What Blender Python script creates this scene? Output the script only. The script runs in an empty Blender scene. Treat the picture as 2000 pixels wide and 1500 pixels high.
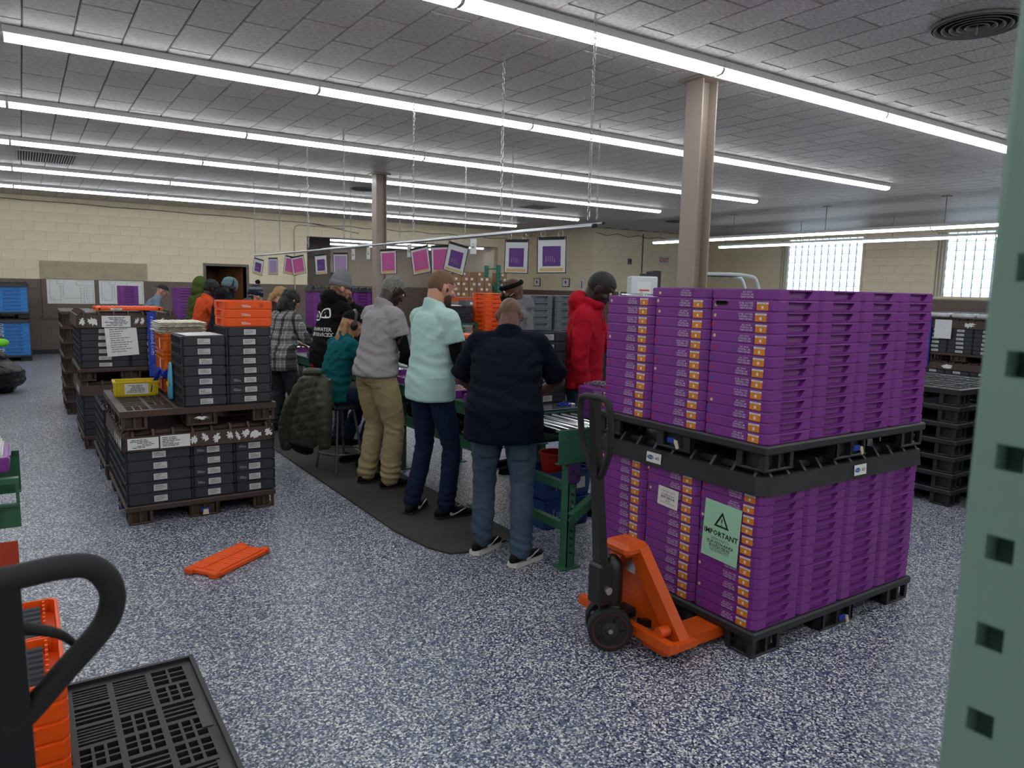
import bpy, bmesh, math, random
from mathutils import Vector, Matrix, noise
from math import pi, sin, cos, radians

S = bpy.context.scene
C = S.collection
random.seed(11)
V = Vector

# ------------------------------------------------------------------ camera, world, exposure
cam_d = bpy.data.cameras.new('camera')
cam = bpy.data.objects.new('camera', cam_d)
C.objects.link(cam)
cam_d.sensor_fit = 'HORIZONTAL'
cam_d.sensor_width = 36.0
cam_d.lens = 36.0 * 1426.5 / 2000.0
cam_d.clip_start = 0.05
cam_d.clip_end = 200
cam_d.dof.use_dof = True
cam_d.dof.focus_distance = 4.6
cam_d.dof.aperture_fstop = 6.3
R3 = Matrix(((0.832074, 0.05340754, -0.5520874),
             (-0.55418976, 0.12122901, -0.82351517),
             (0.02294709, 0.99118674, 0.13046942)))
cam.matrix_world = Matrix.Translation((0, 0, 1.67)) @ R3.to_4x4()
S.camera = cam

world = bpy.data.worlds.new('sky_world')
S.world = world
world.use_nodes = True
wn = world.node_tree.nodes
wn['Background'].inputs[0].default_value = (0.78, 0.88, 1.0, 1)
wn['Background'].inputs[1].default_value = 3.4

S.view_settings.view_transform = 'Standard'
S.view_settings.look = 'None'
S.view_settings.gamma = 1.0
S.view_settings.use_curve_mapping = False
S.view_settings.exposure = 0.0
LAMP = 12.5          # emission of the strip-light lenses
try:
    S.cycles.use_denoising = True
    S.cycles.max_bounces = 4
    S.cycles.glossy_bounces = 2
    S.cycles.transmission_bounces = 4
    S.cycles.use_light_tree = False
    S.cycles.use_adaptive_sampling = True
    S.cycles.adaptive_threshold = .03
    S.cycles.adaptive_min_samples = 16
    S.cycles.caustics_reflective = False
    S.cycles.caustics_refractive = False
    S.cycles.diffuse_bounces = 2
    S.cycles.sample_clamp_indirect = 6.0
except Exception:
    pass

# ------------------------------------------------------------------ materials
def lin(h):
    if isinstance(h, str):
        h = h.lstrip('#')
        c = [int(h[i:i + 2], 16) / 255 for i in (0, 2, 4)]
    else:
        c = list(h)
    return [(x / 12.92 if x <= .04045 else ((x + .055) / 1.055) ** 2.4) for x in c]

MATS = {}
def pm(name, col, rough=.5, metal=0.0, var=.0, vs=6.0, bump=.0, bs=40.0, stretch=None, emit=0.0, rnd=0.0, sheen=0.0, spec=None, trans=0.0):
    """principled material with procedural colour variation (noise) and bump"""
    if name in MATS:
        return MATS[name]
    m = bpy.data.materials.new(name)
    MATS[name] = m
    m.use_nodes = True
    nt = m.node_tree
    N, L = nt.nodes, nt.links
    b = N['Principled BSDF']
    c = lin(col)
    b.inputs['Base Color'].default_value = (*c, 1)
    b.inputs['Roughness'].default_value = rough
    b.inputs['Metallic'].default_value = metal
    if spec is not None:
        b.inputs['Specular IOR Level'].default_value = spec
    if sheen:
        b.inputs['Sheen Weight'].default_value = sheen
    if trans:
        b.inputs['Transmission Weight'].default_value = trans
    if emit:
        b.inputs['Emission Color'].default_value = (*c, 1)
        b.inputs['Emission Strength'].default_value = emit
    tc = N.new('ShaderNodeTexCoord')
    mp = N.new('ShaderNodeMapping')
    if stretch:
        mp.inputs['Scale'].default_value = stretch
    L.new(tc.outputs['Object'], mp.inputs['Vector'])
    if var or rnd:
        nz = N.new('ShaderNodeTexNoise')
        nz.inputs['Scale'].default_value = vs
        nz.inputs['Detail'].default_value = 2.5
        L.new(mp.outputs[0], nz.inputs['Vector'])
        rp = N.new('ShaderNodeMapRange')
        rp.inputs['From Min'].default_value = .3
        rp.inputs['From Max'].default_value = .7
        rp.inputs['To Min'].default_value = 1 - var
        rp.inputs['To Max'].default_value = 1 + var
        L.new(nz.outputs['Fac'], rp.inputs['Value'])
        val = rp.outputs[0]
        if rnd:
            oi = N.new('ShaderNodeObjectInfo')
            r2 = N.new('ShaderNodeMapRange')
            r2.inputs['To Min'].default_value = 1 - rnd
            r2.inputs['To Max'].default_value = 1 + rnd
            L.new(oi.outputs['Random'], r2.inputs['Value'])
            mu = N.new('ShaderNodeMath')
            mu.operation = 'MULTIPLY'
            L.new(val, mu.inputs[0])
            L.new(r2.outputs[0], mu.inputs[1])
            val = mu.outputs[0]
        hs = N.new('ShaderNodeVectorMath')
        hs.operation = 'SCALE'
        hs.inputs[0].default_value = c
        L.new(val, hs.inputs['Scale'])
        L.new(hs.outputs[0], b.inputs['Base Color'])
    if bump:
        n2 = N.new('ShaderNodeTexNoise')
        n2.inputs['Scale'].default_value = bs
        n2.inputs['Detail'].default_value = 2
        L.new(mp.outputs[0], n2.inputs['Vector'])
        bp = N.new('ShaderNodeBump')
        bp.inputs['Strength'].default_value = bump
        bp.inputs['Distance'].default_value = .01
        L.new(n2.outputs['Fac'], bp.inputs['Height'])
        L.new(bp.outputs[0], b.inputs['Normal'])
    return m

# ------------------------------------------------------------------ mesh builder
class G:
    def __init__(s):
        s.v, s.f, s.m = [], [], []
        s.mi = 0
    def add(s, vs, fs):
        o = len(s.v)
        s.v += [tuple(p) for p in vs]
        s.f += [tuple(i + o for i in f) for f in fs]
        s.m += [s.mi] * len(fs)
        return s
    def box(s, x0, y0, z0, x1, y1, z1, M=None):
        vs = [V((x, y, z)) for z in (z0, z1) for y in (y0, y1) for x in (x0, x1)]
        if M is not None:
            vs = [M @ p for p in vs]
        return s.add(vs, [(0, 2, 3, 1), (4, 5, 7, 6), (0, 1, 5, 4), (2, 6, 7, 3), (0, 4, 6, 2), (1, 3, 7, 5)])
    def cbox(s, c, sz, M=None):
        a = [c[i] - sz[i] / 2 for i in range(3)]
        b = [c[i] + sz[i] / 2 for i in range(3)]
        return s.box(*a, *b, M)
    def chbox(s, x0, y0, z0, x1, y1, z1, c=.01, M=None):
        """box with all edges chamfered"""
        bm = bmesh.new()
        bmesh.ops.create_cube(bm, size=1)
        for p in bm.verts:
            p.co = V(((x0 + x1) / 2 + p.co.x * (x1 - x0), (y0 + y1) / 2 + p.co.y * (y1 - y0), (z0 + z1) / 2 + p.co.z * (z1 - z0)))
        bmesh.ops.bevel(bm, geom=bm.edges[:], offset=c, segments=1, affect='EDGES')
        bm.verts.index_update()
        vs = [(M @ p.co) if M is not None else p.co.copy() for p in bm.verts]
        fs = [[q.index for q in f.verts] for f in bm.faces]
        bm.free()
        return s.add(vs, fs)
    def prism(s, poly, axis, t0, t1):
        """polygon (a,b) extruded along axis x, y or z"""
        def p3(a, b, t):
            return {'x': (t, a, b), 'y': (a, t, b), 'z': (a, b, t)}[axis]
        n = len(poly)
        vs = [p3(a, b, t0) for a, b in poly] + [p3(a, b, t1) for a, b in poly]
        fs = [tuple(range(n - 1, -1, -1)), tuple(range(n, 2 * n))]
        fs += [(i, (i + 1) % n, n + (i + 1) % n, n + i) for i in range(n)]
        return s.add(vs, fs)
    def ring(s, c, ax, ay, n):
        return [c + ax * cos(2 * pi * i / n) + ay * sin(2 * pi * i / n) for i in range(n)]
    def loft(s, rings, n=14, dome=True):
        """rings: (centre, half-axis a, half-axis b)"""
        rs = [(V(c), V(a), V(b)) for c, a, b in rings]
        if dome:
            c, a, b = rs[0]
            d = (c - rs[1][0]).normalized() * min(a.length, b.length)
            rs.insert(0, (c + d * .5, a * .86, b * .86))
            rs.insert(0, (c + d * .86, a * .5, b * .5))
            c, a, b = rs[-1]
            d = (c - rs[-3][0]).normalized() * min(a.length, b.length) if (c - rs[-3][0]).length > 1e-6 else V((0, 0, 1))
            rs.append((c + d * .5, a * .86, b * .86))
            rs.append((c + d * .86, a * .5, b * .5))
        vs = []
        for c, a, b in rs:
            vs += s.ring(c, a, b, n)
        fs = []
        for k in range(len(rs) - 1):
            for i in range(n):
                j = (i + 1) % n
                fs.append((k * n + i, k * n + j, (k + 1) * n + j, (k + 1) * n + i))
        fs.append(tuple(range(n - 1, -1, -1)))
        o = (len(rs) - 1) * n
        fs.append(tuple(range(o, o + n)))
        return s.add(vs, fs)
    def tube(s, pts, r, n=8, closed=False, dome=False, flat=None):
        pts = [V(p) for p in pts]
        k = len(pts)
        rr = r if isinstance(r, (list, tuple)) else [r] * k
        up = V((0, 0, 1))
        t0 = (pts[1] - pts[0]).normalized()
        if abs(t0.dot(up)) > .9:
            up = V((0, 1, 0))
        nrm = (up - t0 * up.dot(t0)).normalized()
        rings = []
        for i in range(k):
            if closed:
                t = (pts[(i + 1) % k] - pts[i - 1]).normalized()
            elif i == 0:
                t = t0
            elif i == k - 1:
                t = (pts[i] - pts[i - 1]).normalized()
            else:
                t = (pts[i + 1] - pts[i - 1]).normalized()
            nrm = (nrm - t * nrm.dot(t))
            nrm = nrm.normalized() if nrm.length > 1e-6 else t.orthogonal().normalized()
            bn = t.cross(nrm)
            q = flat or 1
            rings.append((pts[i], nrm * rr[i], bn * rr[i] * q))
        if not closed:
            return s.loft(rings, n, dome)
        vs, fs = [], []
        for c, a, b in rings:
            vs += s.ring(c, a, b, n)
        for q in range(k):
            q2 = (q + 1) % k
            for i in range(n):
                j = (i + 1) % n
                fs.append((q * n + i, q * n + j, q2 * n + j, q2 * n + i))
        return s.add(vs, fs)
    def cyl(s, p0, p1, r, n=12, r2=None):
        return s.tube([p0, p1], [r, r if r2 is None else r2], n)
    def lathe(s, prof, c=(0, 0, 0), n=20, cap=True):
        vs, fs = [], []
        c = V(c)
        for r, z in prof:
            vs += [c + V((r * cos(2 * pi * i / n), r * sin(2 * pi * i / n), z)) for i in range(n)]
        for k in range(len(prof) - 1):
            for i in range(n):
                j = (i + 1) % n
                fs.append((k * n + i, k * n + j, (k + 1) * n + j, (k + 1) * n + i))
        if cap:
            fs.append(tuple(range(n - 1, -1, -1)))
            o = (len(prof) - 1) * n
            fs.append(tuple(range(o, o + n)))
        return s.add(vs, fs)
    def ball(s, c, r, n=14, M=None):
        """ellipsoid; r a number or three radii"""
        r = (r, r, r) if not isinstance(r, (tuple, list)) else r
        c = V(c)
        k = max(6, n // 2 + 1)
        vs, fs = [], []
        for q in range(1, k):
            th = pi * q / k
            for i in range(n):
                ph = 2 * pi * i / n
                p = V((r[0] * sin(th) * cos(ph), r[1] * sin(th) * sin(ph), r[2] * cos(th)))
                vs.append(c + (M @ p if M is not None else p))
        for p in (V((0, 0, r[2])), V((0, 0, -r[2]))):
            vs.append(c + (M @ p if M is not None else p))
        a, b = len(vs) - 2, len(vs) - 1
        for q in range(k - 2):
            for i in range(n):
                j = (i + 1) % n
                fs.append((q * n + i, (q + 1) * n + i, (q + 1) * n + j, q * n + j))
        for i in range(n):
            j = (i + 1) % n
            fs.append((a, i, j))
            fs.append((b, (k - 2) * n + j, (k - 2) * n + i))
        return s.add(vs, fs)
    def quad(s, a, b, c, d):
        return s.add([a, b, c, d], [(0, 1, 2, 3)])
    def mesh(s, name, mats, smooth=False, angle=38):
        me = bpy.data.meshes.new(name)
        me.from_pydata([tuple(p) for p in s.v], [], s.f)
        mats = mats if isinstance(mats, (list, tuple)) else [mats]
        for m in mats:
            me.materials.append(m)
        if len(mats) > 1:
            me.polygons.foreach_set('material_index', s.m)
        if smooth:
            me.polygons.foreach_set('use_smooth', [True] * len(me.polygons))
            me.set_sharp_from_angle(angle=radians(angle))
        bm = bmesh.new()
        bm.from_mesh(me)
        bmesh.ops.recalc_face_normals(bm, faces=bm.faces[:])
        bm.to_mesh(me)
        bm.free()
        me.update()
        return me
    def build(s, name, mats, parent=None, smooth=False, angle=38, loc=None, rot=None):
        return ob(name, s.mesh(name, mats, smooth, angle), parent, loc, rot)

def ob(name, me, parent=None, loc=None, rot=None, mtx=None):
    o = bpy.data.objects.new(name, me)
    C.objects.link(o)
    if parent is not None:
        o.parent = parent
    if mtx is not None:
        o.matrix_local = mtx
    else:
        if loc is not None:
            o.location = loc
        if rot is not None:
            o.rotation_euler = rot
    return o

def tag(o, label, cat, group=None, kind=None):
    o['label'] = label
    o['category'] = cat
    if group:
        o['group'] = group
    if kind:
        o['kind'] = kind
    return o

XF = [Matrix.Identity(4), 0.0]      # placement of a whole load that is built at the origin
def thing(name, label, cat, loc=(0, 0, 0), rz=0.0, group=None):
    loc = XF[0] @ V(loc)
    rz += XF[1]
    o = ob(name, None, None, loc, (0, 0, rz))
    o.empty_display_size = .1
    return tag(o, label, cat, group)

def struct(o, label=None):
    o['kind'] = 'structure'
    if label:
        o['label'] = label
    return o

ORD = ['first', 'second', 'third', 'fourth', 'fifth', 'sixth', 'seventh', 'eighth', 'ninth', 'tenth', 'eleventh', 'twelfth', 'thirteenth', 'fourteenth', 'fifteenth', 'sixteenth', 'seventeenth', 'eighteenth']
def ordn(i, n, lo='bottom', hi='top'):
    """i counted from lo (0) among n"""
    if i == 0:
        return lo + 'most'
    if i == n - 1:
        return hi + 'most'
    if i < n / 2:
        return ORD[i] + ' from ' + lo
    return ORD[n - 1 - i] + ' from ' + hi

WS_ = bpy.data.scenes.new('workbench')     # small scene used only to evaluate modifiers and text quickly
def baked(o):
    WS_.collection.objects.link(o)
    vl = WS_.view_layers[0]
    vl.update()
    dg = vl.depsgraph
    dg.update()
    me = bpy.data.meshes.new_from_object(o.evaluated_get(dg))
    bpy.data.objects.remove(o)
    return me
TXT = {}
def text_me(s, size, mat, align='CENTER', bold=0.0, shear=0.0, sp=1.0, lsp=1.0):
    k = (s, size, mat.name, align, bold, shear, sp, lsp)
    if k in TXT:
        return TXT[k]
    cu = bpy.data.curves.new('lettering', 'FONT')
    cu.body = s
    cu.size = size
    cu.align_x = align
    cu.align_y = 'CENTER'
    cu.resolution_u = 1
    cu.offset = bold
    cu.shear = shear
    cu.space_character = sp
    cu.space_line = lsp
    o = bpy.data.objects.new('lettering', cu)
    me = baked(o)
    bpy.data.curves.remove(cu)
    me.materials.clear()
    me.materials.append(mat)
    me.name = 'lettering'
    TXT[k] = me
    return me

def frame(o, u, v):
    """matrix with x axis u, y axis v, z axis u x v, at origin o"""
    u = V(u).normalized()
    v = V(v).normalized()
    n = u.cross(v).normalized()
    v = n.cross(u)
    M = Matrix((u, v, n)).transposed().to_4x4()
    M.translation = V(o)
    return M

def text(parent, s, o, u, v, size, mat, name='lettering', **kw):
    return ob(name, text_me(s, size, mat, **kw), parent, mtx=frame(o, u, v))

PL = {}
def plate_me(w, h, t, mat):
    k = (round(w, 4), round(h, 4), round(t, 4), mat.name)
    if k not in PL:
        PL[k] = G().box(-w / 2, -h / 2, 0, w / 2, h / 2, t).mesh('sheet', mat)
    return PL[k]
def plate(parent, name, o, u, v, w, h, mat, t=.0012):
    return ob(name, plate_me(w, h, t, mat), parent, mtx=frame(o, u, v))

# shared materials
M_white = pm('white_paint', '#e4e6e6', .45)
M_paper = pm('paper', '#e6e6e4', .7, var=.03, vs=20)
M_ink = pm('ink', '#1b1b1e', .7)
M_inkgrey = pm('grey_ink', '#55565a', .7)
M_wprint = pm('white_print', '#d8c8e0', .6)
M_cream = pm('cream_block_paint', '#eee0c2', .62, var=.035, vs=3, bump=.25, bs=60, rnd=.02)
M_brown = pm('brown_block_paint', '#6f6158', .6, var=.05, vs=3, bump=.25, bs=60, rnd=.02)
M_creamj = pm('cream_mortar', '#d2c4a4', .75)
M_brownj = pm('brown_mortar', '#61544c', .75)
M_taupe = pm('taupe_paint', '#a39488', .5, var=.03, vs=2)
M_steel = pm('galvanised_steel', '#b9bdc0', .32, .9, var=.08, vs=12)
M_chrome = pm('bright_steel', '#d9dcdf', .16, 1.0)
M_green = pm('green_enamel', '#34684f', .38, var=.07, vs=8)
M_black = pm('black_plastic', '#292a2d', .48, var=.14, vs=9, bump=.1, bs=80)
M_blackp = pm('black_paint', '#151517', .35, var=.1, vs=10)
M_rubber = pm('black_rubber', '#1d1d1e', .7, var=.1, vs=14)
M_brownpl = pm('brown_plastic', '#46352d', .52, var=.12, vs=7, bump=.12, bs=60, rnd=.05)
M_purple = pm('purple_plastic', '#7f348f', .42, var=.06, vs=5, bump=.05, bs=70, rnd=.05)
M_grey = pm('charcoal_plastic', '#2d3138', .5, var=.08, vs=9, rnd=.06)
M_greyl = pm('grey_plastic', '#5b6066', .5, var=.06, vs=9, rnd=.05)
M_orange = pm('orange_plastic', '#f65a10', .45, var=.05, vs=9, rnd=.05)
M_orangep = pm('orange_paint', '#d9560f', .42, var=.1, vs=12, bump=.08, bs=50)
M_blue = pm('blue_plastic', '#2f7fc9', .45, var=.07, vs=9, rnd=.05)
M_blued = pm('dark_blue_plastic', '#1d3f7c', .45, var=.07, vs=9, rnd=.05)
M_yellow = pm('yellow_plastic', '#d9bd10', .45, var=.07, vs=12)
M_labelo = pm('orange_label', '#e0871d', .6, rnd=.06)
M_strap = pm('blue_webbing', '#1a3aa6', .6, bump=.2, bs=300)
M_card = pm('cardboard', '#9a7453', .75, var=.06, vs=5, rnd=.12)

# ------------------------------------------------------------------ the room
CZ = 3.38      # ceiling height
YB = 18.9      # back wall
XE, YE = 13.3, 15.9   # exit wall: left end, plane
XW = 18.1      # window wall
WS = 1.62      # wainscot line
X0, Y0 = -6.0, -4.5

def floor_material():
    m = bpy.data.materials.new('speckled_floor')
    m.use_nodes = True
    N, L = m.node_tree.nodes, m.node_tree.links
    b = N['Principled BSDF']
    tc = N.new('ShaderNodeTexCoord')
    def vor(scale):
        v = N.new('ShaderNodeTexVoronoi')
        v.inputs['Scale'].default_value = scale
        v.inputs['Randomness'].default_value = 1
        L.new(tc.outputs['Object'], v.inputs['Vector'])
        sp = N.new('ShaderNodeSeparateColor')
        L.new(v.outputs['Color'], sp.inputs[0])
        return sp
    v1 = vor(132)
    r = N.new('ShaderNodeValToRGB')
    r.color_ramp.interpolation = 'CONSTANT'
    els = [(0, '#2b3350'), (.14, '#4b5578'), (.28, '#777d8e'), (.42, '#9a9ea6'), (.54, '#5a6380'), (.67, '#bcbec2'), (.83, '#e8e7e4'), (.95, '#20242f')]
    cr = r.color_ramp
    cr.elements[0].position = 0
    cr.elements[0].color = (*lin(els[0][1]), 1)
    cr.elements[1].position = els[1][0]
    cr.elements[1].color = (*lin(els[1][1]), 1)
    for p, c in els[2:]:
        e = cr.elements.new(p)
        e.color = (*lin(c), 1)
    L.new(v1.outputs[0], r.inputs[0])
    nz = N.new('ShaderNodeTexNoise')
    nz.inputs['Scale'].default_value = 1.1
    nz.inputs['Detail'].default_value = 4
    L.new(tc.outputs['Object'], nz.inputs['Vector'])
    mr = N.new('ShaderNodeMapRange')
    mr.inputs['From Min'].default_value = .3
    mr.inputs['From Max'].default_value = .7
    mr.inputs['To Min'].default_value = .9
    mr.inputs['To Max'].default_value = 1.06
    L.new(nz.outputs['Fac'], mr.inputs['Value'])
    sc = N.new('ShaderNodeVectorMath')
    sc.operation = 'SCALE'
    L.new(r.outputs[0], sc.inputs[0])
    L.new(mr.outputs[0], sc.inputs['Scale'])
    L.new(sc.outputs[0], b.inputs['Base Color'])
    b.inputs['Roughness'].default_value = .34
    n2 = N.new('ShaderNodeTexNoise')
    n2.inputs['Scale'].default_value = 90
    L.new(tc.outputs['Object'], n2.inputs['Vector'])
    bp = N.new('ShaderNodeBump')
    bp.inputs['Strength'].default_value = .12
    bp.inputs['Distance'].default_value = .004
    L.new(n2.outputs['Fac'], bp.inputs['Height'])
    L.new(bp.outputs[0], b.inputs['Normal'])
    return m
M_floor = floor_material()
struct(G().box(X0, Y0, -.1, XW + .3, 31, 0).build('floor', M_floor))

# ---- ceiling: backing slab with tiles (12 x 24 inch) hung below it
M_tile = pm('ceiling_tile', '#bfb8b3', .5, var=.26, vs=26, bump=.6, bs=45, stretch=(1, 2.0, 1), rnd=.09)
M_tileb = pm('ceiling_joint', '#4c4846', .8)
ceiling = struct(G().box(X0, Y0, CZ + .0102, XW + .3, YB + .2, CZ + .15).build('ceiling', M_tileb))
TW, TL = .305, .61
def tile_g(g, x, y, w, l):
    c, z0, z1 = .007, CZ + .010, CZ
    a = (x + .0015, y + .0025, x + w - .0015, y + l - .0025)
    vs = [(a[0], a[1], z0), (a[2], a[1], z0), (a[2], a[3], z0), (a[0], a[3], z0),
          (a[0] + c, a[1] + c, z1), (a[2] - c, a[1] + c, z1), (a[2] - c, a[3] - c, z1), (a[0] + c, a[3] - c, z1)]
    g.add(vs, [(4, 7, 6, 5), (0, 4, 5, 1), (1, 5, 6, 2), (2, 6, 7, 3), (3, 7, 4, 0)])
tiles = []
nx = int((XW - X0) / TW)
for i in range(nx + 1):
    x = X0 + i * TW
    off = (i % 2) * TL / 2 + (random.random() - .5) * .02
    y = Y0 - off
    while y < YB - .05:
        ya, yb = max(y, Y0), min(y + TL, YB)
        if x + TW < XW + .01 and yb - ya > .05 and not (x > XE and yb > YE + .3):
            tiles.append((x, ya, TW, yb - ya))
        y += TL
cam_inv = cam.matrix_world.inverted()
def in_view(p, m=1.03):
    c = cam_inv @ V(p)
    if c.z > -.2:
        return None
    u, v = 1426.5 * c.x / -c.z / 1000, 1426.5 * c.y / -c.z / 750
    return (-c.z) if abs(u) < m and abs(v) < m else None
vis = []
for k, (x, y, w, l) in enumerate(tiles):
    d = in_view((x + w / 2, y + l / 2, CZ))
    if d:
        vis.append((d, k))
vis.sort()
near = set(k for d, k in vis[:300])
gs = G()
tmesh = G()
tile_g(tmesh, -TW / 2, -TL / 2, TW, TL)
tmesh.v = [(a, b, c - CZ) for a, b, c in tmesh.v]
TM = tmesh.mesh('tile', M_tile)
for k, (x, y, w, l) in enumerate(tiles):
    if k in near:
        o = ob('tile', TM, ceiling, (x + w / 2, y + l / 2, CZ + random.uniform(-.001, .001)))
        o.scale = (1, l / TL, 1)
    else:
        tile_g(gs, x, y, w, l)
o = gs.build('tile_field', M_tile, ceiling)
o['kind'] = 'stuff'

# ---- block walls
BW, BH = .4064, .2032
def block_mesh(mat, w=BW, h=BH):
    c = .007
    x, z = w / 2 - .0015, h / 2 - .0015
    vs = [(-x, 0, -z), (x, 0, -z), (x, 0, z), (-x, 0, z), (-x + c, -.005, -z + c), (x - c, -.005, -z + c), (x - c, -.005, z - c), (-x + c, -.005, z - c)]
    g = G().add(vs, [(4, 5, 6, 7), (0, 1, 5, 4), (1, 2, 6, 5), (2, 3, 7, 6), (3, 0, 4, 7)])
    return g
BC = block_mesh(M_cream).mesh('block', M_cream)
BB = block_mesh(M_brown).mesh('block', M_brown)
def block_wall(name, org, ang, length, holes=(), label=None, parts=True, zmin=0.0):
    """wall face along local +x from org, facing local -y. holes: (x0,z0,x1,z1)."""
    w = ob(name, None, None, org, (0, 0, ang))
    w['kind'] = 'structure'
    if label:
        w['label'] = label
    # backing pieces (mortar colour), cut round the holes
    xs = sorted({0, length} | {h[0] for h in holes} | {h[2] for h in holes})
    for mat, za, zb in ((M_brownj, 0, WS), (M_creamj, WS, CZ + .1)):
        g = G()
        zs = sorted({za, zb} | {z for h in holes for z in (h[1], h[3]) if za < z < zb})
        for a, b in zip(xs, xs[1:]):
            for c, d in zip(zs, zs[1:]):
                cx, cz = (a + b) / 2, (c + d) / 2
                if not any(h[0] < cx < h[2] and h[1] < cz < h[3] for h in holes):
                    g.box(a, 0, c, b, .2, d)
        g.build('mortar_backing', mat, w)
    fields = {0: G(), 1: G()}
    n = 0
    rows = int(CZ / BH + .99)
    cand = []
    M = w.matrix_world if False else Matrix.Translation(org) @ Matrix.Rotation(ang, 4, 'Z')
    for r in range(rows):
        z0, z1 = r * BH, min((r + 1) * BH, CZ)
        x = -(r % 2) * BW / 2
        while x < length:
            xa, xb = max(x, 0), min(x + BW, length)
            x += BW
            segs = [(xa, xb, z0, z1)]
            for h in holes:
                out = []
                for s in segs:
                    if s[1] <= h[0] or s[0] >= h[2] or s[3] <= h[1] or s[2] >= h[3]:
                        out.append(s)
                        continue
                    if s[0] < h[0]:
                        out.append((s[0], h[0], s[2], s[3]))
                    if s[1] > h[2]:
                        out.append((h[2], s[1], s[2], s[3]))
                    q0, q1 = max(s[0], h[0]), min(s[1], h[2])
                    if s[2] < h[1] - .02:
                        out.append((q0, q1, s[2], h[1]))
                    if s[3] > h[3] + .02:
                        out.append((q0, q1, h[3], s[3]))
                segs = out
            for s in segs:
                if s[1] - s[0] < .03 or s[3] - s[2] < .03:
                    continue
                d = in_view(M @ V(((s[0] + s[1]) / 2, 0, (s[2] + s[3]) / 2)))
                cand.append((d if (d and s[3] > zmin) else 999, s))
    cand.sort(key=lambda t: t[0])
    for i, (d, s) in enumerate(cand):
        cr = 1 if (s[2] + s[3]) / 2 > WS else 0
        if parts and i < 290 and d < 900:
            o = ob('block', BC if cr else BB, w, ((s[0] + s[1]) / 2, -.0002, (s[2] + s[3]) / 2))
            o.scale = ((s[1] - s[0]) / BW, 1, (s[3] - s[2]) / BH)
        else:
            g = fields[cr]
            b = block_mesh(None, s[1] - s[0], s[3] - s[2])
            g.add([(q[0] + (s[0] + s[1]) / 2, q[1] - .0002, q[2] + (s[2] + s[3]) / 2) for q in b.v], b.f)
    for cr, g in fields.items():
        if g.f:
            o = g.build('block_field', M_cream if cr else M_brown, w)
            o['kind'] = 'stuff'
    return w

DOOR = (3.72, 0, 4.66, 2.03)
OPEN = (6.2, 0, 12.05, 2.87)
wb = block_wall('wall_back', (X0, YB, 0), 0, XE - X0, [(DOOR[0] - X0, 0, DOOR[2] - X0, DOOR[3]), (OPEN[0] - X0, 0, OPEN[2] - X0, OPEN[3])])
we = block_wall('wall_exit', (XE, YE, 0), 0, XW - XE, zmin=1.3)
wsd = block_wall('wall_side', (XE, YB + .2, 0), -pi / 2, YB + .2 - YE, zmin=1.3)
WIN = [(2.5, 5.02), (6.8, 9.35), (11.1, 13.6)]     # distance from exit wall corner along window wall
WIN = [(15.9 - 13.37, 15.9 - 10.9), (15.9 - 9.09, 15.9 - 6.6), (15.9 - 4.8, 15.9 - 2.3)]
ww = block_wall('wall_right', (XW, YE, 0), -pi / 2, YE - Y0, [(a, 1.70, b, 3.19) for a, b in WIN], zmin=1.3)
struct(G().box(X0 - .2, Y0, 0, X0, YB, CZ + .1).build('wall_left', M_cream))
struct(G().box(X0 - .2, Y0 - .2, 0, XW + .2, Y0, CZ + .1).build('wall_front', M_cream))
struct(G().box(X0, YB - .018, 0, DOOR[0] - .06, YB - .005, .1).build('baseboard_back', pm('black_baseboard', '#2a2a2d', .6)))
# thin return wall closing behind the exit wall's end
# ---- windows of glass block
M_glass = bpy.data.materials.new('glass_block')
M_glass.use_nodes = True
nt = M_glass.node_tree
N, L = nt.nodes, nt.links
N.remove(N['Principled BSDF'])
tl = N.new('ShaderNodeBsdfTranslucent')
tp = N.new('ShaderNodeBsdfRefraction')
gl = N.new('ShaderNodeBsdfGlossy')
mx, mx2 = N.new('ShaderNodeMixShader'), N.new('ShaderNodeMixShader')
tcg = N.new('ShaderNodeTexCoord')
ngl = N.new('ShaderNodeTexNoise')
ngl.inputs['Scale'].default_value = 16
L.new(tcg.outputs['Object'], ngl.inputs['Vector'])
rpg = N.new('ShaderNodeValToRGB')
rpg.color_ramp.elements[0].position = .38
rpg.color_ramp.elements[0].color = (.07, .22, .40, 1)
rpg.color_ramp.elements[1].position = .52
rpg.color_ramp.elements[1].color = (.95, .97, 1, 1)
L.new(ngl.outputs['Fac'], rpg.inputs[0])
L.new(rpg.outputs[0], tl.inputs['Color'])
tp.inputs['Roughness'].default_value = .25
tp.inputs['IOR'].default_value = 1.05
tp.inputs['Color'].default_value = (.9, .97, 1, 1)
gl.inputs['Roughness'].default_value = .2
mx.inputs[0].default_value = .35
L.new(tl.outputs[0], mx.inputs[1])
L.new(tp.outputs[0], mx.inputs[2])
mx2.inputs[0].default_value = .06
L.new(mx.outputs[0], mx2.inputs[1])
L.new(gl.outputs[0], mx2.inputs[2])
L.new(mx2.outputs[0], N['Material Output'].inputs[0])
M_grout = pm('window_grout', '#b9bcb8', .8)
M_curt = pm('window_blind_stack', '#d8d2bd', .7)
GB = .205
gb_g = G()
q = .0985
gb_g.add([(-.02, -q, -q), (-.02, q, -q), (-.02, q, q), (-.02, -q, q), (-.035, -q + .02, -q + .02), (-.035, q - .02, -q + .02), (-.035, q - .02, q - .02), (-.035, -q + .02, q - .02)],
         [(4, 5, 6, 7), (0, 1, 5, 4), (1, 2, 6, 5), (2, 3, 7, 6), (3, 0, 4, 7)])
GBM = gb_g.mesh('glass_block', M_glass)
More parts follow.
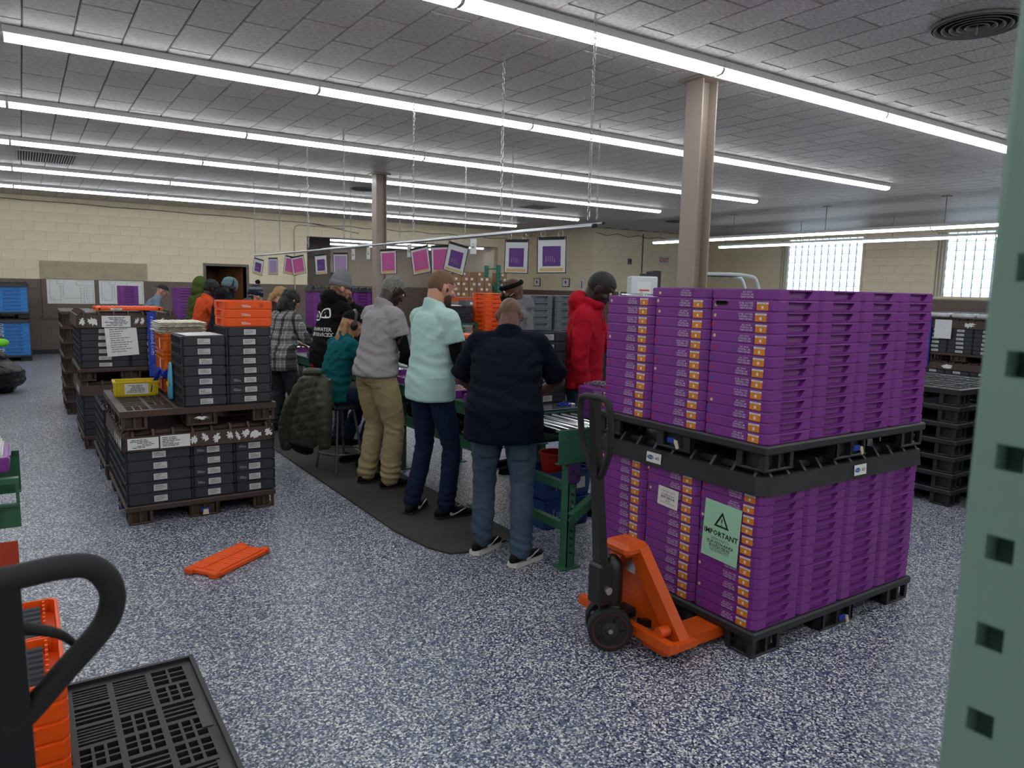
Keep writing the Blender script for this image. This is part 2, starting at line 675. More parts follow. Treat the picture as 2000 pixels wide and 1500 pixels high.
for wi, (a, b) in enumerate(WIN):
    y1, y0 = YE - a, YE - b
    w = ob('window_%d' % (wi + 1), None, None, (XW, y0, 1.70))
    struct(w)
    W_, H_ = y1 - y0, 1.49
    g = G()
    ny, nz = int(round((W_ - .25) / GB)), 7
    pit_y, pit_z = (W_ - .25) / ny, H_ / nz
    for i in range(ny + 1):
        g.box(.02, i * pit_y - .004, 0, .08, i * pit_y + .004, H_)
    for k in range(nz + 1):
        g.box(.02, 0, k * pit_z - .004, .08, ny * pit_y, k * pit_z + .004)
    g.build('grout_grid', M_grout, w)
    for i in range(ny):
        for k in range(nz):
            o = ob('glass_block', GBM, w, ((.06, (i + .5) * pit_y, (k + .5) * pit_z)))
            o.scale = (1, pit_y / GB, pit_z / GB)
    g = G()
    for i in range(6):
        g.box(-.02 - .03 * (i % 2), W_ - .25 + i * .036, 0, .05, W_ - .25 + i * .036 + .03, H_)
    g.build('blind_slats', M_curt, w)
    fr = G()
    fr.box(-.03, -.05, -.05, .1, 0, H_ + .05)
    fr.box(-.03, W_ - .03, -.05, .1, W_ + .03, H_ + .05)
    fr.box(-.03, 0, H_, .1, W_, H_ + .05)
    fr.box(-.05, 0, -.05, .1, W_, 0)
    fr.build('window_frame', M_cream, w)

# ---- door in back wall, with frame, standing ajar
d = struct(ob('door_1', None, None, (DOOR[0], YB, 0)))
dw = DOOR[2] - DOOR[0]
g = G()
g.box(-.06, -.03, 0, 0, .2, 2.09).box(dw, -.03, 0, dw + .06, .2, 2.09).box(0, -.03, 2.03, dw, .2, 2.09)
g.build('door_frame', pm('door_frame_paint', '#6d6460', .5), d)
Md = pm('dark_wood_door', '#6e4528', .5, var=.15, vs=4, stretch=(6, 6, .6))
lf = G().chbox(0, 0, .01, .86, .045, 2.02, .004).build('door_leaf', Md, d, loc=(dw - .02, .2, 0), rot=(0, 0, radians(118)))
G().cyl((.78, -.05, 1.0), (.78, .09, 1.0), .02, 10).build('handle', M_steel, lf)
struct(G().box(DOOR[0] - .9, YB + 1.5, 0, DOOR[2] + .4, YB + 1.6, 2.4).build('wall_closet', pm('closet_wall', '#8a5a36', .7)))
struct(G().box(DOOR[0] - .9, YB + .2, 2.4, DOOR[2] + .4, YB + 1.6, 2.5).build('ceiling_closet', M_tileb))
struct(G().box(DOOR[0] - 1.0, YB + .2, 0, DOOR[0] - .9, YB + 1.6, 2.4).box(DOOR[2] + .4, YB + .2, 0, DOOR[2] + .5, YB + 1.6, 2.4).build('wall_closet_sides', pm('closet_wall', '#8a5a36', .7)))

# ---- room beyond the opening
M_dim = pm('far_room_paint', '#b3a695', .7, var=.05, vs=3)
struct(G().box(5.0, 27, 0, 14, 27.2, 3.3).build('wall_far', M_dim))
struct(G().box(5.0, YB + .2, 0, 5.2, 27, 3.3).build('wall_far_left', M_dim))
struct(G().box(14, YB + .2, 0, 14.2, 27, 3.3).build('wall_far_right', M_dim))
struct(G().box(5.0, YB + .2, 3.1, 14.2, 27.2, 3.3).build('ceiling_far', pm('far_ceiling', '#8f8b88', .7)))
struct(G().box(5.2, 26.96, 0, 13.98, 26.995, 1.6).build('trim_1', M_brown))
pf = struct(ob('wall_far_pier', None, None, (6.9, 21.6, 0)))
M_pier = pm('pier_paint', '#94897f', .7, rnd=.03)
G().box(-.9, .02, 0, .9, .5, 3.1).build('pier_core', pm('pier_joint', '#7c726a', .8), pf)
bmj = block_mesh(M_pier).mesh('block', M_pier)
for r in range(15):
    for i in range(5):
        xa = max(-.9, -.9 + (i - .5 * (r % 2)) * BW)
        xb = min(.9, -.9 + (i + 1 - .5 * (r % 2)) * BW)
        if xb - xa > .05:
            o = ob('block', bmj, pf, ((xa + xb) / 2, .02, (r + .5) * BH))
            o.scale = ((xb - xa) / BW, 1, 1)
g = G().box(-.6, -.03, 0, .6, .02, 2.1)
dd = struct(g.build('door_2', pm('far_door_paint', '#4d4743', .6), None, loc=(9.3, 26.95, 0)))
G().box(-.45, -.05, .05, .45, -.03, 2.0).build('door_leaf', pm('far_door_leaf', '#5d5650', .6), dd)
G().cyl((.36, -.12, 1.0), (.36, -.05, 1.0), .03, 8).build('handle', M_steel, dd)

# ---- steel columns
def column(x, y, label):
    t = thing('steel_column', label, 'column', (x, y, 0), 0, 'steel columns holding the ceiling')
    g = G()
    g.box(-.088, -.088, 0, -.075, .088, CZ).box(.075, -.088, 0, .088, .088, CZ).box(-.075, -.008, 0, .075, .008, CZ)
    g.build('beam', M_taupe, t)
    G().box(-.075, .02, 0, .075, .088, CZ).build('infill', pm('column_infill', '#8a7c71', .8, bump=.6, bs=25, stretch=(1, 1, 6)), t)
    G().chbox(-.14, -.14, CZ - .015, .14, .14, CZ, .004).build('cap_plate', M_taupe, t)
    G().chbox(-.14, -.14, 0, .14, .14, .02, .004).build('base_plate', M_taupe, t)
column(4.70, 4.33, 'taupe painted steel column rising behind the purple tray stacks')
column(4.74, 10.92, 'taupe steel column behind the grey-haired worker in khaki trousers')

# ---- strip lights
def emis(name, col, strength):
    m = bpy.data.materials.new(name)
    m.use_nodes = True
    b = m.node_tree.nodes['Principled BSDF']
    b.inputs['Base Color'].default_value = (.9, .9, .9, 1)
    b.inputs['Emission Color'].default_value = (*col, 1)
    b.inputs['Emission Strength'].default_value = strength
    return m
M_lamp = emis('lit_lens', (.92, .97, 1.0), LAMP)
M_house = pm('fixture_white', '#d9dcdc', .4)
SL = 2.23
hg = G()
hg.box(-SL / 2 + .002, -.07, -.049, SL / 2 - .002, .07, 0)
hme = hg.mesh('housing', M_house)
lg = G()
prof = [(-.062, -.05), (-.062, -.066), (-.046, -.086), (0, -.094), (.046, -.086), (.062, -.066), (.062, -.05)]
lg.prism(prof, 'x', -SL / 2 + .012, SL / 2 - .012)
lme = lg.mesh('lens', M_lamp, True, 50)
pe = [(a * 1.04, b * 1.02) for a, b in prof]
eme = G().prism(pe, 'x', -.012, 0).mesh('end_cap', pm('lens_cap', '#c9cdcd', .5))
ROWN = ['nearest', 'second', 'third', 'fourth', 'fifth', 'farthest']
def strip(x, y, z, label, rz=0, group='ceiling strip lights'):
    t = thing('strip_light', label, 'ceiling light', (x, y, z), rz, group)
    ob('housing', hme, t)
    ob('lens', lme, t)
    ob('end_cap', eme, t, (SL / 2, 0, 0))
    ob('end_cap', eme, t, (-SL / 2 + .012, 0, 0))
    return t
for r, y in enumerate((3.95, 6.41, 8.84, 11.25, 13.95, 16.6)):
    for k in range(7):
        x = 11.13 - SL / 2 - k * SL
        strip(x, y, CZ - .001, 'white strip light, %s of the %s ceiling row' % ('right end' if k == 0 else ORD[k] + ' from the right end', ROWN[r]))
for r, y in enumerate((1.5, -.95, -3.3)):
    for k in range(7):
        x = 11.13 - SL / 2 - k * SL
        strip(x, y, CZ - .001, 'white strip light overhead, %s row behind the photographer, %s from right' % (ORD[r], ORD[k]), group='strip lights behind the photographer')
# hung rows by the windows
rod_m = G().cyl((0, 0, 0), (0, 0, .46), .008, 8).mesh('rod', M_taupe)
can_m = G().box(-.07, -.04, .445, .07, .04, .46).mesh('canopy', M_taupe)
for r, (x, zz) in enumerate(((13.1, 2.92), (15.5, 2.93))):
    for k in range(4):
        y = 13.36 - SL / 2 - k * SL
        t = strip(x, y, zz, 'strip light hung on rods by the windows, %s row, %s from the far end' % (('inner', 'outer')[r], ORD[k]), pi / 2, 'strip lights hung by the windows')
        for s in (-.92, ):
            ob('rod', rod_m, t, (-s, 0, 0))
            ob('canopy', can_m, t, (-s, 0, 0))
# lights of the far room
for r, (y, xs) in enumerate(((22.6, (8.2, 10.43, 12.66)), (24.9, (8.2, 10.43, 12.66)))):
    for k, x in enumerate(xs):
        strip(x, y, 3.1 - .001, 'strip light of the room beyond the opening, %s row, %s from left' % (ORD[r], ORD[k]), group='strip lights of the far room')

# ---- ceiling vents
def round_vent(x, y, r, label):
    t = thing('ceiling_diffuser', label, 'vent', (x, y, CZ), 0, 'round ceiling diffusers')
    g = G()
    M_v = pm('vent_metal', '#77726f', .5)
    G().lathe([(r * .96, -.004), (r, -.012), (r * .93, -.02), (r * .9, -.004)], n=28, cap=False).build('rim', M_v, t, True)
    G().lathe([(0.001, -.002), (r * .93, -.002)], n=28, cap=False).build('plenum', pm('vent_dark', '#151414', .9), t)
    for k in range(5):
        q = r * (.84 - k * .16)
        G().lathe([(q, -.006), (q + .016, -.022), (q + .010, -.024), (q - .006, -.008)], n=28, cap=False).build('louvre_ring', M_v, t, True)
    G().cyl((0, 0, -.07), (0, 0, 0), .006, 8).build('adjuster', M_v, t)
round_vent(5.08, 2.43, .27, 'large round ceiling diffuser nearest the green rack post')
round_vent(13.42, 13.0, .24, 'round ceiling diffuser near the exit sign')
round_vent(5.23, 12.75, .24, 'round ceiling diffuser beside the farther steel column')
t = thing('ceiling_grille', 'long slotted ceiling grille at the left between strip lights', 'vent', (.4, 12.75, CZ), 0)
g = G().box(-.38, -.52, -.014, .38, -.48, 0).box(-.38, .48, -.014, .38, .52, 0).box(-.38, -.48, -.014, -.34, .48, 0).box(.34, -.48, -.014, .38, .48, 0)
g.build('frame', pm('vent_slat_pale', '#aaa6a3', .5), t)
G().box(-.34, -.48, -.001, .34, .48, 0).build('plenum', pm('vent_dark', '#151414', .9), t)
sm = G().box(-.008, -.48, -.013, .008, .48, -.004).mesh('slat', pm('vent_slat_pale', '#aaa6a3', .5))
for k in range(21):
    ob('slat', sm, t, (-.32 + k * .032, 0, 0))
t = thing('ceiling_grille', 'square flat ceiling grille in the middle of the room', 'vent', (9.2, 12.9, CZ), 0)
G().box(-.3, -.3, -.01, .3, .3, 0).build('frame', pm('vent_metal', '#77726f', .5), t)
for k in range(7):
    G().box(-.26, -.25 + k * .08, -.016, .26, -.22 + k * .08, -.01).build('slat', pm('vent_slat', '#5a5654', .5), t)

# ---- conduits and cables along the walls
tag(G().tube([(5.86, YB - .03, .1), (5.86, YB - .03, 3.0), (5.9, YB - .03, 3.1), (6.0, YB - .03, 3.14), (7.2, YB - .03, 3.12)], .016, 8).build('conduit', pm('conduit_paint', '#b9b09a', .5), None, True), 'thin painted conduit climbing the back wall beside the opening', 'conduit')
pts = [(X0 + 4, YB - .03, 3.30)]
for k in range(1, 16):
    x = X0 + 4 + k * .55
    pts.append((x, YB - .03, 3.31 - .007 * k - (.012 if k % 3 == 1 else 0)))
pts += [(7.6, YB - .03, 3.02)]
tag(G().tube(pts, .007, 6).build('wall_cable', M_rubber, None, True), 'black cable sagging along the top of the cream back wall', 'cable')
pts = [(6.3 + k * .5, YB - .03, 3.2 - .035 * (k % 2) - .004 * k) for k in range(14)]
tag(G().tube(pts, .007, 6).build('wall_cable', M_rubber, None, True), 'black cable looped above the wide opening', 'cable')
pts = [(XE + .02 + k * .4, YE - .03, 3.25 - .07 * (k % 2)) for k in range(11)]
tag(G().tube(pts, .007, 6).build('wall_cable', M_rubber, None, True), 'black cable looped above the exit sign wall', 'cable')
tag(G().tube([(XW - .06, 15.6, 3.3), (XW - .06, 2, 3.3)], .035, 8).build('wall_pipe', M_rubber, None, True), 'dark pipe running along the top of the window wall', 'pipe')
tag(G().tube([(15.12, YE - .02, 3.3), (15.12, YE - .02, .2)], .014, 6).build('wall_cable', M_rubber, None), 'straight black cable dropping down the exit sign wall', 'cable')
t = thing('thermostat', 'small grey control box on the wall left of exit sign', 'control box', (14.62, YE - .012, 2.5))
G().chbox(-.06, -.05, -.08, .06, 0, .08, .008).build('box', M_greyl, t)
G().box(-.03, -.055, -.02, .03, -.05, .04).build('window', M_ink, t)
t = thing('exit_sign', 'white exit sign with red letters high on block wall', 'sign', (15.98, YE - .01, 2.585))
G().chbox(-.2, -.05, -.13, .2, 0, .13, .01).build('case', M_white, t)
plate(t, 'face', (0, -.0502, 0), (1, 0, 0), (0, 0, 1), .33, .2, pm('exit_face', '#cfd0cf', .5))
text(t, 'EXIT', (0, -.0525, 0), (1, 0, 0), (0, 0, 1), .19, pm('exit_red', '#d8432f', .5), bold=.004)

# ---- things on the back wall
t = thing('wall_board', 'tan cork-like strip board fixed above the floor plans', 'board', (0, YB - .012, 0))
G().chbox(.35, -.02, 1.63, 2.44, 0, 2.02, .004).build('panel', pm('tan_board', '#b3a78c', .8, var=.1, vs=5), t)
t = thing('wall_board', 'brown painted board carrying the two floor plans', 'board', (0, YB - .012, 0))
G().chbox(.36, -.02, .8, 2.44, 0, 1.625, .004).build('panel', pm('brown_board', '#6b5d53', .6), t)
G().box(.36, -.035, .78, 2.44, 0, .8).build('tray_rail', pm('brown_board', '#6b5d53', .6), t)
def plan(x0, x1, z0, z1, label, seed):
    t = thing('floor_plan', label, 'poster', (x0, YB - .035, z0), 0, 'floor plans on the wall')
    w, h = x1 - x0, z1 - z0
    G().box(0, -.001, 0, w, 0, h).build('sheet', M_paper, t)
    g = G()
    def ln(a, b, c, d_, th=.004):
        if abs(a - c) > abs(b - d_):
            g.box(min(a, c) * w, -.0022, b * h - th / 2, max(a, c) * w, -.001, b * h + th / 2)
        else:
            g.box(a * w - th / 2, -.0022, min(b, d_) * h, a * w + th / 2, -.001, max(b, d_) * h)
    for l in [(.06, .95, .06, .15), (.06, .95, .28, .95), (.06, .15, .28, .15), (.28, .15, .28, .75), (.26, .75, .34, .75), (.34, .3, .34, .75), (.34, .24, .7, .24), (.22, .82, .36, .82), (.22, .82, .22, .95), (.36, .82, .36, .95), (.7, .05, .7, .72), (.7, .05, .82, .05), (.78, .05, .78, .72), (.62, .78, .95, .78), (.62, .78, .62, .95), (.85, .05, .97, .05), (.97, .05, .97, .95), (.62, .95, .97, .95), (.83, .1, .83, .75), (.06, .25, .14, .25), (.14, .15, .14, .25)]:
        ln(*l)
    for k in range(6):
        ln(.83, .12 + k * .11, .97, .12 + k * .11, .003)
        ln(.7, .14 + k * .1, .78, .14 + k * .1, .003)
        ln(.28, .3 + k * .08, .34, .3 + k * .08, .003)
    g.build('drawing', M_inkgrey, t)
plan(.46, 1.36, 1.10, 1.625, 'white floor plan drawing at the left of the brown board', 1)
plan(1.45, 2.35, 1.10, 1.62, 'white floor plan drawing partly behind a purple tray stack', 2)
for k, y in enumerate((18.55, 17.1)):
    t = thing('wall_notice', 'small framed notice on the side wall, %s' % ('nearer the opening' if k == 0 else 'nearer the corner'), 'notice', (XE - .01, y, 1.86), 0, 'framed notices on the side wall')
    G().box(-.02, -.17, -.125, 0, .17, .125).build('frame', M_ink, t)
    G().box(-.022, -.15, -.105, -.02, .15, .105).build('sheet', M_paper, t)
    G().box(-.024, -.03, -.03, -.022, .03, .05).build('print', M_ink, t)
t = thing('thermometer_strip', 'slim white gauge strip on the side wall by the corner', 'gauge', (XE - .01, 16.35, 1.8))
G().box(-.02, -.06, -.17, 0, .06, .17).build('strip', M_white, t)
G().box(-.024, -.02, -.1, -.02, .02, .1).build('scale', M_inkgrey, t)

# ------------------------------------------------------------------ plastic pallets, lids and trays
FOOT = {}
def foot_mesh(w, d, h, mat):
    k = (round(w, 3), round(d, 3), round(h, 3), mat.name)
    if k not in FOOT:
        g = G()
        t = .014
        # open-sided block: floor, top, corner walls and a dividing web, so the pockets are real
        g.chbox(-w / 2, -d / 2, 0, w / 2, d / 2, t, .004)
        for sx in (-1, 1):
            for sy in (-1, 1):
                g.box(sx * w / 2 - (t if sx > 0 else 0), sy * d / 2 - (d * .2 if sy > 0 else 0), t, sx * w / 2 + (t if sx < 0 else 0), sy * d / 2 + (d * .2 if sy < 0 else 0), h)
                g.box(sx * w / 2 - (w * .12 if sx > 0 else 0), sy * d / 2 - (t if sy > 0 else 0), t, sx * w / 2 + (w * .12 if sx < 0 else 0), sy * d / 2 + (t if sy < 0 else 0), h)
        g.box(-w / 2 + .03, -d / 2 + .03, t, w / 2 - .03, d / 2 - .03, h)
        g.box(-t / 2, -d / 2, t, t / 2, d / 2, h)
        FOOT[k] = g.mesh('foot', mat)
    return FOOT[k]

DECK = {}
def deck_mesh(w, d, t, mat, lattice, rim):
    k = (round(w, 3), round(d, 3), t, mat.name, lattice, rim)
    if k in DECK:
        return DECK[k]
    g = G()
    e = .05
    if lattice:
        g.box(0, 0, 0, w, e, t).box(0, d - e, 0, w, d, t).box(0, e, 0, e, d - e, t).box(w - e, e, 0, w, d - e, t)
        nx_, ny_ = lattice[0] // 3, lattice[1] // 3
        mb = .020
        bxw, byw = (w - 2 * e - (nx_ - 1) * mb) / nx_, (d - 2 * e - (ny_ - 1) * mb) / ny_
        for i in range(1, nx_):
            xa = e + i * (bxw + mb) - mb
            g.box(xa, e, 0, xa + mb, d - e, t)
        b1 = .0095
        for i in range(nx_):
            x0 = e + i * (bxw + mb)
            for j in range(ny_):
                y0 = e + j * (byw + mb)
                if j:
                    g.box(x0, y0 - mb, 0, x0 + bxw, y0, t)
                kind = (0, 1, 0, 2, 3, 1, 0)[(i * 3 + j * 5 + i * j) % 7]
                if kind in (0, 3):
                    m_, n_ = (3, 3) if kind == 0 else (2, 3)
                    for q in range(1, m_):
                        xx = x0 + bxw * q / m_
                        g.box(xx - b1 / 2, y0, 0, xx + b1 / 2, y0 + byw, t)
                    for q in range(m_):
                        xa = x0 + bxw * q / m_ + (b1 / 2 if q else 0)
                        xb = x0 + bxw * (q + 1) / m_ - (b1 / 2 if q < m_ - 1 else 0)
                        for r in range(1, n_):
                            yy = y0 + byw * r / n_
                            g.box(xa, yy - b1 / 2, 0, xb, yy + b1 / 2, t)
                elif kind == 1:
                    for r in range(1, 6):
                        yy = y0 + byw * r / 6
                        g.box(x0, yy - .004, 0, x0 + bxw, yy + .004, t)
                elif kind == 2:
                    for r in range(1, 4):
                        yy = y0 + byw * r / 4
                        g.box(x0, yy - .005, 0, x0 + bxw, yy + .005, t)
                else:
                    g.box(x0 + bxw * .3, y0, 0, x0 + bxw * .7, y0 + byw, t)
    else:
        g.chbox(0, 0, 0, w, d, t, .008)
    if rim:
        h = t + rim
        for q in ((0, 0, w, .016), (0, d - .016, w, d), (0, .016, .016, d - .016), (w - .016, .016, w, d - .016)):
            g.box(q[0], q[1], t * .5, q[2], q[3], h)
    DECK[k] = g.mesh('deck', mat)
    return DECK[k]

def pallet(x, y, z, w, d, h, mat, label, lattice=None, group='plastic pallets', mid=None, rz=0, name='plastic_pallet', rim=.012):
    """h total height below the deck surface"""
    t = thing(name, label, 'pallet', (x, y, z), rz, group)
    dt = .042
    ob('deck', deck_mesh(w, d, dt, mat, lattice, rim), t, (0, 0, h - dt))
    fw, fd, fh = w * .15, d * .14, h - dt
    fm, fc = foot_mesh(fw, fd, fh, mat), foot_mesh(w * .2, d * .2, fh, mat)
    for i in range(3):
        for j in range(3):
            m_ = fc if (i == 1 or j == 1) else fm
            ww, dd_ = (w * .2, d * .2) if m_ is fc else (fw, fd)
            ym = d / 2
            if mid and j == 1:
                ym, dd_ = mid
                m_ = foot_mesh(ww, dd_, fh, mat)
            xm = w / 2
            ob('foot', m_, t, ((.012 + ww / 2, xm, w - .012 - ww / 2)[i], (.012 + dd_ / 2, ym, d - .012 - dd_ / 2)[j], 0))
    return t

LIDS = {}
def lid(x, y, z, w, d, mat, label, hs=.085, ht=.06, group='pallet lids'):
    """moulded pallet lid: skirt of height hs, sloping ribbed pocket ring of height ht, flat top"""
    t = thing('pallet_cover', label, 'pallet cover', (x, y, z), 0, group)
    g = G()
    c = .05
    def oct_(i):
        return [(i + c, i), (w - i - c, i), (w - i, i + c), (w - i, d - i - c), (w - i - c, d - i), (i + c, d - i), (i, d - i - c), (i, i + c)]
    a, b = oct_(0), oct_(.008)
    k = 8
    vs = [(p[0], p[1], 0) for p in a] + [(p[0], p[1], hs) for p in b] + [(p[0], p[1], hs) for p in oct_(.03)] + [(p[0], p[1], hs * .93) for p in oct_(.075)]
    fs = []
    for r in range(3):
        for i in range(k):
            j = (i + 1) % k
            fs.append((r * k + i, r * k + j, (r + 1) * k + j, (r + 1) * k + i))
    g.add(vs, fs)
    g.build('skirt', mat, t)
    G().chbox(.075, .075, hs * .86, w - .075, d - .075, hs + ht * .55, .012).build('top_panel', mat, t)
    kk = ('rib', mat.name, ht)
    if kk not in LIDS:
        LIDS[kk] = G().prism([(0, 0), (.075, 0), (.075, ht), (.045, ht), (.008, .004)], 'x', -.008, .008).mesh('rib', mat)
    kk2 = ('bar', mat.name, ht)
    def rib(px, py, r):
        ob('rib', LIDS[kk], t, (px, py, hs - .006), (0, 0, r))
    nx_, ny_ = max(5, int(w / .13)), max(5, int(d / .13))
    for i in range(nx_ + 1):
        px = .07 + (w - .14) * i / nx_
        rib(px, .006, 0)
        rib(px, d - .006, pi)
    for i in range(ny_ + 1):
        py = .07 + (d - .14) * i / ny_
        rib(.006, py, -pi / 2)
        rib(w - .006, py, pi / 2)
    return t

def tray_mesh(name, mat, w, d, h, recess=('y',), lip=.006, ro=.018, ribs=0, open_top=0.0):
    """stacking tray: rounded-corner body, stacking lip, recessed handle panels on the chosen faces"""
    g = G()
    c = ro
    def oct_(i):
        return [(-w / 2 + i + c, -d / 2 + i), (w / 2 - i - c, -d / 2 + i), (w / 2 - i, -d / 2 + i + c), (w / 2 - i, d / 2 - i - c), (w / 2 - i - c, d / 2 - i), (-w / 2 + i + c, d / 2 - i), (-w / 2 + i, d / 2 - i - c), (-w / 2 + i, -d / 2 + i + c)]
    lv = [(0.0, .0035), (h * .10, .001), (h * .12, .0), (h * .9, .0), (h * .905, .0025), (h, .0035)]
    vs, fs = [], []
    for z, i in lv:
        vs += [(p[0], p[1], z) for p in oct_(i)]
    # faces that carry a recess are left out of the middle band and rebuilt
    skip = set()
    if 'y' in recess:
        skip |= {0, 4}
    if 'x' in recess:
        skip |= {2, 6}
    for r in range(len(lv) - 1):
        for i in range(8):
            if r == 2 and i in skip:
                continue
            j = (i + 1) % 8
            fs.append((r * 8 + i, r * 8 + j, (r + 1) * 8 + j, (r + 1) * 8 + i))
    fs.append(tuple(range(7, -1, -1)))
    o = (len(lv) - 1) * 8
    if open_top:
        ins = [(p[0], p[1], h) for p in oct_(.012)] + [(p[0], p[1], h - open_top) for p in oct_(.014)]
        b0 = len(vs)
        vs += ins
        for i in range(8):
            j = (i + 1) % 8
            fs.append((o + i, o + j, b0 + j, b0 + i))
            fs.append((b0 + i, b0 + j, b0 + 8 + j, b0 + 8 + i))
        fs.append(tuple(range(b0 + 8, b0 + 16)))
    else:
        fs.append(tuple(range(o, o + 8)))
    g.add(vs, fs)
    z0, z1 = h * .12, h * .9
    dp = .022
    for ax, L_, D_ in (('y', w, d), ('x', d, w)):
        if ax not in recess:
            continue
        for sgn in (-1, 1):
            e = L_ / 2 - c
            xs = (-e, -e * .52, e * .62, e)
            def P(a, z, inn):
                q = sgn * (D_ / 2 - inn)
                aa = a if sgn < 0 else -a
                return (aa, q, z) if ax == 'y' else (-q if False else q, aa if sgn > 0 else -aa, z) if ax == 'x' else None
            za, zb = z0 + h * .06, z1 - h * .06
            xb = e * .40
            rim4 = [P(xs[1], za, 0), P(xb, za, 0), P(xs[2], zb, 0), P(xs[1], zb, 0)]
            inn4 = [P(xs[1] + .003, za + .002, dp * .75), P(xb - .006, za + .002, dp * .75), P(xs[2] - .006, zb - .001, dp), P(xs[1] + .003, zb - .001, dp)]
            out4 = [P(xs[0], z0, 0), P(xs[3], z0, 0), P(xs[3], z1, 0), P(xs[0], z1, 0)]
            g.add(out4 + rim4 + inn4, [(0, 1, 5, 4), (1, 2, 6, 5), (2, 3, 7, 6), (3, 0, 4, 7), (4, 5, 9, 8), (5, 6, 10, 9), (6, 7, 11, 10), (7, 4, 8, 11), (8, 9, 10, 11)])
            # thin shelf rib above the pocket
            a, b_ = P(xs[1] - .004, zb + .001, 0), P(xs[2] + .004, zb + h * .07, -.006)
            g.box(min(a[0], b_[0]), min(a[1], b_[1]), a[2], max(a[0], b_[0]), max(a[1], b_[1]), b_[2])
    for k in range(ribs):
        px = -w / 2 + c + (w - 2 * c) * (k + .5) / ribs
        g.box(px - .004, -d / 2 - .004, h * .14, px + .004, -d / 2, h * .88)
    return g.mesh(name, mat)

# ------------------------------------------------------------------ the purple two-storey load
PX, PY = 2.70, 2.0
TWX, TDY, TH = .3325, .37, .0493
ptray = tray_mesh('body', M_purple, TWX - .006, TDY - .004, TH, ('y',))
lab_me = G().box(-.0008, -.030, -.0185, 0, .030, .0095).mesh('label_sheet', M_labelo)
labw_me = G().box(-.0009, -.030, .0095, 0, .030, .0175).mesh('label_strip', M_paper)
M_stick = [pm('sticker_red', '#c8203a', .5), pm('sticker_cream', '#e0c58c', .5), pm('sticker_blue', '#2a5fae', .5), pm('sticker_green', '#2e7a4e', .5)]
st_me = [G().cyl((-.0008, 0, 0), (0, 0, 0), .008, 10).mesh('sticker', m) for m in M_stick]
seam_me = G().box(-.002, -.0012, -.018, .001, .0012, .018).mesh('seam', M_purple)
TRAYTXT = ('JAY. SHOP\nPONTIAC, MI\nTAB09-ZDVBA', 'DUAL. ROUTED\nONTARIO, ON\nTAB09-ZDVBA')
LUV = ((0, -1, 0), (0, 0, 1))
def purple_tray(x, y, z, label, group, front=True, mark=0, lab=True):
    t = thing('purple_tray', label, 'tray', (x, y, z), 0, group)
    ob('body', ptray, t)
    if front:
        xf = -(TWX - .006) / 2 - .0006
        text(t, TRAYTXT[0 if random.random() < .8 else 1], (xf - .0004, -.028 + random.uniform(-.004, .004), .024), *LUV, .0112, M_wprint, name='print', bold=.0002, lsp=1.0)
        if lab:
            o = ob('label_sheet', lab_me, t, (xf, -.112 + random.uniform(-.003, .003), .0235), (radians(random.uniform(-1.5, 1.5)), 0, 0))
            ob('label_strip', labw_me, o)
            ob('code_square', plate_me(.011, .013, .0004, M_paper), o, mtx=frame((-.0009, 0, -.005), *LUV))
            text(o, '-2CV7 15006-AA', (-.0014, 0, .0135), *LUV, .0052, M_ink, name='print')
        if mark:
            ob('sticker', st_me[mark - 1], t, (xf, .15 + random.uniform(-.012, .012), .026 + random.uniform(-.008, .006)))
        ob('seam', seam_me, t, (xf, -.075, .026))
    return t

PC = ['left', 'middle', 'corner']
PR = ['corner', 'second', 'third', 'far right']
rs = random.Random(5)
for lev, (zb, nt_) in enumerate(((.130, 13), (1.000, 14))):
    ln_ = ('lower', 'upper')[lev]
    for i in range(4):
        for j in range(3):
            vis_ = (i == 0 or j == 0)
            if not vis_ and lev == 0:
                continue
            n_ = nt_ - (1 if (lev == 1 and i == 0 and j == 2) else 0)
            for k in range(n_):
                jit = .0015
                if i == 0 and j == 0:
                    col = 'nearest corner column'
                elif i == 0:
                    col = ('', 'middle label-side column', 'left label-side column')[j]
                elif j == 0:
                    col = ('', 'second handle-side column', 'third handle-side column', 'far right handle-side column')[i]
                else:
                    col = 'inner column %s by %s' % (ORD[i], ORD[j])
                if not vis_ and k < n_ - 1 and k > 0 and False:
                    continue
                purple_tray(PX + (i + .5) * TWX + rs.uniform(-jit, jit), PY + (j + .5) * TDY + rs.uniform(-jit, jit), zb + k * TH,
                            'purple stacking tray, %s, %s of %s load' % (ordn(k, n_), col, ln_), 'purple trays of the two-storey load', i == 0, mark=rs.choice((0, 1, 1, 2, 2, 3, 4)) if i == 0 else 0, lab=not (lev == 1 and k == n_ - 1 and j < 2))
PW, PD = 4 * TWX, 3 * TDY
pb = pallet(PX - .012, PY - .012, 0, PW + .024, PD + .024, .13, M_black, 'black plastic pallet on the floor under the purple trays', rim=.0, mid=(.472, .2))
lid(PX - .022, PY - .022, .7715, PW + .044, PD + .044, M_black, 'black ribbed pallet lid between the two purple storeys', .085, .05)
pu = pallet(PX - .012, PY - .012, .877, PW + .024, PD + .024, .123, M_black, 'black plastic pallet carrying the upper purple trays', rim=.0)
# strap buckles in the pallet pockets
M_tan = pm('buckle_plastic', '#d8cbb0', .5)
for t_, hh in ((pb, .05), (pu, .05)):
    for (bx, by, r) in ((PW / 2 + .03, -.004, 0), (-.004, PD / 2, -pi / 2)):
        e = ob('strap_buckle', None, t_, (bx, by, hh), (0, 0, r))
        G().box(-.03, -.006, -.012, .02, -.001, .014).build('webbing', M_strap, e)
        G().prism([(.018, .01), (.036, .006), (.05, -.03), (.036, -.036), (.02, -.008)], 'y', -.010, -.003).build('clip', M_tan, e)
